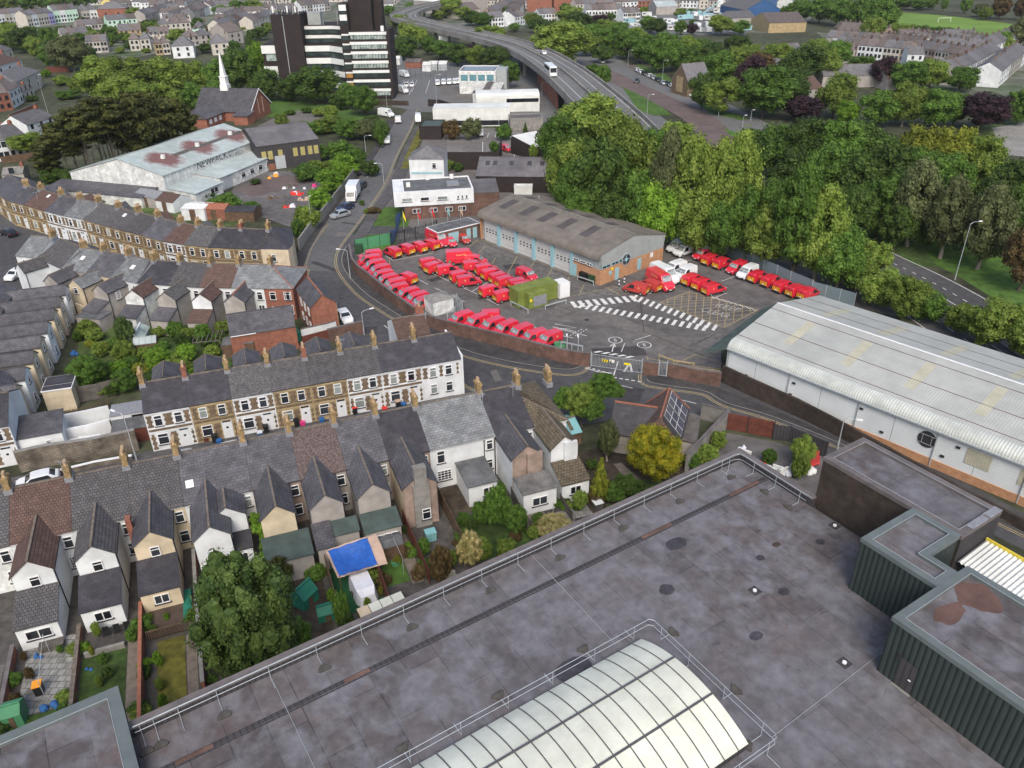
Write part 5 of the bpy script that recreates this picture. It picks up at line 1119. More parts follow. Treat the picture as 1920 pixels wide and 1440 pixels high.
def proto_car(paint,label='car'):
    t=thing('parked_car','tmp','car'); S=[(-2.1,.85,.88),(-2.0,1.0,.95),(-1.75,1.1,.98),(-1.25,1.42,1),(-.6,1.48,1),(.2,1.46,1),(.5,1.38,1),(1.1,.98,1),(1.7,.88,.97),(2.0,.72,.9),(2.1,.55,.8)]
    b=MB(); car_body(b,S,.88,tw=.76,belt=.93); b.build('body',paint,t,smooth=False)
    b=MB(); b.face([(1.08,-.68,1.02),(1.08,.68,1.02),(.55,.58,1.38),(.55,-.58,1.38)]); b.build('windscreen','car_glass',t)
    b=MB(); b.face([(-1.76,.66,1.13),(-1.76,-.66,1.13),(-1.3,-.56,1.41),(-1.3,.56,1.41)]); b.build('rear_window','car_glass',t)
    for s in(-1,1):
        P=[(-1.5,s*.88,.96),(.95,s*.88,.96),(.45,s*.745,1.36),(-1.15,s*.745,1.38)]; b=MB(); b.face(P if s<0 else P[::-1]); b.build('side_window','car_glass',t)
        b=MB(); b.box(1.92,2.04,s*.5,s*.78,.6,.74); b.build('headlight','lamp_glass',t); b=MB(); b.box(-2.12,-2.03,s*.55,s*.8,.72,.88); b.build('tail_light','lamp_red',t)
    b=MB(); b.box(2.05,2.13,-.26,.26,.4,.5); b.build('number_plate','plate',t)
    wheels(t,(-1.3,1.3),.88,.31); return t
PC=proto_car('car_white')
def setlab(o,l,cat,g): o['label']=l; o['category']=cat; o['group']=g
used={}
VANS=[PV,PW,PB,PL,PC]
def veh(proto,nose,tail,label,cat='van',group=None,z=.75,swap=None,scale=None,name=None,zb=0,dark=False):
    a,c=W(*nose,z),W(*tail,z); m=(a+c)/2; rz=angle(c,a)
    if proto.name in used or swap: o=dup(proto,(m.x,m.y,zb+.03),rz,label,group,scale,swap)
    else: used[proto.name]=1; o=proto; o.location=(m.x,m.y,zb+.03); o.rotation_euler=(0,0,rz); o['label']=label
    o['category']=cat
    if group:o['group']=group
    elif 'group' in o: del o['group']
    if proto is PV and not scale: o.scale=(.92,.92,.95)
    if name:o.name=name
    return o
G1='red delivery vans parked in the depot'
wallv=[((130,330),(300,310)),((115,370),(298,345)),((150,415),(330,380)),((190,455),(368,415)),((210,490),(392,460)),((255,530),(420,490)),((297,562),(478,520)),((340,592),(480,565)),((400,635),(580,590)),((457,672),(655,620)),((505,702),(697,655))]
for i,(n,t_) in enumerate(wallv): veh(PV,c3(*n),c3(*t_),f'red delivery van nose to the curved brick wall, {ordn(i)} from the green fence',group=G1)
for i,(n,t_) in enumerate([((325,268),(435,312)),((420,245),(540,292)),((520,230),(630,275)),((605,212),(722,255))]): veh(PV,c3(*n),c3(*t_),f'red van with chevroned rear in the top row, {ordn(i)} from left',group=G1)
veh(PB,c3(775,230),c3(668,175),'taller red van facing the yard beside the brick outhouse',scale=.85,group=G1)
veh(PV,c3(848,232),c3(785,190),'small red van parked before the pale blue outhouse door',scale=.8,group=G1)
veh(PV,c3(945,205),c3(885,170),'small dull red van at the far corner by the dock doors',scale=.8,group=G1,swap={'van_red':'van_red_dull'})
veh(PV,c3(420,462),c3(555,510),'lone red van in the aisle behind the wall row',group=G1)
veh(PB,c3(1015,335),c3(805,352),'long high roofed red van with yellow side lettering, among small vans',group=G1)
for i,(n,t_) in enumerate([((752,362),(600,388)),((762,388),(650,425))]): veh(PV,c3(*n),c3(*t_),['red van leftmost of the middle island, chevrons hidden','red van second in the middle island with chevron rear'][i],group=G1)
veh(PV,c3(878,415),c3(728,438),'clean red van third in the middle island, side on',group=G1)
for i,(n,t_) in enumerate([((995,455),(815,492)),((1040,497),(875,518))]): veh(PV,c3(*n),c3(*t_),['red van with chevrons below the middle island','plain rear red van beside it below the middle island'][i],group=G1)
for i,(n,t_) in enumerate([((1083,362),(935,350)),((1062,392),(940,405)),((1170,410),(1015,435)),((1215,437),(1060,475)),((1275,465),(1120,505)),((1310,495),(1180,530)),((1425,515),(1265,545)),((1455,545),(1310,572))]): veh(PV,c3(*n),c3(*t_),f'red van in the diagonal file before the dock doors, {ordn(i)} from the tall van',group=G1)
for i,(n,t_) in enumerate([((1212,562),(1045,602)),((1315,598),(1150,640))]): veh(PV,c3(*n),c3(*t_),['red van behind the one touching the green container','red van right beside the green generator container'][i],group=G1)
veh(PV,c3(1462,492),c3(1322,432),'single red van parked alone near the middle dock doors',group=G1)
for i,(n,t_) in enumerate([((812,822),(970,772)),((930,848),(1090,790)),((1045,872),(1205,815)),((1155,898),(1300,840)),((1265,925),(1408,868)),((1370,950),(1510,915)),((1485,975),(1625,918))]): veh(PV,c3(*n),c3(*t_),f'red van nose to the lower brick wall, {ordn(i)} from the white kiosk',group=G1)
veh(PV,c3(985,778),c3(1190,775),'red van crosswise behind the lower wall row by the kiosk',group=G1)
W4=lambda q:c4p(*q)
for i,(n,t_) in enumerate([((855,275),(975,225)),((915,300),(1030,262))]): veh(PW,W4(n),W4(t_),['white van furthest back beside the depot gable end','white van second from the back beside the gable end'][i],group='white vans in the depot')
for i,(n,t_) in enumerate([((830,435),(970,388)),((900,482),(1055,418))]): veh(PW,W4(n),W4(t_),['white van just behind the long red one, left of pair','white van behind the long red one, right of pair'][i],group='white vans in the depot')
veh(PW,W4((1375,478)),W4((1512,410)),'single white van in the row of red vans by the palisade fence',group='white vans in the depot')
veh(PV,W4((1035,335)),W4((1182,280)),'red van facing out at the left end of the fence row',group=G1)
for i,(n,t_) in enumerate([((1240,322),(1115,368)),((1330,350),(1195,398))]): veh(PV,W4(n),W4(t_),f'red van with chevrons in the fence row, {["left","right"][i]} of the two before the white van',group=G1)
veh(PV,W4((1285,440)),W4((1440,378)),'red van facing out directly left of the white fence row van',group=G1)
for i,(n,t_) in enumerate([((1590,448),(1465,498)),((1695,482),(1560,530)),((1782,520),(1655,572)),((1885,558),(1755,600)),((1960,580),(1850,620))]): veh(PV,W4(n),W4(t_),f'red van with chevrons right of the white fence row van, {ordn(i)}',group=G1)
for i,(n,t_) in enumerate([((1110,470),(960,522)),((1180,505),(1045,553)),((1270,548),(1120,585))]): veh(PV,W4(n),W4(t_),f'red van of the trio above the yellow hatching, {["left","middle","right"][i]} one',group=G1)
veh(PB,W4((898,580)),W4((690,455)),'long red van with side lettering parked by the black and white posts',group=G1)
veh(PL,W4((900,510)),W4((745,430)),'long white van half hidden behind the long red van',group='white vans in the depot')
veh(PV,W4((530,545)),W4((688,580)),'weathered red van nearest the black and white posts',group=G1,swap={'van_red':'van_red_dull'})
veh(PV,W4((650,520)),W4((765,558)),'weathered red van squeezed beside the long red van',group=G1,swap={'van_red':'van_red_dull'})
# vehicles on the road and beyond
m2=lambda x,y:(480+x/3,y/3)
RW='white vans on the industrial road'
veh(PL,m2(720,650),m2(700,625),'tmp') if False else None
veh(PL,m2(775,650),m2(690,635),'white van parked across by the green mesh gate',group=RW)
veh(PW,m2(798,660),m2(800,690),'white van driving away beside the black forecourt gate',group=RW,scale=1.1)
veh(PL,m2(912,690),m2(912,650),'white van coming towards us past the grass strip',group=RW,scale=.9)
veh(PW,m2(733,805),m2(742,775),'silver white van coming down the industrial road',group=RW)
veh(PC,m2(445,1210),m2(500,1195),'silver hatchback parked by the hedge wall','car',swap={'car_white':'car_silver'},name='parked_car')
veh(PC,m2(480,1170),m2(522,1155),'dark blue car between the silver hatchback and the box lorry','car',swap={'car_white':'car_blue'},name='parked_car')
veh(PC,m2(572,1055),m2(605,1030),'black car parked beyond the white box lorry','car',swap={'car_white':'car_black'},name='parked_car')
veh(PC,(655,603),(636,580),'white car beside the red brick gabled building','car',name='parked_car')
veh(PC,(806,767),(786,771),'red car behind the near chimneys in the side street','car',swap={'car_white':'van_red'},name='parked_car')
veh(PC,(468,835),(410,848),'white car below the all buff stone house','car',swap={},name='parked_car')
veh(PC,(375,852),(330,862),'pale car near the white quoined end house','car',swap={'car_white':'car_silver'},name='parked_car')
veh(PC,(45,905),(95,893),'white car at the left end of the side street','car',name='parked_car')
veh(PC,(0,430),(30,440),'black car at the left end of the upper street','car',swap={'car_white':'car_black'},name='parked_car')
veh(PC,(20,518),(38,508),'white car beside the first house of the second terrace','car',name='parked_car')
i0=0
for i,(x,y) in enumerate([(1021,465),(1055,462),(1087,460),(1118,458),(1140,455)]): veh(PW,m2(x,y+15),m2(x+1,y-10),f'white van in the row behind the blue windowed office, {ordn(i)} from left',group='white vans behind the office')
veh(PL,m2(860,520),m2(792,500),'white van with dark windows in the car park by the tower',group='vans by the tower'); veh(PL,m2(862,430),m2(808,415),'white van highest in the tower car park',group='vans by the tower')
veh(PC,m2(775,483),m2(780,462),'white car by the tower entrance','car',name='parked_car'); veh(PC,m2(845,485),m2(848,465),'cream car left of the pair in the tower car park','car',name='parked_car',swap={'car_white':'plate'}); veh(PC,m2(875,485),m2(878,465),'white car right of the pair in the tower car park','car',name='parked_car')
veh(PL,m2(1105,770),m2(1103,735),'red van at the back of the empty car park','van',swap={'car_white':'van_red'},name='delivery_van'); veh(PW,m2(1262,762),m2(1263,735),'white van in the middle of the empty car park')
veh(PV,m2(1440,845),m2(1370,825),'red van alone on the empty car park bays',swap={})
n3=lambda x,y:(1000+x/6.4,y/6.4)
for i,(x,y) in enumerate([(1250,835),(1290,855),(1335,875),(1400,905),(1440,925),(1495,950),(1555,985),(1620,1000),(1670,1025),(1730,1045),(1770,1070),(1880,1120)]):
    veh(PC,n3(x+18,y+12),n3(x-18,y-6),f'car in the line by the old chapel, {ordn(i)} from left','car',group='cars parked along the kerb near the chapel',swap={'car_white':rn.choice(['car_black','car_silver','car_white','car_white'])},name='parked_car')
veh(PC,n3(845,740),n3(790,725),'white car crossing the far junction','car',name='moving_car')
veh(PC,n3(1235,975),n3(1255,955),'black car on the far carriageway','car',swap={'car_white':'car_black'},name='moving_car')
veh(PC,n3(935,1120),n3(950,1100),'orange and white car on the slip road beside the flyover','car',swap={'car_white':'orange'},name='moving_car')
# box lorry on the road
def lorry(nose,tail,label):
    a,c=W(*nose,1.2),W(*tail,1.2); m=(a+c)/2; t=thing('box_lorry',label,'lorry',(m.x,m.y,.03),angle(c,a)); b=MB(); b.box(-3.2,1.5,-1.15,1.15,.95,3.4); b.build('box','car_white',t)
    b=MB(); b.loft([[(1.6,-1.05,.5),(1.6,1.05,.5),(1.6,1.05,2.4),(1.6,-1.05,2.4)],[(2.6,-1.05,.5),(2.6,1.05,.5),(2.6,1.0,2.3),(2.6,-1.0,2.3)],[(3.3,-1.0,.5),(3.3,1.0,.5),(3.3,.98,1.35),(3.3,-.98,1.35)]]); b.build('cab','car_white',t); b=MB(); b.face([(3.28,-.85,1.42),(3.28,.85,1.42),(2.68,.85,2.25),(2.68,-.85,2.25)]); b.build('windscreen','car_glass',t); wheels(t,(-2.0,2.4),1.05,.42); b=MB(); b.box(-3.1,3.2,-.5,.5,.5,.9); b.build('chassis','bumper',t)
lorry((655,375),(668,352),'white box lorry parked against the hedge wall'); lorry((1011-8,0),(1,1),'x') if False else None
# ---------------------------------------------------------------- trees and bushes
def crown_mesh(key,seed,nc,nl,leaf,zr=1.0,cr=.3,flat=0,cone=False,droop=0,shape='ball',core=.8):
    if key in MESH: return MESH[key]
    r=random.Random(seed); vs=[];fs=[]
    cl=[]
    for k in range(nc):
        for _ in range(60):
            u=Vector((r.gauss(0,1),r.gauss(0,1),r.gauss(0,1)));u.normalize()
            if shape=='dome': u.z=abs(u.z)*1.0-.12
            rad=r.uniform(.45,.86)**.6 if k%4 else r.uniform(.1,.5)
            p=u*rad
            if cone:
                z=r.uniform(-1,1); w=max(.12,(1-(z+1)/2)**.8)*.82; a=r.uniform(0,6.283); q=r.uniform(.4,1)**.5; p=Vector((math.cos(a)*w*q,math.sin(a)*w*q,z*.93))
            if shape=='tall':
                z=r.uniform(-1,1); w=.8*(1-abs(z-.0)**3)*(1-.28*z); a=r.uniform(0,6.283); q=r.uniform(.45,1)**.5; p=Vector((math.cos(a)*w*q,math.sin(a)*w*q,z*.9))
            if all((p-c[0]).length>cr*.62 for c in cl): break
        s=cr*r.uniform(.72,1.2)
        if cone: s*=(1.15-.45*(p.z+1)/2)
        cl.append((p,s))
    for (c,s) in cl:
        # dark-lit occluding core of the clump, faceted and irregular
        i=len(vs); n1,n2=6,4
        for a in range(n2+1):
            for b_ in range(n1):
                th=math.pi*a/n2; ph=6.283*b_/n1+a*.5; q=s*core*r.uniform(.78,1.05); vs.append((c.x+q*math.sin(th)*math.cos(ph),c.y+q*math.sin(th)*math.sin(ph),(c.z+q*math.cos(th)*(1-flat))*zr))
        for a in range(n2):
            for b_ in range(n1): fs.append((i+a*n1+b_,i+a*n1+(b_+1)%n1,i+(a+1)*n1+(b_+1)%n1,i+(a+1)*n1+b_))
        for k in range(nl):
            d=Vector((r.gauss(0,1),r.gauss(0,1),r.gauss(.25,1))).normalized(); q=s*r.uniform(.8,1.12); 
            if r.random()<.08: q=s*r.uniform(1.1,1.45)
            p=Vector((c.x+d.x*q,c.y+d.y*q,c.z+d.z*q*(1-flat)-droop*q*r.random()))
            nrm=(d+Vector((r.gauss(0,.42),r.gauss(0,.42),r.gauss(.12,.42)))).normalized(); a=nrm.orthogonal().normalized(); b_=nrm.cross(a); ph=r.uniform(0,6.283); a,b_=a*math.cos(ph)+b_*math.sin(ph),b_*math.cos(ph)-a*math.sin(ph)
            l=leaf*r.uniform(.6,1.3); i=len(vs)
            for x,y in((-1,-.55),(.2,-.7),(1,.3),(-.3,.75)): w=p+a*(x*l)+b_*(y*l); vs.append((w.x,w.y,w.z*zr))
            fs.append((i,i+1,i+2,i+3))
    me=bpy.data.meshes.new('crown'); me.from_pydata(vs,[],fs); me.materials.append(MATS['leaf_mid']); me.update(); MESH[key]=me; return me
def trunk_mesh(key,seed,pale=False,bare=.55):
    if key in MESH: return MESH[key]
    r=random.Random(seed); b=MB(); pts=[Vector((0,0,-.02))]; 
    for k in range(1,5): pts.append(Vector((r.gauss(0,.02),r.gauss(0,.02),k*.2)))
    for k in range(4): b.tube(pts[k],pts[k+1],.035*(1-.17*k),.035*(1-.17*(k+1)),7)
    for k in range(6):
        z=r.uniform(.28,.62); a=k*1.05+r.random()*.5; b.tube((0,0,z),(math.cos(a)*.22,math.sin(a)*.22,z+.22),.016,.006,5)
    o=b.build('trunk','bark'); me=o.data; bpy.data.objects.remove(o); MESH[key]=me; return me
CR={'round':[('r%d'%k,lambda k=k:crown_mesh('r%d'%k,10+k,58,112,.047,1,.3)) for k in range(4)],
    'tall':[('t%d'%k,lambda k=k:crown_mesh('t%d'%k,30+k,62,112,.043,1,.27,shape='tall',droop=.1)) for k in range(3)],
    'bush':[('b%d'%k,lambda k=k:crown_mesh('b%d'%k,50+k,34,100,.068,1,.36)) for k in range(3)],
    'cone':[('c%d'%k,lambda k=k:crown_mesh('c%d'%k,60+k,60,70,.07,1,.27,cone=True)) for k in range(2)],
    'near':[('n%d'%k,lambda k=k:crown_mesh('n%d'%k,70+k,130,150,.026,1,.215)) for k in range(2)],
    'conifer':[('k0',lambda:crown_mesh('k0',81,160,150,.025,1,.2,droop=.5,cone=False))],
    'cypress':[('y%d'%k,lambda k=k:crown_mesh('y%d'%k,90+k,60,80,.055,1,.3,flat=.55)) for k in range(2)]}
CRN={k:[f() for _,f in v] for k,v in CR.items()}
LEAFN={'leaf_dark':'dark green','leaf_mid':'mid green','leaf_light':'light green','leaf_yellow':'yellow green','leaf_olive':'grey green','leaf_purple':'purple leaved','leaf_gold':'golden green','leaf_conifer':'dark evergreen','leaf_cypress':'brownish evergreen','leaf_lime':'bright lime green','leaf_bronze':'bronze leaved','petal_white':'white flowered','petal_cream':'cream flowered'}
SHN={'round':'round','tall':'tall upright','bush':'rounded','cone':'conical','near':'dense round','conifer':'shaggy','cypress':'layered'}
rt=random.Random(77)
def tree(x,yb,yt,w,kind,leaf,label,group,cb=.12,name=None,cat='tree',z0=0,wy=1.0):
    if leaf=='leaf_dark' and kind in('round','tall') and rt.random()<.42: leaf_use='leaf_mid'
    elif leaf=='leaf_mid' and rt.random()<.3: leaf_use='leaf_light'
    else: leaf_use=leaf
    p=W(x,yb,z0); H=max(1.0,topz(p,yt,z0)-z0); Rr=w/2*depth((p.x,p.y,z0+H*.6))/FPX; 
    if w>20 and kind in('round','tall') and yb<210: H=max(H,Rr*1.25)
    t=thing(name or ('tree' if cat=='tree' else 'bush'),label,cat,p,rt.uniform(0,6.28),group)
    rz=H*(1-cb)/2; me=rt.choice(CRN[kind]); f=1.0/1.0
    put(me,'crown',t,(0,0,H-rz*1.0),rt.uniform(0,6.28),[leaf_use],(Rr*.86,Rr*.86*wy,rz*.88))
    if cat=='tree': put(trunk_mesh('tk%d'%rt.randrange(3),rt.randrange(9)),'trunk',t,(0,0,0),0,['bark_pale' if leaf in('leaf_light','leaf_olive') else None],(H*.7,H*.7,H*.75) if kind!='cypress' else (H*.28,H*.28,H*.9))
    return t
D_,M_,L_,O_,P_,G_,B_z,Y_,K_=('leaf_dark','leaf_mid','leaf_light','leaf_olive','leaf_purple','leaf_lime','leaf_bronze','leaf_yellow','leaf_cypress')
ABB={'D':D_,'M':M_,'L':L_,'O':O_,'P':P_,'G':G_,'B':B_z,'Y':Y_,'K':K_,'C':'leaf_conifer'}
KD={'r':'round','t':'tall','b':'bush','c':'cone','y':'cypress','n':'near'}
# x,base row,top row,width in photo pixels,leaf,shape
TT={
'in the belt behind the depot':"""1110,300,168,150Lr 1045,345,205,90Mr 1065,395,250,100Mr 1075,430,300,90Mr 1125,435,255,130Dr 1180,420,235,120Lr 1160,360,195,120Mr 1200,455,310,100Mr 1245,460,235,95Ot 1232,472,330,95Gr 1288,468,240,120Lt 1335,470,255,115Lt 1372,455,235,105Lt 1300,482,350,100Mr 1352,492,370,90Mr 1398,492,340,100Mr 1432,508,380,100Mr 1480,520,295,125Mt 1525,528,340,115Lt 1565,545,430,105Mr 1035,315,225,60Mr 1260,300,225,90Mr 1215,345,235,90Dr 1330,380,270,90Mr 1100,370,250,110Dr 1090,445,350,80Mr 1150,455,360,90Dr 1440,430,330,90Mt 1600,545,470,90Mr 1645,575,500,100Mr 1690,600,515,90Mr 1735,605,545,70Mb 1850,655,560,130Lr 1920,680,585,110Lr 1790,625,570,60Mb 1630,520,450,80Lr 1570,500,410,90Mr""",
'in the wood beyond the dual carriageway':"""1450,335,228,110Dr 1500,345,218,110Dr 1555,352,214,115Dr 1610,350,222,115Dr 1480,385,275,105Dr 1540,395,268,105Mr 1600,405,275,105Dr 1660,400,262,110Dr 1640,448,318,100Mr 1700,462,290,110Ot 1762,485,325,95Ot 1832,505,340,110Ot 1712,350,228,110Yr 1775,355,232,110Yr 1825,365,245,95Lr 1710,405,275,110Dr 1765,410,285,105Dr 1860,425,290,105Dr 1905,430,315,90Dr 1908,545,425,100Br 1885,470,365,90Dr 1590,455,345,90Dr 1675,470,380,80Dr 1800,470,370,70Dr 1420,300,238,80Dr 1560,430,345,70Dr 1740,470,385,70Dr""",
'in the park beyond the junction':"""1315,205,135,65Dr 1352,215,140,85Mr 1345,168,92,75Mr 1428,222,118,125Mr 1475,205,125,90Dr 1400,185,98,70Pr 1375,150,85,70Mr 1500,228,178,85Pr 1455,130,85,75Mr 1560,222,130,85Mr 1585,235,185,50Gr 1645,238,168,90Mr 1690,238,150,90Lr 1750,242,163,95Mr 1785,236,170,60Dr 1838,245,172,105Pr 1905,235,165,70Mr 1405,130,80,60Lr 1495,165,78,100Dr 1545,160,85,60Mr 1610,150,102,70Mr 1655,165,102,60Pr 1700,172,112,80Dr 1740,168,108,80Mr 1798,172,123,75Mr 1330,130,75,70Dr 1530,120,70,70Mr 1380,105,68,60Dr 1290,150,80,60Dr 1568,130,70,60Mr 1420,160,95,70Br""",
'in the avenue by the far carriageway':"""1110,85,42,65Mr 1122,62,35,55Pr 1145,100,45,60Dr 1175,112,50,60Mr 1205,120,62,65Dr 1232,138,66,60Mr 1262,135,70,60Dr 1245,115,58,60Mr 1090,70,18,70Dr 1285,132,62,60Mr 1310,120,70,55Mr 1135,75,33,50Mr 1160,85,38,50Mr 1215,62,28,40Dr 1232,65,32,40Dr 1275,66,37,30Mr 1296,66,43,28Pr 1352,66,35,60Lr 1385,66,45,45Mr 1190,85,48,50Mr 1130,118,90,50Dr""",
'around the sports field':"""1470,38,10,26Dr 1500,40,-4,60Mr 1535,45,-8,60Mr 1572,50,-8,65Dr 1605,60,-6,60Mr 1640,75,-6,75Mr 1665,48,10,45Dr 1630,88,30,55Mr 1670,82,42,45Mr 1695,85,42,45Mr 1722,86,46,45Dr 1750,86,48,45Mr 1775,88,50,50Dr 1872,95,55,40Mr 1912,90,28,50Or 1768,22,-10,16Mt 1808,26,-12,26Mt 1835,32,5,35Or 1872,36,-12,45Bt 1912,38,-8,40Bt 1720,20,5,40Mr 1740,18,2,40Mr 1690,18,0,40Mr 1650,20,-10,60Mr 1845,38,12,30Mr 1890,100,70,25Mb""",
'beside the flyover':"""752,60,30,50Lr 778,92,42,60Lr 745,48,28,30Lr 757,112,78,70Dr 805,104,64,36Mr 832,112,72,50Mr 858,124,78,50Dr 878,118,80,30Pr 895,128,84,50Mr 932,134,84,75Dr 955,165,112,48Dr 918,92,56,70Lr 1055,125,52,130Lr 1100,105,62,60Lr 1025,105,58,70Lr 1112,140,118,32Mr 1128,170,120,40Dr 848,34,8,60Lr 822,38,18,30Lr 885,48,27,45Dr 905,52,26,45Dr 998,52,22,38Mr 965,60,42,26Mr 1010,62,38,45Dr 1070,50,14,60Mr 870,38,20,40Lr 770,72,48,50Lr 1040,64,42,40Dr 700,250,215,45Dr 712,262,225,50Dr""",
'around the church and black tower':"""205,195,100,110Lr 262,205,98,120Lr 322,195,105,100Lr 370,185,112,80Lr 412,182,105,75Mr 452,185,85,75Dr 492,168,74,50Gr 500,190,125,70Dr 595,195,132,110Dr 545,190,145,60Dr 655,205,152,45Dr 682,216,160,68Mr 640,206,170,50Dr 300,235,150,110Lr 240,225,140,100Lr 415,205,150,60Mr 370,215,150,60Dr 620,225,197,45Mb 600,218,200,30Mb 575,212,200,25Mb""",
'on the slope at the top left':"""22,95,40,70Mr 48,100,48,60Dr 95,100,48,32Dr 140,135,60,85Or 108,130,78,60Mr 165,130,78,50Dr 72,112,66,40Lr 15,26,-8,60Mr 52,24,-10,60Mr 92,22,-8,55Mr 128,20,-6,55Mr 165,18,-10,50Mr 115,160,140,40Mb 145,175,145,35Mb 88,145,130,20Gb 128,185,168,50Mb 12,60,40,30Dr 60,190,178,25Db""",
'among the distant streets':"""205,78,60,40Mr 178,84,64,40Lr 150,88,70,40Mr 235,80,64,30Dr 168,70,56,30Mr 215,68,54,30Lr 245,92,80,26Mb 195,94,82,30Mb 120,72,58,36Mr 90,70,58,30Dr 60,72,58,36Mr 262,82,72,20Mb 300,84,74,24Mb 345,98,84,30Mr 385,100,86,30Dr 300,96,84,20Mb 440,96,80,30Mr 395,70,58,24Mb 310,50,40,24Mr 385,22,12,24Mr 455,58,48,20Mb 500,52,42,22Mb 275,100,90,20Mb 226,100,88,24Mb 182,62,46,24Dc 200,62,44,22Dc 228,62,42,20Dc 262,66,50,24Dr 282,70,46,45Mr 332,82,64,44Lr 255,36,12,35Mr 275,36,18,30Yr 372,48,32,24Mr 418,36,24,40Mr 450,34,10,50Mr 475,32,14,50Mr 414,72,54,36Dr 352,78,64,30Lr 486,76,58,40Dr 470,88,56,22Dc 505,62,50,26Mr 402,88,78,26Gr 365,60,55,20Lb 560,18,5,30Lr 590,18,4,30Lr 520,40,28,30Mr 730,30,18,30Mr 705,28,15,26Mr 300,50,40,14Mr 950,30,12,24Mr 790,18,5,35Mr 770,22,8,26Mr 1130,20,0,24Dr 1205,28,14,24Lr 1275,35,14,30Lr 1060,25,5,26Mr""",
'along the hedge of the industrial road':"""618,250,215,60Mr 655,262,222,60Dr 690,262,222,60Or 716,268,228,40Db 640,300,262,60Mb 668,318,278,50Mb 652,330,285,62Gb 622,362,318,66Gb 600,395,350,50Gb 582,432,388,52Mb 566,425,385,36Mb 606,300,272,40Mb 572,338,305,62Mb 600,325,300,50Mb 560,445,410,30Mb 545,215,205,25Mb 530,240,210,30Mb 600,250,225,60Mb 570,248,228,40Mb 695,330,300,40Db 640,345,300,40Gb""",
'round the packing works yard':"""430,400,362,60Mr 400,392,372,34Mr 385,372,360,40Db 470,395,378,40Mb 130,345,318,60Db 170,350,322,50Db 100,330,300,50Db 210,352,335,40Db 355,378,365,30Mb 445,408,388,40Mb 190,392,372,24Mb 480,345,335,25Db 430,335,325,20Db""",
'in the mid yards by the flat roofs':"""848,262,222,40Bb 885,262,220,46Ob 945,262,230,40Mb 715,278,235,20Mb 928,288,265,26Mb 838,320,298,36Mb 860,322,305,22Mb 1000,300,270,20Mr 900,388,372,34Mb 985,258,230,14Dc 935,178,165,40Ob 960,185,172,40Mb 702,400,388,30Bb 680,385,375,14Db 690,400,395,18Mb 815,245,232,16Mb""",
}
for reg,s in TT.items():
    items=[]
    for w in s.split():
        kind=KD[w[-1]]; leaf=ABB[w[-2]]; x,yb,yt,ww=[float(v) for v in w[:-2].split(',')]; items.append((x,yb,yt,ww,kind,leaf))
    items.sort(); cnt={}
    for (x,yb,yt,ww,kind,leaf) in items:
        cat='bush' if kind=='bush' else 'tree'; k=(LEAFN[leaf],SHN[kind],cat); n=cnt.get(k,0); cnt[k]=n+1
        tree(x,yb,yt,ww,kind,leaf,f'{k[0]} {k[1]} {cat} {reg}, {ordn(n)} from left',('trees ' if cat=='tree' else 'bushes ')+reg,cat=cat,cb=.06 if cat=='bush' else .1)
# brown-green evergreen grove with bare leaning trunks
i=0
for (x,yb,yt,w) in((98,338,262,70),(135,342,225,95),(178,348,195,110),(225,340,172,120),(272,325,160,120),(318,300,165,105),(352,292,182,70),(150,338,250,80),(200,330,215,90),(300,290,200,80),(250,310,195,100)):
    tree(x,yb,yt,w,'cypress','leaf_cypress',f'brownish evergreen with bare trunk in the grove behind the works, {ordn(i)}','evergreen grove',cb=.5 if 110<x<235 else .2); i+=1
for k,(x,y0,x1,y1) in enumerate(((130,265,150,317),(150,260,165,312),(165,250,178,300),(182,245,205,300),(190,240,212,298),(198,240,217,296),(210,242,226,290),(220,240,233,288),(232,240,240,286))):
    p=W(x1,y1+14,0); H=topz(p,y0); t=thing('bare_trunk',f'pale bare tree trunk under the evergreen grove, {ordn(k)} from left','trunk',p,0,'bare trunks of the grove'); b=MB(); q=W(x,y0,H)-p; b.tube((0,0,0),(q.x*.5,q.y*.5,H*.5),.22,.17,7); b.tube((q.x*.5,q.y*.5,H*.5),q,.17,.1,7); b.build('stem','bark_pale',t); b=MB(); b.tube((q.x*.6,q.y*.6,H*.6),(q.x*.6+1,q.y*.6,H*.7),.06,.03,5); b.build('branch','bark_pale',t)
tree(58,296,246,72,'round','leaf_light','weeping light green willow beside the white houses, left edge',None,cb=.3)
for k,(x,y,w) in enumerate(((105,340,60),(135,352,40),(180,356,40),(280,320,60),(320,305,60),(260,330,50),(300,300,50))): tree(x,y,y-26,w,'bush','leaf_dark',f'dark undergrowth below the evergreen grove, {ordn(k)} counted','undergrowth below the evergreen grove',cat='bush',cb=.02)
# single trees near the camera
def one(x,yb,yt,w,kind,leaf,label,cat='tree',cb=.1,**k): return tree(x,yb,yt,w,kind,leaf,label,None,cb=cb,cat=cat,**k)
tg=one(1090,800,716,86,'near','leaf_mid','leafy green tree between the hipped corner house and the depot gate',cb=.2)
for (dx,dy,z,s_) in((2.3,.6,5.2,1.7),(3.9,.2,4.6,1.0),(-1.8,.4,3.6,1.5),(1.0,-1.0,3.2,1.6)): put(rt.choice(CRN['near']),'crown',tg,Matrix.Rotation(-tg.rotation_euler.z,3,'Z')@Vector((dx,dy,z)),rt.uniform(0,6),['leaf_mid'],(s_,s_,s_*.85))
b=MB(); q=Matrix.Rotation(-tg.rotation_euler.z,3,'Z'); b.path([tuple(q@Vector(v)) for v in((0,0,1.2),(1.6,.3,3.4),(3.8,.2,4.5))],.07,6); b.build('limb','bark_pale',tg)
one(1222,905,796,122,'near','leaf_gold','large golden green tree in front of the solar panelled roof',cb=.08)
one(487,1278,1032,226,'conifer','leaf_conifer','huge shaggy dark conifer against the big roof parapet',cb=.03)
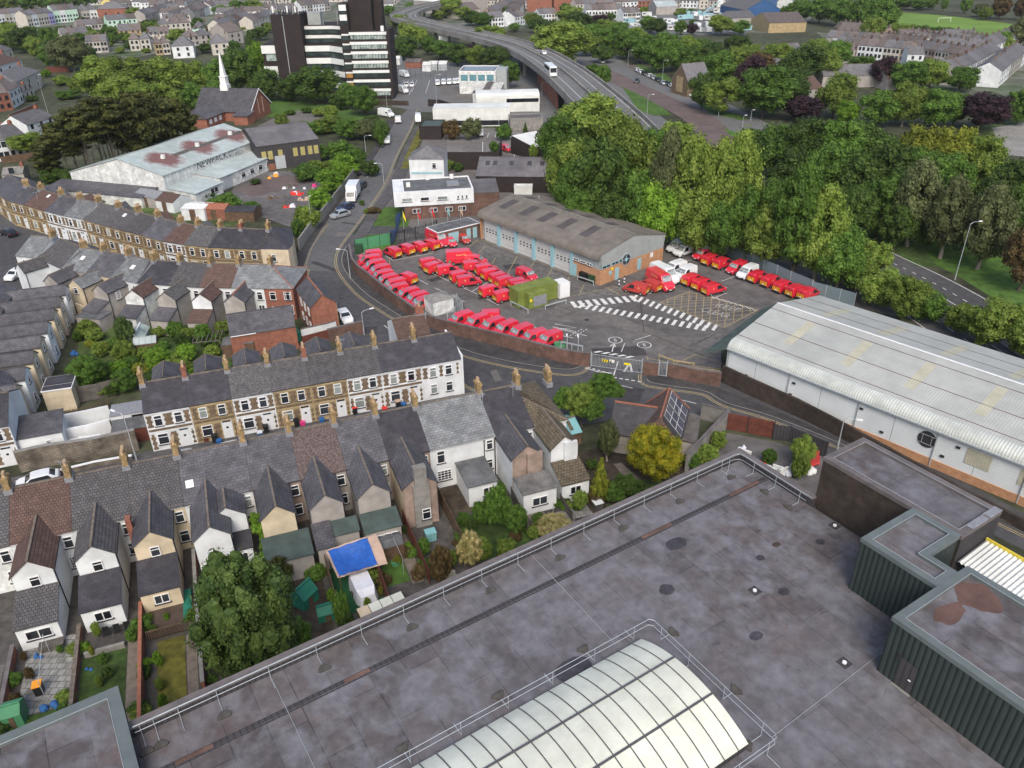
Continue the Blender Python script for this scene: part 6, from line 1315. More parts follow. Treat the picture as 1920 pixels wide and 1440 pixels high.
one(562,1222,1162,72,'near','leaf_mid','bright green bushy tree right of the huge conifer',cat='bush',cb=.03)
one(530,1098,1042,56,'near','leaf_cypress','bronze green shrub above the huge conifer',cat='bush',cb=.03)
one(1138,865,782,48,'near','leaf_olive','slim olive green tree beside the turquoise shed')
one(1124,935,858,44,'cone','leaf_yellow','yellow green conical conifer in the corner garden',cb=.03)
BU="""1087,955,918,38Mn 1172,930,888,56Dn 1152,935,905,60Mn 1110,880,860,30Dn 1195,935,900,40Dn 1130,840,820,26Dn 1095,905,885,26Mn 935,992,905,62Mn 905,985,935,46Mn 968,1000,945,56Mn 940,960,898,26Mn 1010,985,962,34Mn 830,1095,1018,54Bn 795,1042,1008,32Mn 848,1062,1030,30Mn 905,1052,1005,46Mn 950,1045,1010,50Mn 870,985,960,30Mn 645,1178,1105,42Mn 625,1128,1102,26Gn 655,1190,1150,40Dn 745,1058,1045,20Yn 540,1120,1085,24Bn 1345,845,805,36Mn 1325,868,835,50Mn 1295,875,850,40Mn 1440,872,840,36Mn 1500,872,815,58Mn 1497,898,848,42Ln 885,1000,975,30Dn 1000,1010,988,30Ln 35,1330,1300,30Bb"""
for j,w in enumerate(sorted(BU.split(),key=lambda q:float(q.split(',')[0]))):
    kind=KD[w[-1]]; leaf=ABB[w[-2]]; x,yb,yt,ww=[float(v) for v in w[:-2].split(',')]
    tree(x,yb,yt,ww,kind,leaf,f'{LEAFN[leaf]} garden shrub, {ordn(j)} from left in gardens above the big roof','shrubs in the gardens above the big roof',cat='bush',cb=.02)
one(882,1062,995,58,'near','petal_cream','cream rose bush beside the parapet, lawn behind it',cat='bush',cb=.02)
one(1042,1002,972,86,'near','petal_cream','wide pale cream flowering hedge at the parapet',cat='bush',cb=.02)
one(845,1090,1070,30,'near','petal_white','small white flowering shrub against the parapet',cat='bush',cb=.02)
LG="""243,655,588,42Cn 168,632,598,46Mn 192,668,640,40Mn 236,678,638,52Ln 172,728,664,84Mn 238,735,690,56Mn 276,672,650,40Mn 302,690,650,62Gn 332,632,602,44Mn 386,650,604,38Mn 352,676,644,50Gn 268,712,678,34Yn 345,698,672,40Mn 412,650,622,36Mn 205,700,680,40Dn 345,648,625,40Dn 260,640,620,30Ln 300,632,612,30Ln 170,650,638,24Yn 112,992,960,1Mb 420,690,670,30Dn 365,708,688,24Gn 325,712,700,40Mn 180,640,615,40Ln 220,655,632,36Mn 300,660,640,44Mn 320,690,665,50Ln 250,690,668,40Mn 225,700,676,44Gn 400,668,646,36Mn 430,700,680,40Mn 385,695,672,40Ln 290,700,680,36Gn 355,640,615,40Ln 420,625,600,36Mn 160,700,675,40Mn 200,740,716,44Mn 250,650,628,30Ln 318,612,590,30Mn 375,620,598,30Dn 345,720,700,36Mn 405,712,695,30Ln 475,690,672,24Mn 540,690,670,24Dn 148,640,620,24Mn 215,740,715,40Dn 290,720,695,40Dn 60,240,225,30Db 30,230,215,20Mb 512,702,680,24Dn 400,612,600,20Mn 285,640,628,26Ln 370,632,618,24Gn"""
for j,w in enumerate(sorted(LG.split(),key=lambda q:float(q.split(',')[0]))):
    kind=KD[w[-1]]; leaf=ABB[w[-2]]; x,yb,yt,ww=[float(v) for v in w[:-2].split(',')]
    if ww<5: continue
    tree(x,yb,yt,ww,kind,leaf,f'{LEAFN[leaf]} shrub in the gardens behind the stone terrace, {ordn(j)} from left','shrubs in the gardens behind the stone terrace',cat='bush',cb=.02)
LB="""250,1205,1178,24Mn 300,1250,1220,22Gn 282,1165,1150,18Mn 185,1195,1165,20Mn 195,1245,1225,26Mn 205,1272,1250,24Dn 302,1295,1270,20Mn 310,1330,1300,22Gn 65,1375,1350,20Mn 60,1275,1250,20Bn 190,1290,1265,16Mn 200,1320,1295,26Mn 315,1165,1150,14Gn 120,970,950,1Mb 292,1190,1170,14Mn 175,1230,1210,14Yn 48,1240,1220,14Bn 115,1225,1210,14Mn 690,1140,1120,16Mn 700,1100,1085,14Mn 715,1115,1100,12Yn 860,1105,1090,20Dn 760,1000,988,18Dn"""
for j,w in enumerate(sorted(LB.split(),key=lambda q:float(q.split(',')[0]))):
    kind=KD[w[-1]]; leaf=ABB[w[-2]]; x,yb,yt,ww=[float(v) for v in w[:-2].split(',')]
    if ww<5: continue
    tree(x,yb,yt,ww,kind,leaf,f'small {LEAFN[leaf]} border plant in the near back gardens, {ordn(j)} from left','border plants in the near back gardens',cat='bush',cb=.02)
# ---------------------------------------------------------------- walls, gates, street furniture round the depot
wl=[wb[k] for k in range(0,19)]
def seg(a,c): return [p for p in wb if a<=p.x<=c]
wpx=[(657,478),(662,505),(674,520),(690,532),(714,552),(740,572),(763,589),(786,605)]
wallrun('boundary_wall','curved brown brick wall behind the nose-in red vans, upper stretch',px(wpx),2.0,.3,'brick_brown','coping')
wallrun('boundary_wall','long curved brown brick wall from the kiosk to the depot gate',px([(802,613),(830,623),(865,632),(900,641),(940,650),(980,661),(1015,670),(1050,679),(1077,684),(1105,687)]),2.0,.3,'brick_brown','coping')
wallrun('boundary_wall','short brick wall right of the depot gate with round sign',px([(1205,702),(1233,706)]),1.9,.3,'brick_brown','coping')
wallrun('boundary_wall','brick wall between the pedestrian gate and the pale warehouse',px([(1250,706),(1300,716),(1350,724)]),1.9,.3,'brick_brown','coping')
def bargate(label,a,c,h,m='galv',n=14,name='gate',cat='gate'):
    A,B_=W(*a),W(*c); L=(B_-A).length; t=thing(name,label,cat,A,angle(A,B_)); b=MB(); 
    for z in(.12,h*.5,h-.05): b.box(0,L,-.025,.025,z,z+.06)
    b.build('rail',m,t) if False else None
    b=MB(); b.box(0,L,-.025,.025,.12,.18); b.build('bottom_rail',m,t); b=MB(); b.box(0,L,-.025,.025,h-.06,h); b.build('top_rail',m,t)
    def f(b): b.box(-.014,.014,-.014,.014,.15,h-.03)
    me=cached(('bar',h),f,[m])
    for k in range(n+1): put(me,'bar',t,(L*k/n,0,0),0,[m])
    for x in(0,L): b=MB(); b.box(x-.07,x+.07,-.07,.07,0,h+.25); b.build('gate_post',m,t)
    return t,L
t,L=bargate('wide galvanised sliding gate of the depot entrance',(1108,687),(1203,701),1.9,n=36)
b=MB(); b.box(L*.22,L*.34,-.05,-.03,1.0,1.35); s1=b.build('hazard_plate','chev_yellow',t); b=MB(); 
for k in range(4): b.face([(L*.22+.05+k*.32,-.052,1.0),(L*.22+.2+k*.32,-.052,1.0),(L*.22+.32+k*.32,-.052,1.35),(L*.22+.17+k*.32,-.052,1.35)])
b.build('hazard_stripes','bumper',s1)
b=MB(); b.box(L*.65,L*.77,-.05,-.03,1.0,1.3); b.build('hazard_plate','chev_yellow',t); b=MB(); b.box(L*.36,L*.46,-.05,-.03,1.05,1.45); b.build('sign_plate','plate',t)
bargate('narrow galvanised pedestrian gate in the brick wall',(1234,705),(1249,707),2.1,n=6); bargate('galvanised gate between the kiosk and the curved wall',(787,606),(800,613),2.1,n=6)
p=W(1208,701); t=thing('round_sign','small round white sign on the wall right of the gate','sign',(p.x,p.y,1.3),0); b=MB(); b.tube((0,-.2,0),(0,-.17,0),.28,.28,16); b.build('sign_face','frame_white',t); b=MB(); b.tube((0,-.205,0),(0,-.2,0),.12,.12,10); b.build('sign_symbol','lamp_red',t)
def barrier(label,pts,m='galv',h=.75,group=None):
    P=px(pts); t=thing('crash_barrier',label,'barrier',P[0],0,group); b=MB(); Q=[(p.x-P[0].x,p.y-P[0].y) for p in P]
    for a,c in zip(Q,Q[1:]):
        d=(Vector(c)-Vector(a)).normalized(); n=Vector((-d.y,d.x))*.05; b.loft([[(x+n.x,y+n.y,h-.18),(x-n.x,y-n.y,h-.18),(x-n.x,y-n.y,h),(x+n.x,y+n.y,h)] for x,y in(a,c)])
    b.build('rail',m,t)
    for q in Q: b=MB(); b.box(q[0]-.06,q[0]+.06,q[1]-.06,q[1]+.06,0,h+.02); b.build('post',m,t)
barrier('galvanised barrier left of the green container',[c3(1272,690),c3(1400,752)]); barrier('galvanised barrier right of the green container',[c3(1530,722),c3(1685,680)])
barrier('galvanised barrier before the bins at the depot corner',[c3(1770,500),c3(1890,540)])
barrier('silver railing left of the depot gate',[(1052,652),(1072,656),(1092,660)],h=1.0); barrier('yellow barrier right of the depot gate',[(1235,676),(1262,686),(1300,692)],'yellow_line',.9); barrier('yellow railing by the pale warehouse corner',[(1262,692),(1300,700),(1348,706)],'yellow_line',.9)
# green generator container with white unit
a=W(*c3(1300,700),0);c=W(*c3(1415,745),0);d=W(*c3(1640,685),0); t=thing('generator_container','olive green generator container with grey louvre','container',(a.x,a.y,0),angle(c,d)); 
b=MB(); b.box(.0,7.2,-1.0,1.6,.1,2.8); b.build('body','container_green',t); b=MB(); b.box(1.2,4.6,-2.3,-1.02,.1,2.5); b.build('front_module','container_green',t)
b=MB(); b.box(2.0,4.3,-2.36,-2.31,.4,2.0); b.build('louvre','lead',t); b=MB(); b.tube((1.6,.3,2.8),(1.6,.3,3.0),.45,.45,16); b.build('roof_fan','container_green',t); b=MB(); b.tube((2.8,-.3,2.8),(2.8,-.3,3.5),.06,.06,6); b.build('exhaust','container_green',t); b=MB(); b.box(4.7,5.1,-1.05,-1.01,1.4,2.1); b.build('sign','frame_white',t); b=MB(); b.box(1.3,1.7,-2.36,-2.31,1.3,1.7); b.build('sign','chev_yellow',t)
t2=thing('white_tank_unit','tall white cabinet at the end of the green container','cabinet',(0,0,0),0); p=t.matrix_world if False else None
t2.location=Vector((a.x,a.y,0))+Matrix.Rotation(t.rotation_euler.z,3,'Z')@Vector((7.4,-1.2,0)); t2.rotation_euler=(0,0,t.rotation_euler.z); b=MB(); b.box(0,1.9,-.2,1.9,.05,2.5); b.build('body','white_plastic',t2); b=MB(); b.box(.2,1.7,-.24,-.2,.3,2.3); b.build('door','frame_white',t2)
# white electricity kiosk in its mesh cage
a=W(*c3(695,775));c=W(*c3(845,735)); t=thing('electric_kiosk','stained white kiosk with shallow roof inside the mesh cage','kiosk',(a.x,a.y,0),angle(a,c)); w=(c-a).length; b=MB(); b.box(0,w,0,3.0,0,2.3); b.build('body','render_dirty',t); b=MB(); b.loft([[(-.15,-.15,2.3),(w+.15,-.15,2.3),(w+.15,3.15,2.3),(-.15,3.15,2.3)],[(w*.35,1.2,2.75),(w*.65,1.2,2.75),(w*.65,1.8,2.75),(w*.35,1.8,2.75)]]); b.build('roof','concrete',t); b=MB(); b.box(w*.35,w*.65,-.03,0,.2,1.9); b.build('door','render_dirty',t)
fence('galvanised mesh cage round the white kiosk',px([c3(560,760),c3(640,700),c3(870,690),c3(910,740),c3(800,830)]),1.9,'galv',post=True,openr=.22,name='mesh_fence')
fence('green mesh covered fence beside the grass verge',px([c3(110,285),c3(380,230)]),2.2,'sheet_teal' if False else 'shed_green',name='mesh_fence',pm='cabinet_green')
fence('black palisade fence between flags and the red vans',px([c3(375,245),c3(480,222),c3(640,180),c3(720,150)]),2.6,'fence_black',openr=.3,name='palisade_fence')
fence('blue grey palisade fence behind the fence row vans',px([(1330,468),(1362,478),(1390,492),(1430,512),(1480,535),(1520,552)]),2.4,'fence_blue',name='palisade_fence',pm='galv',step=2.7)
fence('grey palisade fence in the trees by the dual carriageway',px([(1520,552),(1600,575)]),2.2,'fence_blue',name='palisade_fence',pm='galv')
# dark net draped fence and flags
p0=W(*c3(385,250));p1=W(*c3(440,60)); t=thing('draped_fence','dark blue plastic draped over the fence by the flags','net',p0,angle(p0,p1)); L=(p1-p0).length; b=MB(); n=10
for k in range(n): b.face([(L*k/n,.1*math.sin(k*2),0),(L*(k+1)/n,.1*math.sin(k*2+2),0),(L*(k+1)/n,.4*math.sin(k+2),2.2+.4*math.sin(k*1.7+1.7)),(L*k/n,.4*math.sin(k+1),2.2+.4*math.sin(k*1.7))])
b.build('sheet','cabin_blue',t); b=MB(); b.tube((L*.5,0,0),(L*.5,0,2.6),.05,.05,6); b.build('post','bumper',t)
for k,(x,yb,yt,m1,l) in enumerate(((758,436,402,'chev_yellow','flag with yellow tip on the leftmost pole'),(785,425,400,'red_plain','pale red flag on the second pole'),(811,422,396,'red_plain','red and white flag on the third pole'),(840,418,394,'shed_teal','pale green and white flag on the fourth pole'),(864,415,393,'canvas_beige','yellowish flag on the rightmost pole'))):
    p=W(x,yb); H=topz(p,yt-8); t=thing('flag_pole',l,'flag',p,0,'flags before the white office'); b=MB(); b.tube((0,0,0),(0,0,H),.05,.03,6); b.build('pole','galv',t); b=MB(); n=5
    for j in range(n): b.face([(.06+.08*j,.1*math.sin(j),H-.2-.25*j),(.14+.08*j,.1*math.sin(j+1),H-.45-.25*j),(.1+.1*j,.1*math.sin(j+1),H-1.5-.2*j),(.02+.08*j,.1*math.sin(j),H-1.3-.2*j)])
    b.build('flag',m1,t)
# lamps
def lamp(x,yb,yt,ax,label,arm=1.2,m='galv',z0=0,two=False,group='street lamps'):
    p=W(x,yb,z0); H=topz(p,yt,z0)-z0; t=thing('street_lamp',label,'street lamp',p,0,group); b=MB(); b.tube((0,0,0),(0,0,1.2),.09,.09,8); b.tube((0,0,1.2),(0,0,H-.3),.065,.045,8); b.build('post',m,t)
    for s in((1,-1) if two else (1,)):
        b=MB(); d=Vector(ax).normalized()*arm*s; b.path([(0,0,H-.3),(d.x*.3,d.y*.3,H-.02),(d.x,d.y,H)],.035,6); a_=b.build('arm',m,t); b=MB(); e=Vector((d.x,d.y,0)).normalized(); n=Vector((-e.y,e.x,0)); q=[Vector((d.x,d.y,H))+e*u+n*v for u,v in((0,-.08),(.65,-.12),(.65,.12),(0,.08))]
        b.loft([[tuple(v+Vector((0,0,-.05))) for v in q],[tuple(v+Vector((0,0,.07))) for v in q]]); b.build('lantern','frame_white',a_)
lamp(657,522,468,(-1,.2,0),'lamp post on the inside of the bend, top of the curved wall'); lamp(683,628,583,(1,.6,0),'lamp post by the red brick corner wall'); lamp(1570,885 if False else 842,783,(.8,-.3,0),'lamp post in the road by the yard shrubs') 
lamp(720,345,306,(-1,0,0),'lamp post left of the white office forecourt'); lamp(587,435,370,(.2,1,0),'plain telegraph pole beside the hedge wall',arm=.5); lamp(686,285,254,(1,0,0),'lamp post above the lime hedge'); lamp(1083,683,634,(0,1,0),'slim lamp on the pavement left of the depot gate',arm=.3); lamp(1063,656,632,(0,1,0),'short lamp inside the wall left of the gate',arm=.3)
lamp(257,865,776,(-1,.5,0),'lamp post at the alley mouth with white sign plate'); lamp(1790,525,417,(1,.3,0),'tall lamp post on the green bank of the dual carriageway',arm=1.5); lamp(1618,432,393,(1,0,0),'left of two tall lamps in the dual carriageway',two=False,arm=2.2); lamp(1625,440,390,(1,0,0),'right of two tall lamps in the dual carriageway',arm=2.2)
lamp(1158,105,76,(1,0,0),'lamp left of a close pair by the far avenue'); lamp(1162,108,75,(1,0,0),'lamp right of a close pair by the far avenue'); lamp(1177,125,94,(1,0,0),'lamp below the far avenue'); lamp(1242,148,113,(1,0,0),'lamp on the grass by the parked car line'); lamp(1292,175,145,(1,0,0),'lamp beside the old chapel'); lamp(1213,215,177,(1,0,0),'lamp on the grass island'); lamp(1347,218,184,(1,0,0),'lamp by the curving red ramp'); lamp(1407,228,206,(1,0,0),'traffic signal pole at the far right junction',arm=.3); lamp(1392,238,216,(1,0,0),'short signal pole at the far right junction',arm=.3)
lamp(1016,180,154,(1,0,0),'lamp before the red flyover wall'); lamp(727,215,175,(-1,0,0),'lamp beside the tower car park gate'); lamp(819,200,140,(1,0,0),'tall lamp by the office vans'); lamp(936,255,222,(1,0,0),'lamp in the empty car park',two=True,arm=.5); lamp(91,215,140,(1,0,0),'tall pole in the left edge gardens',arm=.6); lamp(738,95,67,(1,0,0),'lamp beyond the black tower')
# cabinets, bins at the depot
def cabinet(q,s,m,label,name='cabinet',rz=0,cat='cabinet',group=None,lid=None):
    p=W(*q); t=thing(name,label,cat,p,rz,group); w,d,h=s; b=MB(); b.box(-w/2,w/2,-d/2,d/2,0,h); b.build('body',m,t); b=MB(); b.box(-w/2-.03,w/2+.03,-d/2-.03,d/2+.03,h,h+.07); b.build('lid',lid or m,t); return t
cabinet((1035,672),(1.0,.6,1.2),'cabinet_green','green street cabinet against the curved wall, right one',rz=R(-22)); cabinet((1022,670),(1.0,.6,1.1),'bumper','dark street cabinet left of the green one',rz=R(-22))
cabinet(c3(135,300),(1.3,1.0,1.6),'cabinet_green','dark green cabinet beside the green mesh fence')
cabinet(c3(1820,500),(1.5,1.0,1.3),'bin_black','dark wheeled bin before the orange brick corner',name='wheeled_bin',cat='bin',rz=rzD); cabinet(c3(1885,520),(1.3,1.0,1.3),'cabinet_green','green wheeled bin before the orange brick corner',name='wheeled_bin',cat='bin',rz=rzD)
cabinet(c3(1640,1000),(1.6,.7,.6),'shed_green','low green grit box beside the lower wall vans')
for k,(x,y) in enumerate(((482,548),(521,530))):
    p=W(*c4p(x,y)); t=thing('marker_post','black and white banded post beside the weathered red vans, '+['left','right'][k],'bollard',p,0,'banded posts'); 
    for j in range(5): b=MB(); b.tube((0,0,j*.28),(0,0,j*.28+.28),.13,.13,8); b.build('band','bumper' if j%2==0 else 'frame_white',t)
b=MB()
# brick outhouse with pale doors
a=W(*c3(800,235));c=W(*c3(1000,185)); t=thing('brick_outhouse','small brick outhouse with pale blue doors by the dock','outhouse',(a.x,a.y,0),angle(W(*c3(740,250)),c)); b=MB(); b.box(-2,7.2,0,4,0,2.6); b.build('wall','brick_brown',t); b=MB(); b.box(-2.1,7.3,-.1,4.1,2.61,2.72,1); b.box(-1.9,7.1,.15,3.9,2.73,2.76,0); b.build('roof',['felt_grey','frame_white'],t)
for x,w_ in((1.3,2.2),(4.6,.9),(6.0,.9)): b=MB(); b.box(x-w_/2,x+w_/2,-.05,0,.1,2.1); b.build('door','pale_blue',t)
# ---------------------------------------------------------------- white office, house, sheds in the middle distance
def blk(name,label,a,c,d,h,wall,roofm,cat='building',par=.25,cop=None,z=0,flat=True):
    A,B_=W(*a),W(*c); t=thing(name,label,cat,(A.x,A.y,z),angle(A,B_)); w=(B_-A).length; b=MB(); b.box(0,w,0,d,0,h); b.build('wall',wall,t)
    if flat: b=MB(); b.box(-.05,w+.05,-.05,.25,h+.001,h+par); b.box(-.05,w+.05,d-.25,d+.05,h+.001,h+par); b.box(-.05,.25,.251,d-.251,h+.001,h+par); b.box(w-.25,w+.05,.251,d-.251,h+.001,h+par); b.build('parapet',cop or wall,t); b=MB(); b.box(.25,w-.25,.25,d-.25,h,h+.04); b.build('flat_roof',roofm,t)
    return t,w
t,w=blk('office_block','white over brick office with flat stained roof, flags before it',(760,412),(889,404),9.5,5.4,'brick_brown','felt_grey',cop='frame_white')
b=MB(); b.box(-1.9,w+.05,-.25,-.02,2.75,5.65); b.box(-1.9,-.02,-.02,9.5,2.75,5.65); b.build('white_cladding','render_white',t)
for x,w_ in((.6,2.0),(3.9,1.7),(7.2,2.0),(10.1,.4),(10.9,.4),(11.7,.4)): window(t,x*w/13,-.26,3.7,w_,.75,0,x in(.6,7.2),style='none')
for x in(2.2,5.4,8.3,10.8): window(t,x*w/13,0,.9+.3,1.5,.9,0,False,style='pair')
for x,y in((.8,4),(5,8.5),(10,8.5)): b=MB(); b.box(x,x+.8,y,y+.5,5.45,6.3); b.build('air_con_unit','white_plastic',t)
b=MB(); b.box(9.0,11.4,3,6,5.45,5.75); b.build('roof_lantern','lead',t)
# ribbed shed to its right
t,w=blk('ribbed_shed','shed with deep ribbed grey roof between office and depot',(889,404),(937,402),10,4.6,'brick_brown','asbestos_grey',flat=False); b=MB()
for k in range(14): x=w*k/14; b.box(x+.05,x+w/14-.1,-.2,9.8,4.7,4.85)
b.box(0,w,-.15,9.8,4.6,4.7); b.build('roof','asbestos_grey',t)
# white hipped house
a=W(770,345,0);c=W(834,345,0); t=thing('white_house','square white house with grey hipped roof by the industrial road','house',(a.x,a.y,0),angle(a,c)); w=(c-a).length; b=MB(); b.box(0,w,0,7.0,0,5.7); b.build('wall','render_white',t); b=MB(); z=5.72; o=.25; A_=(-o,-o,z);B2=(w+o,-o,z);C2=(w+o,7+o,z);D2=(-o,7+o,z);e=(w/2,3.2,8.0);e2=(w/2,3.9,8.0)
for q in((A_,B2,e),(B2,C2,e2,e),(C2,D2,e2),(D2,A_,e,e2),(A_,D2,C2,B2)): b.face(q)
b.build('roof','slate_far',t); window(t,w*.72,0,3.6,.9,1.2); b=MB(); b.box(.4,w-.4,-.06,-.01,2.3,2.75); b.build('painted_band','pale_blue',t)
blk('flat_store','small dark flat roofed store behind the white hipped house',(787,262),(828,262),9,3.4,'black_brick','felt_green')
def gshed(name,label,a,c,d,he,hr,wall,roof,axis='x',ridge='ridge_tile',cat='building',split=None,**k):
    A,B_=W(*a),W(*c); t=thing(name,label,cat,(A.x,A.y,0),angle(A,B_)); w=(B_-A).length; gable_block(t,0,w,0,d,he,hr,wall,roof,axis,ridge=ridge,split=split,**k); return t,w
t,w=gshed('long_shed','long shed with mottled grey roof and small skylights',(893,360),(1034,362),15,3.6,6.0,'black_brick','asbestos_grey',split=7,ridge='asbestos_dark')
for fx in(.1,.2,.42,.66,.83): b=MB(); y=4.6; z=3.6+(6.0-3.6)*y/7+.11; b.face([(w*fx,y-.8,z-.27),(w*fx+1.0,y-.8,z-.27),(w*fx+1.0,y+.8,z+.27),(w*fx,y+.8,z+.27)]); b.build('skylight','slate_dark',t)
blk('small_white_huts','low white hut pair behind the depot roof',(964,368),(998,368),2.2,1.9,'sheet_white','sheet_white')
wallrun('yard_wall','long black brick yard wall behind the white hipped house',px([(836,318),(935,318),(940,290)]),4.2,.4,'black_brick')
t,w=gshed('lean_shed','white roofed open shed at the tree edge',(1000,300),(1045,290),9,3.2,4.6,'black_brick','sheet_white',split=8.5)
# long white factory with curved part
t,w=blk('long_factory','long low white factory beyond the empty car park',(813,238),(956,236),7.5,5.2,'sheet_white','sheet_white',par=.05); b=MB(); b.box(.5,w-.5,-.04,-.001,.3,1.7); b.build('window_band','glass',t)
t,w=blk('curved_roof_factory','white factory with curved roof end and window band',(900,232),(1016,229),0.1,.1,'sheet_white','sheet_white',par=.05) ; A=W(893,212);B_=W(1012,212); 
t.location=(A.x,A.y,0); w=(B_-A).length; b=MB(); prr=[(0,4.2),(.1,5.0),(1.5,5.6),(4,5.9),(7,5.8),(9,5.2)]; b.loft([[(x,y,z) for y,z in prr]+[(x,9,0),(x,0,0)] for x in(0,w)]); b.build('hall','sheet_white',t); b=MB(); b.box(w*.48,w-.3,-.05,-.001,3.0,4.1); b.build('window_band','glass',t)
blk('flat_annexe','low grey flat roofed annexe at the end of the factories',(957,245),(1018,243),6,3.2,'concrete','asphalt_old'); 
t,w=gshed('ruined_shed','skeletal roofed shed with rotten sheeting',(887,200),(937,200),17,4.2,5.3,'render_dirty','canvas_beige' if False else 'timber_grey','y')
for k in range(12): b=MB(); b.box(-.3,w+.3,1+k*1.3,1.35+k*1.3,5.0,5.12); b.build('roof_batten','render_dirty',t)
t,w=blk('blue_window_office','pale grey office with blue windows and solar roof',(862,176),(930,176),13,7.4,'render_dirty','slate_far',par=.3,cop='frame_white')
for k in range(4): b=MB(); x=w*(.05+.235*k); b.box(x,x+w*.19,-.06,-.001,4.4,6.4); b.build('window','teal_glass',t)
b=MB(); b.box(1,w*.95,2,11,7.5,7.65); b.build('solar_array','solar',t); b=MB(); b.box(w+.05,w+3.8,1,13,0,7.9); b.build('stair_block','clad_grey',t)
for k,(x,m) in enumerate(((938,'van_red_dull'),)): cabinet((x+2,172),(3,3,2.8),m,'red skip container beside the pale office',name='container',cat='container')
fence('rusty posted compound fence below the flyover trees',px([(735,140),(770,145),(838,148)]),4.5,'fence_black',openr=2.2,post=False,name='compound_fence')
for k,(x,y,m,l) in enumerate(((742,122,'sheet_white','tall white container beside the tower'),(768,128,'brick_red','brick hut in the fenced compound, left'),(782,128,'brick_red','brick hut in the fenced compound, right'),(812,132,'galv','grey container in the fenced compound'),(830,132,'galv','grey container at the right of the fenced compound'),(800,134,'car_white','white van body in the fenced compound'))): gshed('compound_hut',l,(x-8,y),(x+8,y),5,2.4,3.4,m,'tile_far' if m=='brick_red' else 'sheet_white')
wallrun('yard_wall','dark curved wall with white notice by the forecourt gate',px([(803,199),(825,200),(845,206)]),2.2,.3,'black_brick')
wallrun('gatehouse_wall','low dark wall of the tower entrance',px([(700,198),(730,197),(766,198)]),1.5,.3,'brick_dark')
# ---------------------------------------------------------------- packing works
a=W(310,378,0); b0=W(320,330,5.2); 
gl=W(167,320,5.6);gr=W(318,331,5.2);
A=W(175,345,0)
P1=W(316,378,0);P0=W(172,348,0);Pr=W(470,290,0)
ang=angle(P1,W(480,300,0)); 
ang=R(71); t=thing('packing_works','white works with rust stained pale roof and black lettering','factory',(P1.x,P1.y,0),ang); Lw=(W(484,303,0)-P1).length; wd=(P1-P0).length
print('works',Lw,wd,math.degrees(ang))
b=MB(); wd=25.5; HE_=5.6; HR_=8.4; HW_=4.6; ym=11; Lw=37
sec=lambda x:[(x,0,0),(x,wd,0),(x,wd,HW_),(x,ym,HR_),(x,0,HE_)]
b.loft([sec(.0),sec(Lw)]); b.build('wall','render_dirty',t)
b=MB(); slab(b,(-.2,-.3,HE_),(Lw+.2,-.3,HE_),(Lw+.2,ym,HR_+.1),(-.2,ym,HR_+.1)); slab(b,(Lw+.2,wd+.3,HW_),(-.2,wd+.3,HW_),(-.2,ym,HR_+.1),(Lw+.2,ym,HR_+.1)); b.build('roof','sheet_teal',t)
zf=lambda y:HE_+(HR_+.1-HE_)*(y+.3)/(ym+.3)+.115
rr_=random.Random(4)
for cx in(.2,.52,.86):
    b=MB(); n=26; cx_=Lw*cx; 
    pts=[]
    for k in range(n): a_=6.283*k/n; x=4.9*math.cos(a_); y=5.0+4.8*math.sin(a_); pts.append((x,y-5,zf(y)-zf(5)))
    b.face(pts); b.build('rust_stain','rust_soft',t,(cx_,5,zf(5))); b=MB(); b.tube((cx_,5.5,zf(5.5)),(cx_,5.5,zf(5.5)+.8),.6,.5,12); b.build('roof_vent','sheet_white',t)
b=MB(); b.face([(Lw*.28,4.6,zf(4.6)+.02),(Lw*.98,4.6,zf(4.6)+.02),(Lw*.98,5.8,zf(5.8)+.02),(Lw*.28,5.8,zf(5.8)+.02)]); b.build('rooflight_strip','timber_grey',t)
text('NEWPACK',2.3,'painted_lettering','bumper',t,(Lw*.3,-.03,4.2),(1,0,0),(0,0,1)); text('EXPORT',1.0,'painted_lettering','bumper',t,(Lw*.3+11.5,-.03,5.1),(1,0,0),(0,0,1)); text('PACKERS LTD',1.0,'painted_lettering','bumper',t,(Lw*.3+11.5,-.03,4.0),(1,0,0),(0,0,1))
lean(t,Lw*.27,Lw*.93,-.02,-6.5,3.0,3.6,'render_dirty','sheet_teal',ov=.3); b=MB(); b.box(Lw*.3+.0,Lw*.3+3,-6.56,-6.5,.1,2.7); b.build('roller_shutter','shutter',t)
for k in range(4): window(t,Lw*.5+k*3.4,-6.5,1.0,1.6,1.2)
lean(t,Lw*.0,Lw*.25,-.02,-7.5,2.3,3.0,'render_dirty','sheet_teal',ov=.3); window(t,Lw*.17,-7.5,.8,2.6,1.2,style='pair')
b=MB(); b.box(-.02,-5.5,2,28,0,2.2); b.build('side_store','render_dirty',t); b=MB(); slab(b,(-5.7,1.8,2.2),(-5.7,28.2,2.2),(-.03,28.2,2.9),(-.03,1.8,2.9)) ; b.build('side_store_roof','slate',t)
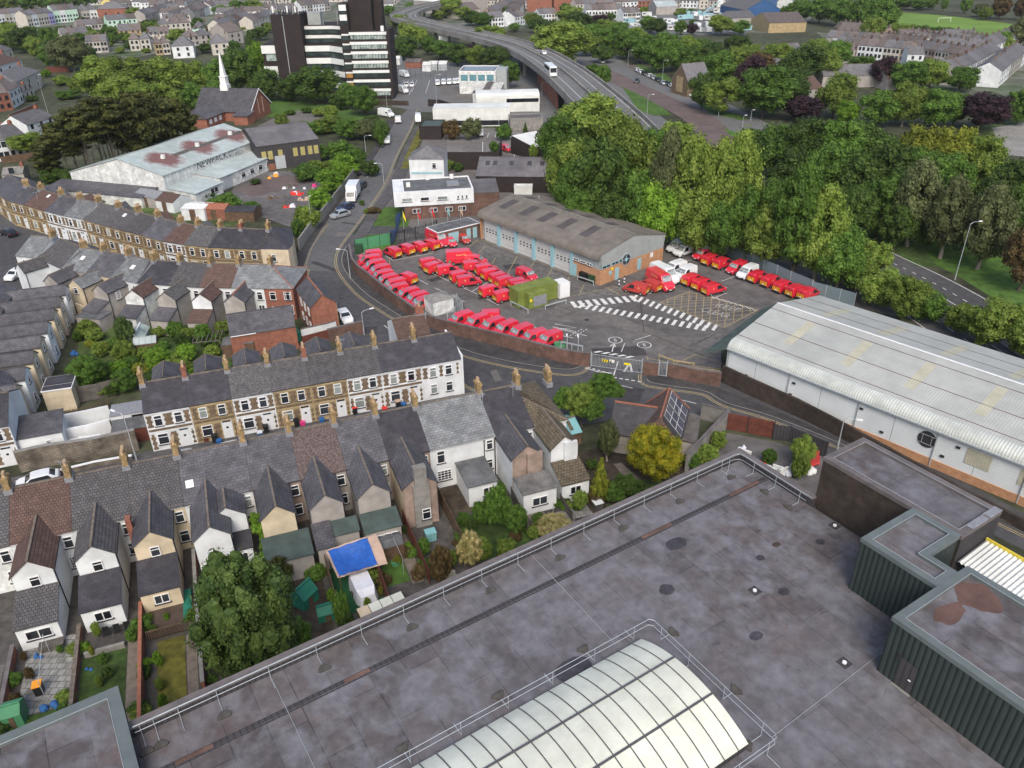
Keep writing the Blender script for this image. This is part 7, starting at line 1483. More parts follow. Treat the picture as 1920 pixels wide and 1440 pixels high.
# charcoal shed with ochre boarded windows
t,w=gshed('charcoal_shed','charcoal shed with ochre boarded windows and grey door',(488,322),(603,306),20,6.0,8.4,'clad_charcoal','asbestos_grey',ridge='asbestos_dark')
for k,fx in enumerate((.1,.2,.36,.6,.72,.84,.94)): b=MB(); b.box(w*fx-.55,w*fx+.55,-.07,-.001,2.6,4.6); b.build('boarded_window','boarding',t)
b=MB(); b.box(w*.26,w*.42,-.09,-.001,.1,3.2) ; b.build('roller_shutter','shutter',t); b=MB(); b.box(0.1,w*.25,-.08,-.001,0,1.5); b.build('brick_base','brick_red',t)
for k in range(6): b=MB(); b.box(w-.02,w+.07,2+k*3,3.1+k*3,2.4,4.8); b.build('boarded_window','boarding',t)
b=MB(); b.box(3,w-4,6.0,7.2,7.35,7.45); b.build('rooflight_strip','asbestos_dark',t)
wallrun('retaining_wall','long stained concrete wall below the hedge by the road',px([(562,470),(585,437),(612,405),(640,368),(668,330)]),2.2,.3,'concrete')
cab=W(515,338)
def junk(q,m,label,n=7,s=1.0,cat='rubbish pile'):
    p=W(*q); t=thing('rubbish_pile',label,cat,p,0,'rubbish in the works yard'); 
    for k in range(n):
        b=MB(); x,y=rr_.uniform(-1.5,1.5)*s,rr_.uniform(-1,1)*s; a=rr_.uniform(.2,.7)*s; b.loft([[(x-a,y-a*.6,0),(x+a,y-a*.5,0),(x+a*.9,y+a*.6,0),(x-a*.8,y+a*.5,0)],[(x-a*.6,y-a*.4,a*1.1),(x+a*.5,y-a*.3,a),(x+a*.5,y+a*.3,a*1.2),(x-a*.5,y+a*.3,a)]]); b.build('debris',m if k%2 else rr_.choice(['cover_white','concrete','timber_grey',m]),t)
junk((545,352),'cover_white','pale bagged rubbish beside the hedge'); junk((520,372),'timber','timber and pallet heap in the yard'); junk((558,365),'red_plain','red and white scrap heap near the hedge'); junk((578,352),'pink','salmon pink sheet on the scrap heap',3); junk((542,388),'red_plain','salmon red barrier heap in the yard',4); junk((520,330),'orange','orange barriers before the grey shutter',3); junk((495,334),'orange','orange barrier alone beside the works',2); junk((570,375),'canvas_beige','mixed sacks beside the hedge foot')
# ---------------------------------------------------------------- church with spire
p0=W(366,206,3.2);p1=W(458,201,3.2); t=thing('church','red brick church with slate roof and slim white spire','church',(p0.x,p0.y,0),R(-10)); wch=18.5; dch=13.5
gable_block(t,0,wch,0,dch,3.2,8.6,'brick_red','slate','x',ov=.5,ridge='slate',he2=3.2,inset=.3)
b=MB()
for y0,y1 in((-.5,dch/2),(dch+.5,dch/2)): b.loft([[(wch+.3,y0,2.95),(wch+.4,y0,2.95),(wch+.4,y0,3.35),(wch+.3,y0,3.35)],[(wch+.3,y1,8.45),(wch+.4,y1,8.45),(wch+.4,y1,8.85),(wch+.3,y1,8.85)]])
b.build('bargeboard','frame_white',t)
for y in(5.2,8.2): b=MB(); b.box(wch,wch+.06,y,y+.5,1.5,6.0); b.build('window','canvas_beige',t)
xs=wch*.42; b=MB(); b.box(xs-1.2,xs+1.2,dch/2-1.2,dch/2+1.2,8.0,9.8); b.box(xs-.95,xs+.95,dch/2-.95,dch/2+.95,9.8,12.0); b.box(xs-1.1,xs+1.1,dch/2-1.1,dch/2+1.1,12.0,12.2); b.build('spire_base','spire_white',t); b=MB(); b.loft([[(xs-.75,dch/2-.75,12.2),(xs+.75,dch/2-.75,12.2),(xs+.75,dch/2+.75,12.2),(xs-.75,dch/2+.75,12.2)],[(xs-.03,dch/2-.03,19.5),(xs+.03,dch/2-.03,19.5),(xs+.03,dch/2+.03,19.5),(xs-.03,dch/2+.03,19.5)]]); b.build('spire','spire_white',t)
b=MB(); b.box(2,9.5,-11,-.02,0,2.8); b.build('side_hall_wall','brick_red',t); b=MB(); b.face([(1.6,-11.4,2.8),(5.7,-11.4,5.4),(5.7,1,5.4),(1.6,1,2.8)][::-1]); b.face([(9.9,-11.4,2.8),(5.7,-11.4,5.4),(5.7,1,5.4),(9.9,1,2.8)]); b.face([(1.6,-11.35,2.8),(9.9,-11.35,2.8),(5.7,-11.35,5.4)]); b.build('side_hall_roof','slate',t)
b=MB(); b.box(wch-3.5,wch+1,-5,-.02,0,2.6); b.build('porch_wall','brick_red',t); b=MB(); slab(b,(wch-4,-5.4,2.6),(wch+1.4,-5.4,2.6),(wch+1.4,-.3,3.2),(wch-4,-.3,3.2)); b.build('porch_roof','slate',t)
for k in range(3): b=MB(); b.box(9.5,9.56,-9.5+k*3,-8+k*3,1,2.3); b.build('window','frame_white',t)
# ---------------------------------------------------------------- black and white office tower
def towerblock():
    T=W(735,185); t=thing('office_tower','black brick office tower with white bands and service towers','office tower',(T.x,T.y,0),0)
    sc=depth((T.x,T.y,10))/FPX
    # local x to the right, y away
    def bx(x0,x1,y0,y1,z0,z1,m,n='wall'): b=MB(); b.box(x0,x1,y0,y1,z0,z1); return b.build(n,m,t)
    # front slab, right
    w1=12.6; H=21.5
    bx(-w1,0,0,13,0,H,'black_brick','main_wall'); bx(.01,.9,-.6,13,0,H+.6,'black_brick','end_pier')
    nf=7; fh=3.0
    for k in range(nf):
        z=H-.2-(k+1)*fh+.2
        bx(-w1,-.05,-.35,-.01,z+2.05,z+2.95,'band_white','white_band'); 
        b=MB(); b.box(-w1+.4,-.3,-.12,-.011,z+.7,z+1.98); g=b.build('window_strip','blind_glass' if k not in(4,5) else 'tower_glass',t)
        b=MB()
        for j in range(13): x=-w1+.4+j*(w1-.7)/12; b.box(x-.06,x+.06,-.2,-.121,z+.7,z+1.98)
        b.build('mullions','bumper',g)
        bx(-w1,-.05,-.2,-.011,z-.05,z+.6,'black_brick','spandrel')
    # stair strip
    bx(-w1-3.0,-w1-.01,1.2,12,0,H+8.5,'black_brick','stair_tower')
    for k in range(9):
        z=H+6.4-k*3.0 if k<2 else H-.2-(k-1)*fh+.2
        bx(-w1-2.7,-w1-.3,.9,1.19,z+1.8 if k>1 else z,z+2.3 if k>1 else z+1.8,'band_white','white_band'); b=MB(); b.box(-w1-2.6,-w1-.4,1.1,1.19,(z+.4) if k>1 else z-1.2,(z+1.7) if k>1 else z-.1); b.build('window','tower_glass' if k not in(6,7) else 'glass_orange',t)
    bx(-w1+.0,-5.0,4,12,H,H+16,'black_brick','lift_tower'); bx(-4.8,-1.9,7,13,H,H+9,'black_brick','rear_tower')
    bx(-2,-1,1,2,H,H+1.6,'band_white','roof_vent')
    # left wing, stepping back
    xl=-w1-3.1
    for (x0,x1,y0,y1,z1,m) in((xl-15,xl,10,26,16.5,'black_brick'),(xl-15.5,xl-.05,13,26,22.5,'black_brick')):
        bx(x0,x1,y0,y1,0,z1,m,'wing_wall')
    for k in range(4):
        z=16.3-k*4.0; bx(xl-14.5,xl-6,9.5,9.99,z-1.8,z,'band_white','white_band'); bx(xl-14.5,xl-6,9.8,9.99,z-3.2,z-1.9,'tower_glass','window')
        # slanting white balcony to the right
        b=MB(); b.loft([[(xl-6,9.5,z-1.8),(xl-6,9.9,z-1.8),(xl-6,9.9,z),(xl-6,9.5,z)],[(xl-.1,3.5,z-1.8),(xl-.1,3.9,z-1.8),(xl-.1,3.9,z),(xl-.1,3.5,z)]]); b.build('white_balcony','band_white',t)
        b=MB(); b.loft([[(xl-6,9.9,z-4.0),(xl-.1,4.1,z-4.0),(xl-.1,9.9,z-4.0)],[(xl-6,9.9,z-.1),(xl-.1,4.1,z-.1),(xl-.1,9.9,z-.1)]]); b.build('balcony_block','tower_glass',t)
    for z in(22.3,19.4): bx(xl-14.5,xl-5,12.6,12.99,z-1.0,z,'band_white','white_band'); bx(xl-14.5,xl-1,12.8,12.99,z-2.4,z-1.05,'tower_glass','window'); b=MB(); b.loft([[(xl-5,12.6,z-1),(xl-5,12.9,z-1),(xl-5,12.9,z),(xl-5,12.6,z)],[(xl-.5,10.2,z-1),(xl-.5,10.5,z-1),(xl-.5,10.5,z),(xl-.5,10.2,z)]]); b.build('white_balcony','band_white',t)
    # left service tower (front)
    bx(xl-24.6,xl-14.6,8,20,0,26.5,'black_brick','service_tower')
    bx(xl-20.6,xl-20.4,7.85,7.99,2,26,'galv','downpipe')
    bx(xl-29.6,xl-24.65,10,22,0,16.8,'black_brick','far_wing')
    for z in(16.6,9.8,3.0): bx(xl-29.8,xl-24.7,9.5,9.99,z-2.6,z,'band_white','white_band'); bx(xl-28.5,xl-24.7,9.8,9.99,z-5,z-2.8,'blind_glass','window')
    bx(xl-13.5,xl-9,15,20,22.5,26.5,'clad_grey','plant_box')
    for (x,y,z0,h) in((xl-24,9,26.5,4),(xl-22.5,10,26.5,7),(xl-17,10,26.5,3.6),(xl-15.5,11,26.5,7),(xl-8,14,22.5,5),(xl-3,14,22.5,4.5),(xl-11,14,26.5,3)): b=MB(); b.tube((x,y,z0),(x,y,z0+h),.1,.05,5); b.build('aerial_mast','galv',t)
    for (x,y,z) in((xl-23.5,8.6,27),(xl-16,9,27),(xl-19,10,27)): b=MB(); b.box(x-.25,x+.25,y-.15,y+.15,z,z+2); b.build('antenna_panel','frame_white',t)
    for k in range(6): b=MB(); b.box(xl-24.4+k*1.9,xl-24.3+k*1.9,8.0,8.1,26.5,27.6); b.build('roof_railing','galv',t)
    return t
towerblock()
# ---------------------------------------------------------------- flyover
def flyover():
    t=thing('flyover','curving concrete flyover with parapets carrying a white coach','flyover',(0,0,0),0)
    zz=7.0
    C_=[(740,22,7),(738,28,7)]
    C2=[(850,3,8),(800,12,8),(765,23,8),(757,32,8),(783,41,8),(867,60,8),(950,80,8),(1003,101,8),(1056,134,8),(1107,178,7.5),(1158,228,6.5),(1205,285,5)]
    P=[W(x,y,z) for x,y,z in C2]; s=subdiv(P,5); zs=[]
    for k in range(len(P)-1):
        for j in range(5): zs.append(P[k].z+(P[k+1].z-P[k].z)*j/5)
    zs.append(P[-1].z)
    def strip(o0,o1,dz0,dz1,m,nm):
        b=MB(); secs=[]
        for k,p in enumerate(s):
            d=(s[min(k+1,len(s)-1)]-s[max(k-1,0)]).normalized(); n=Vector((-d.y,d.x)); a=p+n*o0; c=p+n*o1; secs.append([(a.x,a.y,zs[k]+dz0),(c.x,c.y,zs[k]+dz0),(c.x,c.y,zs[k]+dz1),(a.x,a.y,zs[k]+dz1)])
        b.loft(secs); return b.build(nm,m,t)
    Wd=7.8
    strip(-Wd,Wd,-1.2,0,'concrete','deck'); strip(-Wd+.6,Wd-.6,.001,.03,'motorway','carriageway'); strip(-.3,.3,.03,.7,'concrete','central_barrier'); 
    for o in(-Wd,Wd-.4): strip(o,o+.4,.0,1.0,'concrete','parapet')
    for o in(-3.8,3.6,-6.9,6.8): strip(o,o+.15,.031,.04,'white_line','lane_line')
    for k in range(3,len(s)-10,4):
        for o in(-4,4):
            d=(s[k+1]-s[k]).normalized(); n=Vector((-d.y,d.x)); q=s[k]+n*o; b=MB(); b.tube((q.x,q.y,0),(q.x,q.y,zs[k]-1.15),.8,.8,10); b.build('pier','concrete',t)
    b=MB(); a,c=W(1008,155,0),W(1045,205,0); d=(c-a).normalized(); n=Vector((-d.y,d.x,0))*.2
    b.loft([[tuple(p+n),tuple(p-n),tuple(p-n+Vector((0,0,h))),tuple(p+n+Vector((0,0,h)))] for p,h in((a,6.0),(c,5.0))]); b.build('abutment_wall','brick_red',t)
    return s,zs
fs_,fz=flyover()
def onfly(px_,z,label,proto,swap=None,name=None,cat='car',rev=1):
    p=W(px_[0],px_[1],z); k=min(range(len(fs_)-1),key=lambda i:(fs_[i]-Vector((p.x,p.y))).length); d=(fs_[k+1]-fs_[k]).normalized()*rev; o=dup(proto,(p.x,p.y,fz[k]+.05),math.atan2(d.y,d.x),label,None,None,swap); o['category']=cat
    if 'group' in o: del o['group']
    if name:o.name=name
    return fz[k],p,d
onfly((1019,102),8,'small white car on the far side of the flyover',PC,name='moving_car',rev=-1)
z_,p,d=8,W(1032,140,8),None
k=min(range(len(fs_)-1),key=lambda i:(fs_[i]-Vector((p.x,p.y))).length); d=(fs_[k+1]-fs_[k]).normalized()
t=thing('coach','white coach driving along the flyover','coach',(p.x,p.y,fz[k]+.05),math.atan2(d.y,d.x)); b=MB(); b.loft([[(x,-1.25*f,.4),(x,-1.28*f,2.0),(x,-1.2*f,3.3*g),(x,1.2*f,3.3*g),(x,1.28*f,2.0),(x,1.25*f,.4)] for x,f,g in((-5.6,.95,.97),(-5.4,1,1),(5.2,1,1),(5.6,.95,.93))]); b.build('body','car_white',t)
for s_ in(-1,1): b=MB(); b.box(-4.8,5.0,s_*1.24,s_*1.29,1.9,2.9); b.build('side_windows','car_glass',t)
b=MB(); b.box(5.58,5.64,-1.05,1.05,1.5,2.9); b.build('windscreen','car_glass',t); b=MB(); b.box(-5.65,-5.59,-1.0,1.0,1.9,2.9); b.build('rear_window','car_glass',t); wheels(t,(-3.5,3.8),1.25,.48)
# gantry signs by the flyover
for k,(x,y,l) in enumerate(((832,70,'left white road sign under the flyover'),(854,69,'right white road sign under the flyover'),(993,172,'white road sign by the lower carriageway'))):
    p=W(x,y+ (20 if k<2 else 10),0); H=topz(p,y-3); t=thing('road_sign',l,'road sign',p,0,'white road signs'); b=MB(); b.tube((0,0,0),(0,0,H),.12,.12,6); b.build('post','galv',t); b=MB(); b.box(-2.2,2.2,-.18,-.1,H-2.4,H); b.build('panel','frame_white',t)
# old stone chapel, park buildings
t,w=gshed('stone_chapel','old stone chapel with steep slate roof behind parked cars',(1287,182),(1330,178),10,5.0,10,'pennant','slate_far','x'); b=MB(); b.box(-.08,-.001,3,7,1,6); b.build('window','bath_stone',t)
gshed('long_school','low slate roofed school in the park, upper',(1435,130),(1510,118),11,4,7.5,'render_white','slate_far')
gshed('long_school','low slate roofed hall in the park, lower',(1540,165),(1655,163),11,4,7.0,'render_grey','slate_far'); gshed('park_house','brown roofed house between the purple and green trees',(1500,190),(1540,185),10,3.5,6.5,'render_grey','tile_brown')
gshed('white_gable_house','white gabled house deep in the park trees',(1490,158),(1506,148),14,4,7.5,'render_white','slate_far','y')
gshed('garden_hall','grey roofed hall right of the park trees',(1660,170),(1710,168),10,4,7,'render_grey','tile_brown')
mat('solar_cell',(.03,.03,.055),.15,.2,1,spec=.7)
# ---------------------------------------------------------------- solar panelled building, sheds near the near corner
ea=W(1271,838,2.8);eb=W(1289,768,2.8); az=angle(ea,eb); t=thing('solar_roof_hall','dark tiled hall with red ridges and solar panelled right slope','hall',(ea.x,ea.y,0),az); Ls=(eb-ea).length
rp_=Matrix.Rotation(-az,2)@Vector((W(1252,737,5.6).x-ea.x,W(1252,737,5.6).y-ea.y)); dn_=rp_.y; print('solar',Ls,dn_,rp_.x)
b=MB(); b.box(.05,Ls,.15,dn_*2-.15,0,2.75); b.build('wall','brick_brown',t)
o=.25; A=(0,-o,2.8);B=(Ls+o,-o,2.8);C=(Ls+o,dn_*2+o,2.8);D=(0,dn_*2+o,2.8);r0=(.8,dn_,5.6);r1=(Ls-.6,dn_,5.6)
b=MB()
for q in((A,B,r1,r0),(B,C,r1),(C,D,r0,r1),(D,A,r0),(A,D,C,B)): b.face(q)
b.path([r0,r1],.09,6,1); b.path([r1,C],.09,6,1); b.path([r1,B],.07,6,1); b.build('roof',['tile_brown','ridge_red'],t)
b=MB(); nrm=(Vector(B)-Vector(A)).cross(Vector(r1)-Vector(A)).normalized()*.03; b.face([tuple(Vector(v)+nrm) for v in((.3,-o,2.85),(Ls,-o,2.85),(Ls-1.2,dn_-.3,5.3),(.9,dn_-.3,5.3))]); b.build('slate_slope','slate_dark',t)
nrm*=3.2
def onsl(x,f): return tuple(Vector((x,-o+(dn_+o)*f,2.8+2.8*f))+nrm)
for (x0,x1) in((Ls*.2,Ls*.52),(Ls*.56,Ls*.9)):
    b=MB(); b.face([onsl(x0,.1),onsl(x1,.1),onsl(x1,.9),onsl(x0,.9)]); sa=b.build('solar_array','frame_white',t); up=nrm.normalized()*.02
    for i_ in(0,1):
        for j_ in(0,1,2):
            xa=x0+(x1-x0)*(i_*.5+.02); xb=x0+(x1-x0)*(i_*.5+.48); fa=.1+.8*(j_/3+.012); fb=.1+.8*((j_+1)/3-.012); b=MB(); b.face([tuple(Vector(v)+up) for v in(onsl(xa,fa),onsl(xb,fa),onsl(xb,fb),onsl(xa,fb))]); b.build('solar_panel','solar_cell',sa)
b=MB(); pq=onsl(Ls*.54,.4); b.tube(pq,(pq[0],pq[1],pq[2]+.9),.07,.07,6); b.build('flue','galv',t)
ha=W(1143,808,2.7);hb=W(1235,822,2.7); az2=angle(ha,hb); t2=thing('tiled_hall','dark tiled hall joined left of the solar panels','hall',(ha.x,ha.y,0),az2); rq=Matrix.Rotation(-az2,2)@Vector((W(1148,753,5.0).x-ha.x,W(1148,753,5.0).y-ha.y)); gable_block(t2,0,(hb-ha).length-.6,0,rq.y*2,2.7,5.0,'render_grey','slate_dark','x',ov=.25,ridge='ridge_red')
a=W(1240,815,2.6)
la=W(1305,832,2.0);lb=W(1312,780,2.0); az3=angle(la,lb); t=thing('grey_lean_shed','long pale boarded lean-to roof beside the solar panels','shed',(la.x,la.y,0),az3); l3=(lb-la).length; b=MB(); b.box(0,l3,.05,2.6,0,1.9); b.build('wall','render_grey',t); b=MB(); slab(b,(-.1,-.1,1.95),(l3,-.1,1.95),(l3,2.7,2.5),(-.1,2.7,2.5)); b.build('roof','timber_grey',t)
t,w=gshed('garden_shed','turquoise roofed garden shed with brown patches',(1066,838),(1090,832),3.6,1.7,2.5,'timber','shed_teal','x',cat='shed')
b=MB(); b.face([(.3,.2,1.98),(w*.45,.2,1.98),(w*.45,1.4,2.46),(.3,1.4,2.46)]); b.build('roof_patch','tile_olive',t)
# ---------------------------------------------------------------- distant streets: every house a thing
rf=random.Random(21)
WN=cached(('far_window',),lambda b:b.box(-.55,.55,-.05,0,0,1.4),['glass'])
FH={}
def far_meshes(w,d,he,hr,kind):
    k=(round(w,1),d,he,hr,kind)
    if k in FH: return FH[k]
    e=bpy.data.objects.new('tmp',None); COL.objects.link(e)
    if kind=='hip':
        b=MB(); b.box(.02,w-.02,0,d,0,he); wo=b.build('wall','render_white',e); b=MB(); o=.3; A=(-o,-o,he);B=(w+o,-o,he);C=(w+o,d+o,he);D=(-o,d+o,he);i=min(w,d)*.45; r0=(i,d/2,hr);r1=(w-i,d/2,hr)
        for q in((A,B,r1,r0),(B,C,r1),(C,D,r0,r1),(D,A,r0),(A,D,C,B)): b.face(q)
        ro=b.build('roof',['slate_far'],e)
    else: wo,ro=gable_block(e,0,w,0,d,he,hr,'render_white','slate_far','x',ridge='slate_far',ov=.2)
    r=(wo.data,ro.data); bpy.data.objects.remove(wo); bpy.data.objects.remove(ro); bpy.data.objects.remove(e); FH[k]=r; return r
CM=cached(('far_chimney',),lambda b:(b.box(-.35,.35,-.5,.5,0,1.3),b.box(-.25,.25,-.4,.4,1.3,1.6)),['brick_red'])
RC={'slate_far':'grey roofed','tile_far':'brown grey roofed','tile_brown':'red brown roofed','slate_dark':'dark roofed','sheet_white':'white roofed','render_white':'white','far_cream':'cream','render_grey':'grey','brick_red':'red brick','render_dirty':'pale','render_pink':'pinkish','bath_stone':'buff','shed_teal':'turquoise','pale_blue':'pale blue','emblem_yellow':'yellow','purple':'lilac','door_white':'white'}
mat('pastel_lilac',(.36,.34,.6),.8,.1,1); mat('pastel_mint',(.45,.62,.52),.8,.1,1); mat('pastel_peach',(.62,.48,.33),.8,.1,1); mat('pastel_yellow',(.62,.52,.2),.8,.1,1)
RC.update(far_cream='cream',pastel_lilac='lilac',pastel_mint='mint green',pastel_peach='peach',pastel_yellow='yellow')
def frow(where,a,c,n,d=8,he=5.4,hr=8.0,walls=('render_white','far_cream','render_grey'),roofs=('slate_far','tile_far'),kind='gable',win=True,chim=True,gap=0.0,jit=0):
    A,B_=W(*a),W(*c); L=(B_-A).length/n; rz=angle(A,B_); U=(B_-A).normalized(); wm,rm=far_meshes(L*(1-gap),d,he,hr,kind)
    for i in range(n):
        p=A+U*(L*i); wa=rf.choice(walls); ro=rf.choice(roofs)
        t=thing('distant_house',(f'{RC[wa]} house {where}, {ordn(i)} from left' if n>1 else f'{RC[wa]} distant house standing {where}'),'house',(p.x,p.y+rf.uniform(-jit,jit),0),rz,'houses '+where)
        put(wm,'wall',t,(0,0,0),0,[wa]); put(rm,'roof',t,(0,0,0),0,[ro]); w=L*(1-gap)
        if chim: put(CM,'chimney',t,(w*.95,d/2,hr-.5),0,[rf.choice(['tile_brown','ridge_tile','ridge_tile'])])
        if win:
            for x in(w*.28,w*.72):
                for z in(.9,3.3): put(WN,'window',t,(x,0,z),0)
# pastel terrace top left
frow('in the pastel terrace at top left',(0,50),(55,44),4,9,7.5,10,('render_white','far_cream','render_dirty'))
frow('in the middle of the pastel terrace',(55,52),(105,45),5,9,7.5,10,('pastel_lilac','render_white','pastel_mint','far_cream'))
frow('at the right end of the pastel terrace',(105,44),(150,40),4,9,8,11,('pastel_mint','pastel_peach','render_white','render_grey'))
frow('beside the red brick hall',(158,40),(186,38),2,12,7,10.5,('render_grey','render_dirty'),kind='hip')
frow('as the red brick hall',(186,38),(240,36),1,14,7,11,('brick_red',),('slate_far',),kind='hip')
frow('left of the yellow gables',(215,22),(250,18),3,12,6,10,('render_grey','far_cream','pastel_yellow'))
frow('with grey gables at the top',(275,18),(325,8),4,10,6,10,('render_grey','pastel_mint','render_white'))
frow('in the white pair left of town',(204,56),(260,52),3,8,5.5,8,('pastel_mint','render_white','render_white'))
# mid-left semis
frow('in the front row of hip roofed semis',(246,96),(286,94),2,9,5.4,8.4,('far_cream','render_white'),kind='hip',gap=.05)
frow('in the hip roofed pair left of the church',(294,104),(322,102),2,9,5.4,8.4,('far_cream','bath_stone'),kind='hip',gap=.05); frow('as the white hip roofed house behind the church',(326,110),(366,108),1,12,5.4,9,('render_white',),kind='hip'); frow('as the cream hip roofed house by the conifer',(400,104),(432,102),1,11,5.4,9,('far_cream',),kind='hip')
frow('behind the hip roofed semis',(225,76),(268,74),2,9,5,8,('bath_stone','far_cream')); frow('with solar panels in the town',(280,78),(320,76),2,8,4,7,('far_cream',)); frow('with grey roofs right of centre',(355,88),(400,84),2,9,5,8,('far_cream','render_grey'),kind='hip')
frow('in the hip roofed row below the slate street',(305,64),(360,60),3,9,5.4,8.4,('render_white','far_cream'),kind='hip'); frow('as the teal bungalow in town',(362,66),(388,65),1,9,3.5,7,('pastel_mint',),kind='hip')
frow('in the long slate street rising right, upper',(275,44),(345,22),7,8,5.4,8,('render_grey','far_cream','render_white')); frow('in the long slate street, far end',(345,22),(400,8),5,8,5.4,8,('render_grey','far_cream'))
frow('in the second slate street',(330,48),(395,27),6,8,5.4,8,('far_cream','render_white','render_grey')); frow('in the second slate street, far end',(398,27),(440,16),4,8,5.4,8,('render_white','far_cream'))
frow('in the terrace left of the tower, lower',(418,66),(476,46),6,8,5.4,8,('render_white','far_cream'),('slate_far','tile_brown','slate_far')); frow('in the terrace left of the tower, upper',(432,50),(500,24),6,8,5.4,8,('render_white','render_grey','far_cream'))
frow('in the terrace touching the tower',(476,58),(520,42),4,8,5.4,8,('render_white','far_cream')); frow('with the tall grey gable near the tower',(430,84),(458,80),1,14,6,10,('render_grey',))
frow('along the very top left of centre',(400,4),(455,3),5,9,6,9); frow('as the long blue grey shed at the top',(455,18),(500,16),1,20,6,9,('render_grey',),('slate_far',),win=False,chim=False)
frow('along the very top by the mast',(500,14),(560,10),4,9,6,9); frow('in the top row left of the flyover',(560,6),(620,4),4,9,6,9); frow('behind the tower roofs',(700,14),(745,8),4,9,6,9); frow('right beside the flyover head',(715,25),(738,24),2,9,6,9)
frow('in the houses behind the left service tower',(520,34),(560,30),4,8,5,8); frow('between the tower shafts',(566,26),(620,20),5,9,5.4,8.4)
frow('at the top left corner of the far hill',(190,8),(240,4),5,9,6,9); frow('in the far street above the slate rows',(330,10),(390,2),4,9,6,9)
# left edge white and red houses
def fhouse(label,a,c,d,he,hr,wall,roof,kind='gable',nw=3,axis='x'):
    A,B_=W(*a),W(*c); w=(B_-A).length; t=thing('detached_house',label,'house',(A.x,A.y,0),angle(A,B_)); 
    if kind=='hip': wm,rm=far_meshes(w,d,he,hr,'hip'); put(wm,'wall',t,(0,0,0),0,[wall]); put(rm,'roof',t,(0,0,0),0,[roof])
    else: gable_block(t,0,w,0,d,he,hr,wall,roof,axis)
    put(CM,'chimney',t,(w*.9,d/2,hr-.6),0,['brick_red'])
    for k in range(nw):
        for z in(.9,3.4): put(WN,'window',t,(w*(k+.5)/nw,0,z),0)
    return t,w
fhouse('cream gabled house at the left edge, highest',(0,128),(30,118),13,6,9,'far_cream','slate_far'); fhouse('brown roofed white house at the left edge',(0,155),(48,140),12,6,9.2,'render_white','tile_brown','hip'); fhouse('white two storey house with grey hipped roof, left edge',(38,186),(82,162),11,5.8,8.6,'far_cream','slate_far','hip'); fhouse('white house with small lean-to at the left edge',(42,192),(66,182),5,3.2,4.6,'far_cream','slate_far')
fhouse('red brick house with pale roof at the left edge',(-12,212),(26,206),9,5.6,8.2,'brick_red','tile_far'); fhouse('white rendered house joined to the red brick one',(26,204),(46,192),9,5.6,8.2,'render_white','tile_far')
fhouse('long white house with grey roof at the left edge',(-10,305),(22,300),8,5.2,7.6,'render_white','slate_far'); fhouse('white house right of the long one, black framed windows',(22,300),(60,290),8,5.2,7.8,'render_white','slate_far'); fhouse('slate roofed cottage with red brick stack',(60,268),(110,250),8,4.8,7.2,'render_white','slate_far')
fhouse('pale concrete roofed store behind the upper terrace',(12,356),(52,352),7,3.4,4.2,'render_grey','concrete',nw=1)
wallrun('garden_wall','red brick garden wall at the left edge',px([(20,228),(48,216),(72,205)]),2,.3,'brick_red','coping'); wallrun('garden_wall','second red brick garden wall at the left edge',px([(0,240),(40,236),(60,220)]),1.6,.3,'brick_red','coping')
fence('brown timber garden fence at the left edge',px([(5,308),(60,300),(80,300)]),1.9,'timber')
fence('red timber fence on the slope at the top left',px([(88,137),(130,135)]),2.4,'timber_red')
# right-hand town
for j,(a,c,n) in enumerate((((1560,72),(1650,85),10),((1545,92),(1640,100),7),((1640,98),(1720,108),8),((1560,105),(1700,118),9),((1690,90),(1780,108),9),((1780,98),(1830,104),6),((1700,112),(1800,130),8))):
    frow(f'in the {ordn(j)} smoky street by the sports field',a,c,n,8,5.4,8,('far_cream','render_grey','render_pink','render_white'),('tile_far','slate_far','tile_far'),win=j in(0,3,6))
frow('in the end street at the right edge',(1815,150),(1870,118),6,9,5.4,8,('render_white','render_grey'),('slate_far',)); frow('in the last street at the right edge',(1870,165),(1920,120),6,9,5.4,8,('render_white','render_grey'),('slate_far',)); frow('in the street end beyond purple trees',(1780,160),(1815,150),5,9,5.4,8,('render_white','far_cream'))
frow('in the top right row by the poplars',(1850,112),(1915,85),6,9,5,8,('render_white',),('slate_far',))
gshed('school_block','cream school with blue roof strip left of the sports field',(1568,82),(1608,84),14,6,9,'far_cream','tile_far')
# right centre: industrial sheds and crane yard
gshed('blue_shed','blue gabled shed with grey roof at the top right',(1395,43),(1460,41),40,7,13,'blue_shed','slate_far','y'); gshed('brown_shed','wide brown roofed shed below the blue one',(1440,62),(1510,60),26,5,9,'bath_stone','tile_far'); gshed('grey_shed','long grey shed left of the blue one',(1370,52),(1415,50),16,5,8,'render_grey','slate_far')
gshed('green_roof_shed','pale green roofed shed in the town',(1230,28),(1270,27),20,5,8,'render_grey','sheet_teal'); gshed('white_office','white flat roofed office at the top',(1327,16),(1355,16),12,10,11,'render_white','sheet_white'); gshed('dark_blue_shed','small dark blue gabled shed at the top right',(1438,20),(1455,20),20,6,10,'cabin_blue','slate_far','y'); gshed('pale_shed','pale gabled shed beside the dark blue one',(1456,20),(1485,16),26,6,11,'render_dirty','slate_far','y'); gshed('mill_shed','big grey roofed mill at the top',(1390,20),(1425,20),26,7,12,'render_grey','tile_far','y')
gshed('white_roof_hall','large white roofed hall near the flyover head',(853,30),(915,24),46,8,14,'render_grey','sheet_white','y'); gshed('brown_roof_hall','brown roofed hall in front of the white hall',(865,36),(900,32),14,5,9,'far_cream','tile_far')
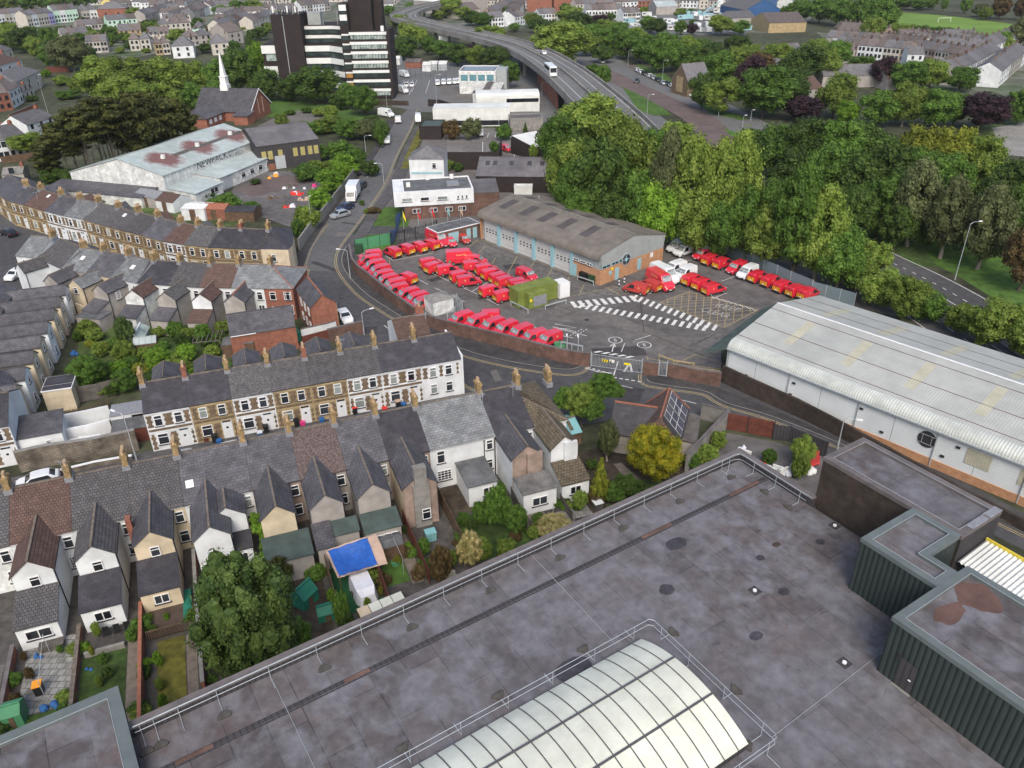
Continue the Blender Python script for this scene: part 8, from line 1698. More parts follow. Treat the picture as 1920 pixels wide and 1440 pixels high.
gshed('red_brick_school','long red brick school at the top centre',(988,22),(1035,22),22,11,14,'brick_red','tile_far'); gshed('red_brick_school','second red brick school block at the top centre',(1038,22),(1072,22),20,10,13,'brick_red','tile_far')
frow('in the white street above the flyover bend',(912,52),(945,50),3,9,5.4,8.4,('render_white',)); frow('in the white pair right of the round tree',(965,50),(985,46),2,9,5.4,8,('render_white',)); frow('in the white houses by the big lime tree',(1012,44),(1045,42),3,9,5.4,8,('render_white','far_cream'))
frow('in the left side of the vertical street',(925,42),(968,14),6,8,5.4,8,('far_cream','render_pink')); frow('in the right side of the vertical street',(960,48),(985,18),5,8,5.4,8,('far_cream','render_white'),('tile_far',)); frow('behind the vertical street',(905,18),(950,6),5,8,5.4,8)
frow('in the white terrace behind the avenue',(1098,38),(1168,36),6,8,6,9,('render_white','render_dirty')); frow('right of the white terrace behind the avenue',(1168,42),(1200,40),4,8,5.4,8,('render_white','far_cream')); frow('in the brown row above the white terrace',(1080,24),(1150,20),5,9,5.4,8.4,('far_cream','brick_red'),('tile_far','slate_far'))
frow('in the mixed roofs at the top centre',(1150,20),(1240,16),6,10,5.4,8.4,('far_cream','brick_red','render_white')); frow('along the top centre skyline',(1075,8),(1200,6),6,10,6,9.5); frow('along the top right of centre skyline',(1200,10),(1330,8),6,10,6,9.5); frow('in the pale gables at the top',(1240,14),(1320,16),6,14,5,9,('far_cream','render_white'))
frow('along the top edge before the wood',(1330,6),(1480,8),6,10,6,9.5,('render_grey','render_white','brick_red')); frow('along the top edge left of centre',(620,4),(700,2),4,10,6,9.5); frow('along the top edge by the flyover',(860,8),(905,5),4,10,6,9.5); frow('along the top edge above the schools',(950,6),(1075,4),5,10,6,9.5)

# caravans and vehicles in the crane yard
CV=cached(('caravan',),lambda b:(b.box(-3.2,3.2,-1.2,1.2,.5,2.9),),['car_white'])
CW=cached(('caravan_window',),lambda b:(b.box(-2.4,-.8,-1.26,-1.2,1.6,2.3),),['glass'])
pl=rf.sample([(x,y) for x in range(1185,1395,13) for y in range(24,64,7)],62)
for i,(x,y) in enumerate(sorted(pl)):
    if 1225<x<1275 and y<34: continue
    p=W(x+rf.uniform(-5,5),y+rf.uniform(-2,2)); t=thing('caravan',f'white caravan in the crowded yard at the top, {ordn(i)} from left','caravan',p,rf.uniform(-.5,.5)+(1.57 if rf.random()<.4 else 0),'caravans and vans in the crowded yard'); put(CV,'body',t,(0,0,0),0,[rf.choice(['car_white','car_white','render_dirty','car_silver','pale_blue'])]); put(CW,'window',t)
poly('car_park',px([(1170,20),(1400,24),(1400,66),(1180,66)]),.03,'motorway')
poly('town_ground',px([(-300,-30),(1600,-30),(1490,60),(1180,70),(1060,45),(900,60),(760,20),(500,60),(240,110),(-50,60)]),.006,'town_mix')
poly('town_ground',px([(1530,60),(1850,100),(1990,90),(1990,190),(1800,180),(1600,120)]),.005,'town_mix')
t=thing('mobile_crane','pale blue mobile crane in the crowded yard','crane',W(1325,32),R(20)); b=MB(); b.box(-4,4,-1.4,1.4,.6,2.4); b.build('body','pale_blue',t); b=MB(); b.tube((-3,0,2.4),(9,0,9),.5,.3,6); b.build('jib','pale_blue',t); b=MB(); b.box(2.6,3.9,-1.3,1.3,2.4,3.6); b.build('cab','car_glass',t)
t=thing('excavator','orange excavator beside the blue shed','excavator',W(1358,36),0); b=MB(); b.box(-2,2,-1.3,1.3,.8,2.6); b.build('body','orange',t); b=MB(); b.tube((1,0,2.4),(5,0,6),.35,.3,6); b.tube((5,0,6),(8,0,3),.3,.2,6); b.build('boom','orange',t); b=MB(); b.box(-2.4,2.4,-1.4,1.4,0,.8); b.build('tracks','tyre',t)
t=thing('goal_frame','white goal frame on the sports field','goal',W(1770,42),0); b=MB(); b.path([(-3.6,0,0),(-3.6,0,2.4),(3.6,0,2.4),(3.6,0,0)],.12,5); b.build('posts','frame_white',t); b=MB(); b.path([(-3.6,1.5,0),(-3.6,0,2.4)],.05,5); b.build('stay','frame_white',t)

rq=random.Random(12); gi=0
for (xa,xb,ya,yb_,n) in((150,500,16,96,26),(0,150,66,100,6),(1060,1480,14,60,12),(1570,1880,84,150,12)):
    for (x,y) in sorted((rq.uniform(xa,xb),rq.uniform(ya,yb_)) for _ in range(n)):
        w=rq.uniform(14,26)*(.7+y/160); tree(x,y,y-w*.62,w,'round',rq.choice(['leaf_mid','leaf_light','leaf_dark','leaf_mid']),f'small garden tree among the distant houses, {ordn(gi)} counted from left','small trees among the distant houses',cb=.05,name='garden_tree'); gi+=1
frow('in the slate row behind the left poplars',(120,84),(170,80),4,8,5.4,8); frow('in the short row under the pastel terrace',(150,66),(200,62),4,8,5.4,8); frow('in the low row beside the cedar',(165,100),(205,98),3,8,5.4,8)
# the rest of the far town beyond the three hundred nearest houses: one mass
rs=random.Random(8); b=MB()
for (xa,xb,ya,yb_,rows,ang_) in((150,560,-12,12,5,.12),(560,860,-12,6,4,.0),(880,1480,-12,18,7,-.05),(250,520,16,58,6,.3),(1570,1860,88,132,5,-.25),(0,200,-14,-2,2,.05)):
    for r_ in range(rows):
        y=ya+(yb_-ya)*(r_+.5)/rows; A=W(xa,y+rs.uniform(-1,1)); B_=W(xb,y+rs.uniform(-1,1)-ang_*10); L=(B_-A).length; U=(B_-A).normalized(); V=Vector((-U.y,U.x,0)); n=int(L/6.5); k=0
        while k<n:
            if rs.random()<.3: k+=rs.randint(1,6); continue
            p=A+U*(k*6.5)+V*(rs.uniform(-.3,.3)); he=5.3+rs.uniform(-.3,.6); hr=he+2.7; w=6.3; d=8; wm=rs.choice([0,0,1,1,2]); rm=rs.choice([3,3,4])
            q=lambda x,y_,z:tuple(p+U*x+V*y_+Vector((0,0,z)))
            b.face([q(0,0,0),q(w,0,0),q(w,0,he),q(0,0,he)],wm); b.face([q(w,0,0),q(w,d,0),q(w,d,he),q(w,d/2,hr),q(w,0,he)],wm); b.face([q(0,d,0),q(0,0,0),q(0,0,he),q(0,d/2,hr),q(0,d,he)],wm); b.face([q(w,d,0),q(0,d,0),q(0,d,he),q(w,d,he)],wm)
            b.face([q(0,-.2,he),q(w,-.2,he),q(w,d/2,hr+.1),q(0,d/2,hr+.1)],rm); b.face([q(w,d+.2,he),q(0,d+.2,he),q(0,d/2,hr+.1),q(w,d/2,hr+.1)],rm)
            for x in(1.6,4.4):
                for z in(1,3.4): b.face([q(x,-.03,z),q(x+1,-.03,z),q(x+1,-.03,z+1.3),q(x,-.03,z+1.3)],5)
            c=q(w-.6,d/2-.3,hr-.4); b.box(c[0]-.3,c[0]+.3,c[1]-.3,c[1]+.3,c[2],c[2]+1.5,4); k+=1
tag(b.build('distant_houses',['render_white','far_cream','render_grey','slate_far','tile_far','glass']),'tiny pale terraced houses filling the far town below the skyline','houses',kind='stuff')
# ---------------------------------------------------------------- back gardens of the nearest terrace
rzT=T1[1][2]; UT=Vector((math.cos(rzT),math.sin(rzT))); NT=Vector((math.sin(rzT),-math.cos(rzT)))
def gp(i,f,y):
    """point in garden i: f across the plot, y metres behind the house"""
    a,c=line[i],line[i+1]; q=a.lerp(c,f)+NT*y; return (q.x,q.y)
def gsheet(i,f0,f1,y0,y1,m,z,name='lawn'):
    return poly(name,[gp(i,f0,y0),gp(i,f1,y0),gp(i,f1,y1),gp(i,f0,y1)],z,m)
FE={0:('low_wall','brick_red',.9,7.9,22,'red brick garden wall left of the slab patio'),1:None,2:('pier_wall','brick_red',.9,7.2,20,'crumbling brick garden wall right of the slab patio'),3:('low_wall','brick_red',1.2,7.6,20,'red brick wall with rounded top beside the deck'),4:('low_wall','brick_brown',1.1,6,20,'brick garden wall hidden by the huge conifer')}
wallrun('garden_wall','red brick garden wall left of the slab patio',[gp(1,.02,8),gp(1,.03,22)],.9,.24,'brick_red','coping')
wallrun('garden_wall','crumbling red brick garden wall right of the slab patio',[gp(2,.0,7.4),gp(2,.02,21)],.8,.24,'brick_red','ridge_tile')
wallrun('garden_wall','thin red brick wall left of the timber deck',[gp(3,.0,7.2),gp(3,.03,20)],1.3,.2,'brick_red','ridge_red')
wallrun('garden_wall','short brick wall stub by the white wing and conifer',[gp(4,.0,2),gp(4,.0,7),gp(4,.02,18)],1.4,.22,'brick_red','concrete')
fence('timber fence left of the blue tarpaulin yard',[gp(6,.12,4.5),gp(6,.14,15)],1.9,'timber')
fence('red brown timber fence right of the blue tarpaulin yard',[gp(7,.1,5.5),gp(7,.08,15)],1.9,'timber_red')
fence('red brown timber fence left of the teal barbecue patio',[gp(8,.0,4.4),gp(8,.03,13)],1.9,'timber_red')
fence('dark mossy timber fence left of the white house yard',[gp(9,.0,.3),gp(9,.02,12)],1.8,'timber')
fence('grey timber fence between the white yard and brown wing house',[gp(10,.0,4.5),gp(10,-.1,10)],1.5,'timber_grey'); fence('low timber fence right of the flat grey extension',[gp(11,-.02,7),gp(11,-.05,10)],1.2,'timber_grey')
poly('garden_ground',[gp(0,0,-.5),gp(11,1,-.5),gp(11,1,12),gp(8,0,14),gp(0,0,26)],.008,'patio')
gsheet(0,.35,.75,9,26,'lawn_dark',.03); gsheet(0,.75,.88,9,22,'concrete_dark',.034,'path')
gsheet(1,.2,.97,7.6,15.0,'slabs',.04,'patio'); gsheet(1,.1,.97,15.1,24,'lawn_dark',.032)
gsheet(2,.06,.97,7.6,10.4,'patio',.04,'patio'); gsheet(2,.06,.75,10.8,22,'lawn_dark',.036); gsheet(2,.76,.93,8.0,22,'path',.044,'path')
gsheet(3,.1,.97,7.4,10.9,'deck',.35,'deck'); gsheet(3,.25,.72,11.1,20,'lawn_dry',.036); gsheet(3,.74,.92,11.2,20,'path',.04,'path'); gsheet(3,.72,.88,6.0,9.5,'tarp_green',.36,'mat')
gsheet(4,.05,.9,8,20,'soil',.03,'garden_bed'); gsheet(5,.05,1,7,18,'soil',.031,'garden_bed')
gsheet(6,.16,1.05,5,14,'artificial_grass',.036); gsheet(6,.95,1.08,6,13,'soil',.041,'garden_bed'); gsheet(7,.2,.68,6.8,12,'lawn',.038); gsheet(7,.7,.95,4.0,12.5,'path',.042,'path')
gsheet(8,.1,.95,4.8,12,'patio',.038,'patio'); gsheet(9,.06,.5,.2,5,'soil',.036,'garden_bed'); gsheet(9,.1,.95,5.2,12,'lawn_dark',.034); gsheet(10,.1,.5,4,10,'path',.04,'path')
gsheet(10,.5,1,8.2,10.5,'slabs',.041,'patio'); gsheet(11,-.05,.6,8,9.8,'slabs',.043,'patio')
sheet('garden_bed',[(1080,850),(1150,830),(1290,860),(1350,800),(1380,850),(1180,970),(1080,990)],.01,'soil'); sheet('path',[(1150,870),(1165,868),(1195,895),(1215,925),(1200,935),(1178,905)],.03,'path'); sheet('lawn',[(1180,900),(1240,900),(1250,925),(1200,945)],.02,'lawn_dark')
# deck balustrade
t=thing('deck_railing','dark timber balustrade at the edge of the deck','railing',(gp(3,.1,10.95)[0],gp(3,.1,10.95)[1],.35),rzT); Lr=(Vector(gp(3,.7,0))-Vector(gp(3,.1,0))).length; b=MB(); b.box(0,Lr,-.04,.04,.85,.93); b.build('top_rail','timber',t)
def f_(b): b.box(-.03,.03,-.03,.03,0,.86)
mb=cached(('baluster',),f_,['timber'])
for k in range(18): put(mb,'baluster',t,(Lr*k/17,0,0))
# blue tarpaulin shade and the white covered trailer
P=[W(615,1033,2.6),W(688,1008,2.8),W(708,1058,2.2),W(636,1080,2.1)]; t=thing('tarpaulin_shade','bright blue tarpaulin slung over the yard on beige canvas','tarpaulin',(P[0].x,P[0].y,0),0); n=8
def bl(u,v,dz=0,ex=0):
    p=P[0].lerp(P[1],u).lerp(P[3].lerp(P[2],u),v); return (p.x-P[0].x,p.y-P[0].y,p.z-.45*math.sin(math.pi*u)*math.sin(math.pi*v)+.05*math.sin(u*17+v*9)+dz)
b=MB()
for i in range(n):
    for j in range(n): b.face([bl(i/n,j/n),bl((i+1)/n,j/n),bl((i+1)/n,(j+1)/n),bl(i/n,(j+1)/n)][::-1])
o=b.build('blue_sheet','tarp_blue',t,smooth=True)
b=MB()
for i in range(n):
    for j in range(n):
        u0,u1,v0,v1=-.05+1.3*i/n,-.05+1.3*(i+1)/n,-.06+1.1*j/n,-.06+1.1*(j+1)/n; b.face([bl(u0,v0,-.08),bl(u1,v0,-.08),bl(u1,v1,-.08),bl(u0,v1,-.08)][::-1])
b.build('canvas_sheet','canvas_beige',t,smooth=True)
for p in P: b=MB(); b.tube((p.x-P[0].x,p.y-P[0].y,0),(p.x-P[0].x,p.y-P[0].y,p.z),.05,.05,6); b.build('pole','timber',t)
a=W(672,1082,.8);c=W(688,1116,.8); t=thing('covered_trailer','white covered trailer tent below the blue tarpaulin','trailer',((a.x+c.x)/2,(a.y+c.y)/2,0),angle(a,c)); b=MB(); b.loft([[(-1.7,-.85,.15),(-1.7,.85,.15),(-1.6,.75,1.3),(-1.6,-.75,1.3)],[(-.9,-1.0,.1),(-.9,1.0,.1),(-.8,.8,1.5),(-.8,-.8,1.5)],[(1.1,-1.0,.1),(1.1,1.0,.1),(1.0,.8,1.42),(1.0,-.8,1.42)],[(1.8,-.75,.15),(1.8,.75,.15),(1.6,.6,1.05),(1.6,-.6,1.05)]]); b.build('cover','cover_white',t); b=MB(); b.tube((1.7,0,.3),(2.6,0,.3),.04,.04,6); b.build('tow_bar','galv',t); wheels(t,(0.0,),1.0,.28)
# pale slabs roof and glass frame by the parapet
a=W(668,1144,1.9);c=W(752,1110,1.9); t=thing('veranda_roof','row of four cream roofing panels against the big parapet','shelter',(a.x,a.y,0),angle(a,c)); w=(c-a).length
for k in range(4): b=MB(); b.loft([[(w*k/4+.03,-1.6,1.8),(w*(k+1)/4-.03,-1.6,1.8),(w*(k+1)/4-.03,-1.6,1.86),(w*k/4+.03,-1.6,1.86)],[(w*k/4+.03,0,1.95),(w*(k+1)/4-.03,0,1.95),(w*(k+1)/4-.03,0,2.01),(w*k/4+.03,0,2.01)]]); b.build('roof_panel','skylight_grp' if k else 'render_cream',t)
for x in(0.1,w-.1): b=MB(); b.box(x-.05,x+.05,-.05,.05,0,1.94); b.build('post','timber',t)
def box_thing(name,label,q,s,m,cat,rz=None,z=0,lid=None,group=None,mlid=None):
    p=W(q[0],q[1],z); t=thing(name,label,cat,p,rzT if rz is None else rz,group); w,d,h=s; b=MB(); b.loft([[(-w*.44,-d*.42,0),(w*.44,-d*.42,0),(w*.44,d*.42,0),(-w*.44,d*.42,0)],[(-w/2,-d/2,h),(w/2,-d/2,h),(w/2,d/2,h),(-w/2,d/2,h)]]); b.build('body',m,t); b=MB(); b.box(-w/2-.03,w/2+.03,-d/2-.04,d/2+.03,h+.01,h+.08); b.build('lid',mlid or m,t); return t
def shed(label,q,w,d,he,hr,wall,roof,rz=None,cat='shed'):
    p=W(*q); t=thing('garden_shed',label,cat,p,rzT if rz is None else rz); gable_block(t,0,w,0,d,he,hr,wall,roof,'x',ov=.08,ridge=roof); b=MB(); b.box(w*.35,w*.6,-.03,-.001,.05,he-.1); b.build('door','timber',t); return t
shed('green plastic shed at the lower left corner garden',(12,1374),1.3,1.5,1.4,1.8,'shed_green','shed_green'); shed('small shed with grey felt roof in the lawn garden',(712,1058),2.4,1.6,1.7,2.0,'timber','felt_grey')
shed('teal green tented cover right of the huge conifer',(572,1148),1.8,1.5,1.2,2.0,'tarp_green','tarp_green',R(60)); shed('dark green sheeted store by the bright bush',(598,1170),1.8,1.2,.8,1.3,'tarp_green','tarp_green',R(20))
box_thing('wheeled_bin','orange lidded black bin on the slab patio',(76,1300),(.6,.7,1.0),'bin_black','bin',mlid='orange'); box_thing('barbecue','teal covered barbecue on the patio left of the rose bush',(808,1012),(1.0,.8,1.0),'tarp_green' if False else 'shed_teal','barbecue'); box_thing('garden_bench','weathered timber bench on the slab patio',(100,1215),(1.8,.8,.5),'timber_grey','bench')
box_thing('garden_table','small square white garden table near the parapet',(1120,952),(.9,.9,.75),'timber_grey','table',mlid='white_plastic'); box_thing('planter','green planter box on the lawn by the small shed',(742,1060),(.7,.4,.4),'shed_green','planter')
def heap(label,q,m,s=1.0,n=4,name='plastic_bags',cat='bags'):
    p=W(*q); t=thing(name,label,cat,p,0)
    for k in range(n):
        a=rr_.uniform(.2,.38)*s; x,y=rr_.uniform(-.6,.6)*s,rr_.uniform(-.4,.4)*s; b=MB(); b.loft([[(x+math.cos(j*1.05)*a*f,y+math.sin(j*1.05)*a*f,z) for j in range(6)] for f,z in((.8,0),(1,.15*s),(.8,.35*s),(.3,.45*s))]); b.build('bag',m,t)
heap('blue plastic bags beside the slab patio wall',(95,1328),'blue_plain',.9); heap('blue and white bundle at the bench corner',(72,1232),'blue_plain',.6,3); heap('blue sheets along the crumbling wall',(168,1255),'blue_plain',.5,3); heap('orange pot on the timber deck',(313,1152),'orange',.5,2,'flower_pot','pot')
# garden furniture cluster
p=W(215,1195); t=thing('patio_chairs','dark folded garden chairs on the paved terrace','garden furniture',p,rzT); 
for k in range(3): b=MB(); x=k*.8-.8; b.box(x,x+.5,0,.5,.4,.46); b.box(x,x+.5,.46,.5,.46,.95); b.tube((x,0,0),(x+.05,.5,.9),.015,.015,4); b.tube((x+.5,0,0),(x+.45,.5,.9),.015,.015,4); b.build('chair','bin_black',t)
wallrun('garden_wall','low grey block wall edging the paved terrace',[gp(2,.1,10.6),gp(2,.72,10.6)],.5,.25,'concrete')
# ivy on the cream wing
p=W(500,1010,3.2); t=thing('ivy','bright green ivy climbing the cream rear wing','ivy',W(503,1045),0); H=4.6
for (x,z,s) in((0,1.0,.9),(.1,2.4,1.0),(-.1,3.7,.8),(.5,3.2,.7),(.6,4.3,.5),(-.4,4.7,.5),(.2,.3,.9)): put(rt.choice(CRN['bush']),'ivy_clump',t,(x,0,z),rt.uniform(0,6),['leaf_lime'],(s,.45,s*.9))
# ---- side street: bins, wall and white terraced garden
for k,(x,y,l,m,c) in enumerate(((300,838,'black bin with orange lid by the alley end house','bin_black','orange'),(312,838,'black bin left of the pale parked car','bin_black','bin_black'),(388,828,'red brown box below the buff stone house','timber_red','timber_red'),(404,830,'black bin below the buff stone house','bin_black','bin_black'),(412,832,'blue crate below the buff stone house','blue_plain','blue_plain'),(500,812,'black bin by the lichen roofed house door','bin_black','bin_black'),(488,817,'blue recycling bag by the lichen roofed house','blue_plain','cover_white'),(557,800,'black bin at the black and white door','bin_black','bin_black'),(568,798,'pink bag at the black and white door','pink','pink'),(604,792,'blue recycling box in mid side street','blue_plain','blue_plain'),(624,785,'black bin with orange lid, mid side street','bin_black','orange'),(666,777,'tall black bin with bright red lid','bin_black','red_plain'),(747,765,'black bin with brown lid near the red car','bin_black','canvas_beige'),(757,763,'blue bag near the red car','blue_plain','blue_plain'),(722,772,'red pot on the side street pavement','red_plain','red_plain'))):
    box_thing('wheeled_bin',l,(x,y),(.55,.6,1.0 if m=='bin_black' else .5),m,'bin',mlid=c)
wallrun('stone_wall','tall streaked stone wall along the side street',px([(40,885),(95,872),(180,860),(262,842)]),2.6,.4,'stone_wall','concrete'); wallrun('low_wall','low white capped wall in front of the stone wall',px([(110,893),(180,876),(250,864)]),.7,.25,'stone_wall','frame_white')
wallrun('terrace_wall','stepped white garden wall, lower tier',px([(97,838),(135,830),(175,822),(212,812)]),1.9,.25,'render_white'); wallrun('terrace_wall','stepped white garden wall with hanging pots, upper tier',px([(92,812),(130,803),(165,796),(210,786)]),1.9,.25,'render_white')
fence('weathered grey panel fence above the white terraces',px([(137,757),(190,748),(238,735)]),2.2,'timber_grey'); fence('brown timber fence above the deck garden',px([(85,790),(150,778),(205,762)]),1.0,'timber',openr=.35,name='trellis')
a=W(215,805);t=thing('garden_room','white flat roofed garden room with dark opening and red base','outbuilding',W(216,812),R(18)); b=MB(); b.box(0,4.2,0,2.6,0,2.2); b.build('wall','render_white',t); b=MB(); b.box(-.1,4.3,-.1,2.7,2.21,2.32); b.build('roof','lead',t); b=MB(); b.box(2.2,3.9,-.04,-.001,1.0,2.0); b.build('opening','glass',t)
t=thing('red_hut','dark red garden hut with grey roof behind the stone wall','outbuilding',W(218,836),R(18)); b=MB(); b.box(0,4.0,0,2.0,0,1.8); b.build('wall','timber_red',t); b=MB(); slab(b,(-.1,-.1,1.82),(4.1,-.1,1.82),(4.1,2.1,2.1),(-.1,2.1,2.1)); b.build('roof','felt_grey',t); b=MB(); b.box(1,2,-.04,-.001,.8,1.4); b.build('window','glass_curtain',t)
box_thing('storage_box','white topped storage box in the lower terrace garden',(172,842),(2.2,1.6,1.3),'render_pink','box',mlid='white_plastic',rz=R(15)); box_thing('ladder_seat','white garden swing seat in the lower terrace',(146,838),(1.4,1.0,.8),'galv','seat',mlid='white_plastic',rz=R(15)); heap('pink parasol bundle against the white wall',(208,828),'pink',1.2,3,'parasol','parasol'); heap('small blue tub in the lower terrace garden',(203,835),'blue_plain',.7,2,'tub','tub')
tree(108,848,832,26,'bush','leaf_lime','bright green bush behind the street stone wall',None,cat='bush',cb=.02)
for k,(x,y) in enumerate(((98,800),(125,802),(147,796),(163,790),(181,790),(192,786),(203,783))): tree(x,y,y-9,9,'bush','leaf_dark' if k%2 else 'leaf_bronze',f'potted plant on the upper white terrace wall, {ordn(k)} from left','potted plants on the white terrace',cat='bush',cb=.02)
sheet('patio',[(95,850),(215,820),(260,812),(262,845),(100,872)],.03,'asphalt_patch'); sheet('deck',[(80,790),(205,765),(212,785),(90,812)],.5,'deck')
# gardens behind the stone terrace
sheet('garden_ground',[(150,600),(420,590),(560,600),(560,640),(420,680),(260,700),(250,740),(140,735)],.011,'scrub'); sheet('lawn',[(290,610),(420,600),(430,640),(330,668)],.03,'lawn_dark')
shed('teal grey roofed shed in the middle gardens',(255,668),3.0,2.0,1.7,2.2,'timber','sheet_teal',R(15)); shed('grey felt roofed shed behind the stone terrace',(421,672),4.2,2.4,2.0,2.3,'timber','felt_grey',R(8))
t=thing('greenhouse','white framed greenhouse beside the dark evergreen','greenhouse',W(272,655),R(100)); gable_block(t,0,4.2,0,2.0,1.6,2.2,'glass_curtain','blind_glass','x',ridge='frame_white'); 
t=thing('pergola','bare timber pergola over the garden','pergola',W(366,668),R(8)); 
for k in range(7): b=MB(); b.box(k*.6,k*.6+.1,0,3.2,2.1,2.25); b.build('rafter','timber_grey',t)
for x,y in((0,0),(3.6,0),(0,3.1),(3.6,3.1)): b=MB(); b.box(x,x+.12,y,y+.12,0,2.1); b.build('post','timber_grey',t)
b=MB(); b.box(0,3.7,0,.1,2.0,2.1); b.box(0,3.7,3.1,3.2,2.0,2.1); b.build('beam','timber_grey',t)
shed('dark green tented shed beside the long brick store',(545,648),1.9,1.8,1.3,2.0,'tarp_green','tarp_green',R(50))
wallrun('garden_wall','rendered garden wall below the red corner building',px([(567,640),(612,630),(632,624)]),1.9,.25,'render_white','coping'); wallrun('garden_wall','brown brick garden wall along the bend beside parked white car',px([(617,642),(650,634),(681,626)]),2.0,.35,'brick_brown','coping')
fence('dark timber gate below the red corner building',px([(570,655),(618,642)]),2.0,'timber_red'); fence('brown fence panel in the middle gardens',px([(228,628),(240,640),(262,632)]),1.6,'timber'); fence('dark fence beside the left-edge terrace gardens',px([(150,690),(160,705),(175,715)]),1.6,'timber_grey')
for (q,s,l) in(((262,690),1.0,'grey garden clutter below the teal grey shed'),((150,700),1.2,'pale tarpaulin bundle behind the left-edge terrace'),((205,650),.8,'pink toys on the small patio'),((140,664),1.0,'blue sheet beside the left-edge terrace')): heap(l,q,'cover_white' if 'pale' in l else ('pink' if 'pink' in l else ('blue_plain' if 'blue' in l else 'lead')),s,4,'garden_clutter','clutter')
wallrun('garden_wall','cream rendered garden wall under the small gables',px([(148,590),(170,600),(182,620)]),2.0,.2,'render_cream'); t=thing('small_outhouse','grey flat outhouse in the cream walled garden','outhouse',W(150,620),R(-15)); b=MB(); b.box(0,4,0,2.6,0,2.2); b.build('wall','render_grey',t); b=MB(); b.box(-.1,4.1,-.1,2.7,2.21,2.3); b.build('roof','felt_grey',t)
fence('red timber deck fence under the pale gable',px([(135,592),(168,585),(175,575)]),1.4,'timber_red')
# behind the upper terrace
shed('white garage with dark doorway behind the upper terrace',(343,413),5.0,4.5,2.4,2.7,'render_white','white_plastic',R(-8)); shed('rusty roofed outhouse behind the upper terrace',(382,412),5,4,2.2,2.8,'brick_red','ridge_red',R(-8)); shed('grey roofed lean-to behind the upper terrace',(252,385),7,5,2.2,3,'render_grey','lead',R(-25)); shed('brown roofed annexe behind the upper terrace',(295,395),5,5,2.2,3.2,'render_white','tile_brown',R(-25)); shed('dark pent shed behind the upper terrace corner',(424,415),6,4,2.0,2.4,'timber','slate_dark',R(-6))
fence('orange brown fence behind the upper terrace',px([(205,376),(240,366),(262,362)]),2.0,'timber')
sheet('garden_ground',[(40,340),(170,348),(316,382),(430,385),(480,410),(440,425),(300,412),(110,366)],.013,'scrub')
# red and white barriers, gully bags in the yard
for k,(x,y,m) in enumerate(((1397,858,'white_plastic'),(1408,872,'white_plastic'),(1416,876,'van_red_dull'),(1424,880,'van_red_dull'),(1433,885,'white_plastic'),(1443,890,'white_plastic'),(1458,888,'white_plastic'),(1510,862,'van_red_dull'),(1518,866,'white_plastic'),(1526,862,'van_red_dull'),(1514,878,'van_red_dull'),(1527,872,'van_red_dull'),(1506,872,'white_plastic'),(1468,892,'white_plastic'))):
    p=W(x,y); t=thing('road_barrier',f'{"white" if m=="white_plastic" else "faded red"} plastic road barrier in the yard pile, {ordn(k)} counted','road barrier',p,R(-35 if k<7 else 30),'plastic road barriers in the yard'); b=MB(); b.loft([[(x_,-.25,0),(x_,.25,0),(x_,.1,.35),(x_,.08,1.0),(x_,-.08,1.0),(x_,-.1,.35)] for x_ in(-.6,.6)]); b.build('body',m,t); b=MB(); b.box(-.35,.35,-.27,.27,0,.12); b.build('foot','bumper',t)
heap('white bin bags beside the barrier pile',(1490,885),'cover_white',1.5,6); heap('white sacks against the dark wall of the yard',(1520,888),'white_plastic',1.3,5); heap('black sack at the end of the barrier line',(1477,893),'bin_black',1.0,2)
heap('white rubbish by the yard gate shrub',(1393,842),'cover_white',.8,4)
for k,(q,l) in enumerate((((118,872),'aerial on the buff stack by the red tiled roof'),((962,728),'aerial on the stack nearest the road bend'),((905,742),'aerial on the stack before the dark roof'),((640,640),'aerial over the stone terrace'),((70,360),'aerial over the upper terrace'))): p=W(q[0],q[1]+10,8.6); aerial((p.x,p.y),8.3,k,l)

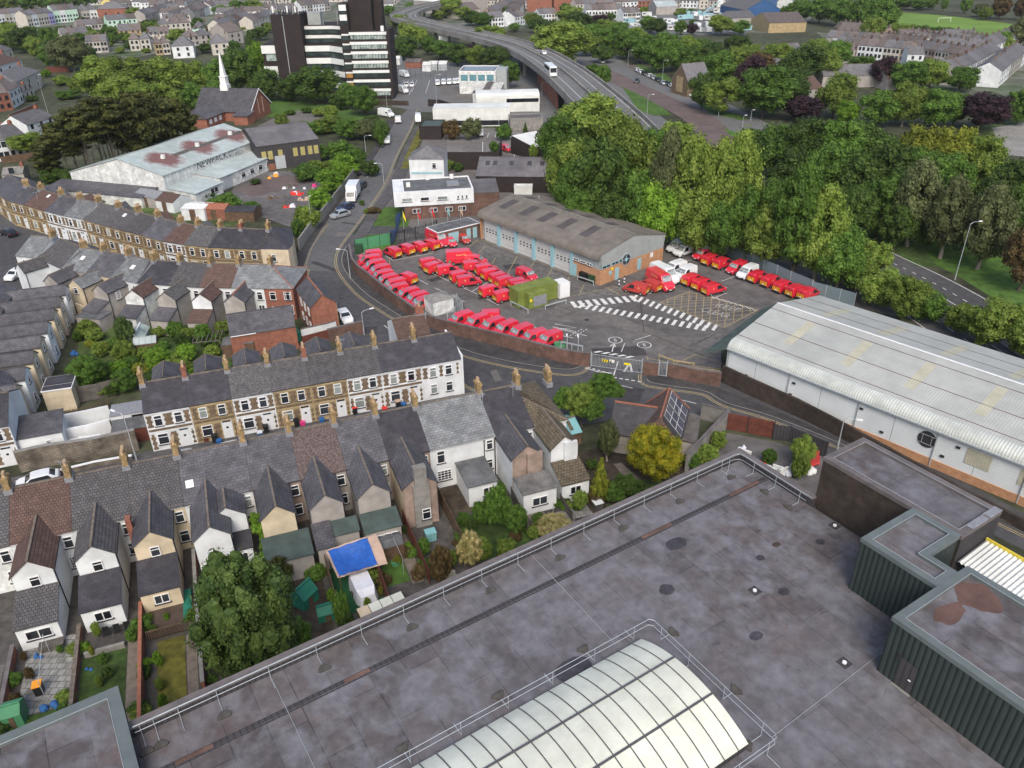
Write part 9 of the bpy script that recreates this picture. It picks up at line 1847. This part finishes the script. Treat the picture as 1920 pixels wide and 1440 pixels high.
rg=random.Random(31); gi=0; q_=[]
for i in range(0,12):
    for k in range(5):
        f=rg.choice([rg.uniform(.03,.12),rg.uniform(.86,.97),rg.uniform(.2,.8)]); y=rg.uniform(8.3 if i<5 else 7,19 if i<5 else 12)
        x_,y_=gp(i,f,y)
        if (Matrix.Rotation(-RZ,2)@Vector((x_-KX,y_-KY))).y>-.4+ (2.6 if i<2 else .9): q_.append((x_,y_))
for (x_,y_) in sorted(q_):
    s_=rg.uniform(.35,.95); t=thing('bush',f'low mixed border shrub in the plots above the big roof, {ordn(gi)} counted','bush',(x_,y_,0),rg.uniform(0,6),'low border shrubs above the big roof'); put(rt.choice(CRN['bush']),'crown',t,(0,0,s_*.55),rg.uniform(0,6),[rg.choice(['leaf_mid','leaf_dark','leaf_light','leaf_lime','leaf_bronze','leaf_mid'])],(s_,s_,s_*.75)); b=MB(); b.tube((0,0,0),(0,0,s_*.4),.04,.03,5); b.build('stem','bark',t); gi+=1
# washing lines
for k,(i,y0,y1,l) in enumerate(((1,9,14,'washing line over the slab patio'),(7,6,11,'washing line over the small lawn'),(10,5,9,'washing line beside the brown wing'))):
    a=gp(i,.55,y0);c=gp(i,.6,y1); t=thing('washing_line',l,'washing line',(a[0],a[1],0),angle(a,c)); L_=(Vector(c)-Vector(a)).length
    for x in(0,L_): b=MB(); b.tube((x,0,0),(x,0,2.1),.03,.03,6); b.build('pole','galv',t)
    b=MB(); b.tube((0,0,2.05),(L_,0,2.05),.01,.01,4); b.build('line','white_plastic',t)
# thin evening haze between the camera and the far streets
b=MB(); b.box(-1500,1500,-60,2600,-1,58); hz=bpy.data.materials.new('haze'); hz.use_nodes=True; n_=hz.node_tree; n_.nodes.remove(n_.nodes['Principled BSDF']); pv=n_.nodes.new('ShaderNodeVolumePrincipled'); pv.inputs['Density'].default_value=.00005; pv.inputs['Color'].default_value=(.86,.91,1,1); n_.links.new(pv.outputs[0],n_.nodes['Material Output'].inputs['Volume']); MATS['haze']=hz
b.build('haze','haze',kind='stuff')
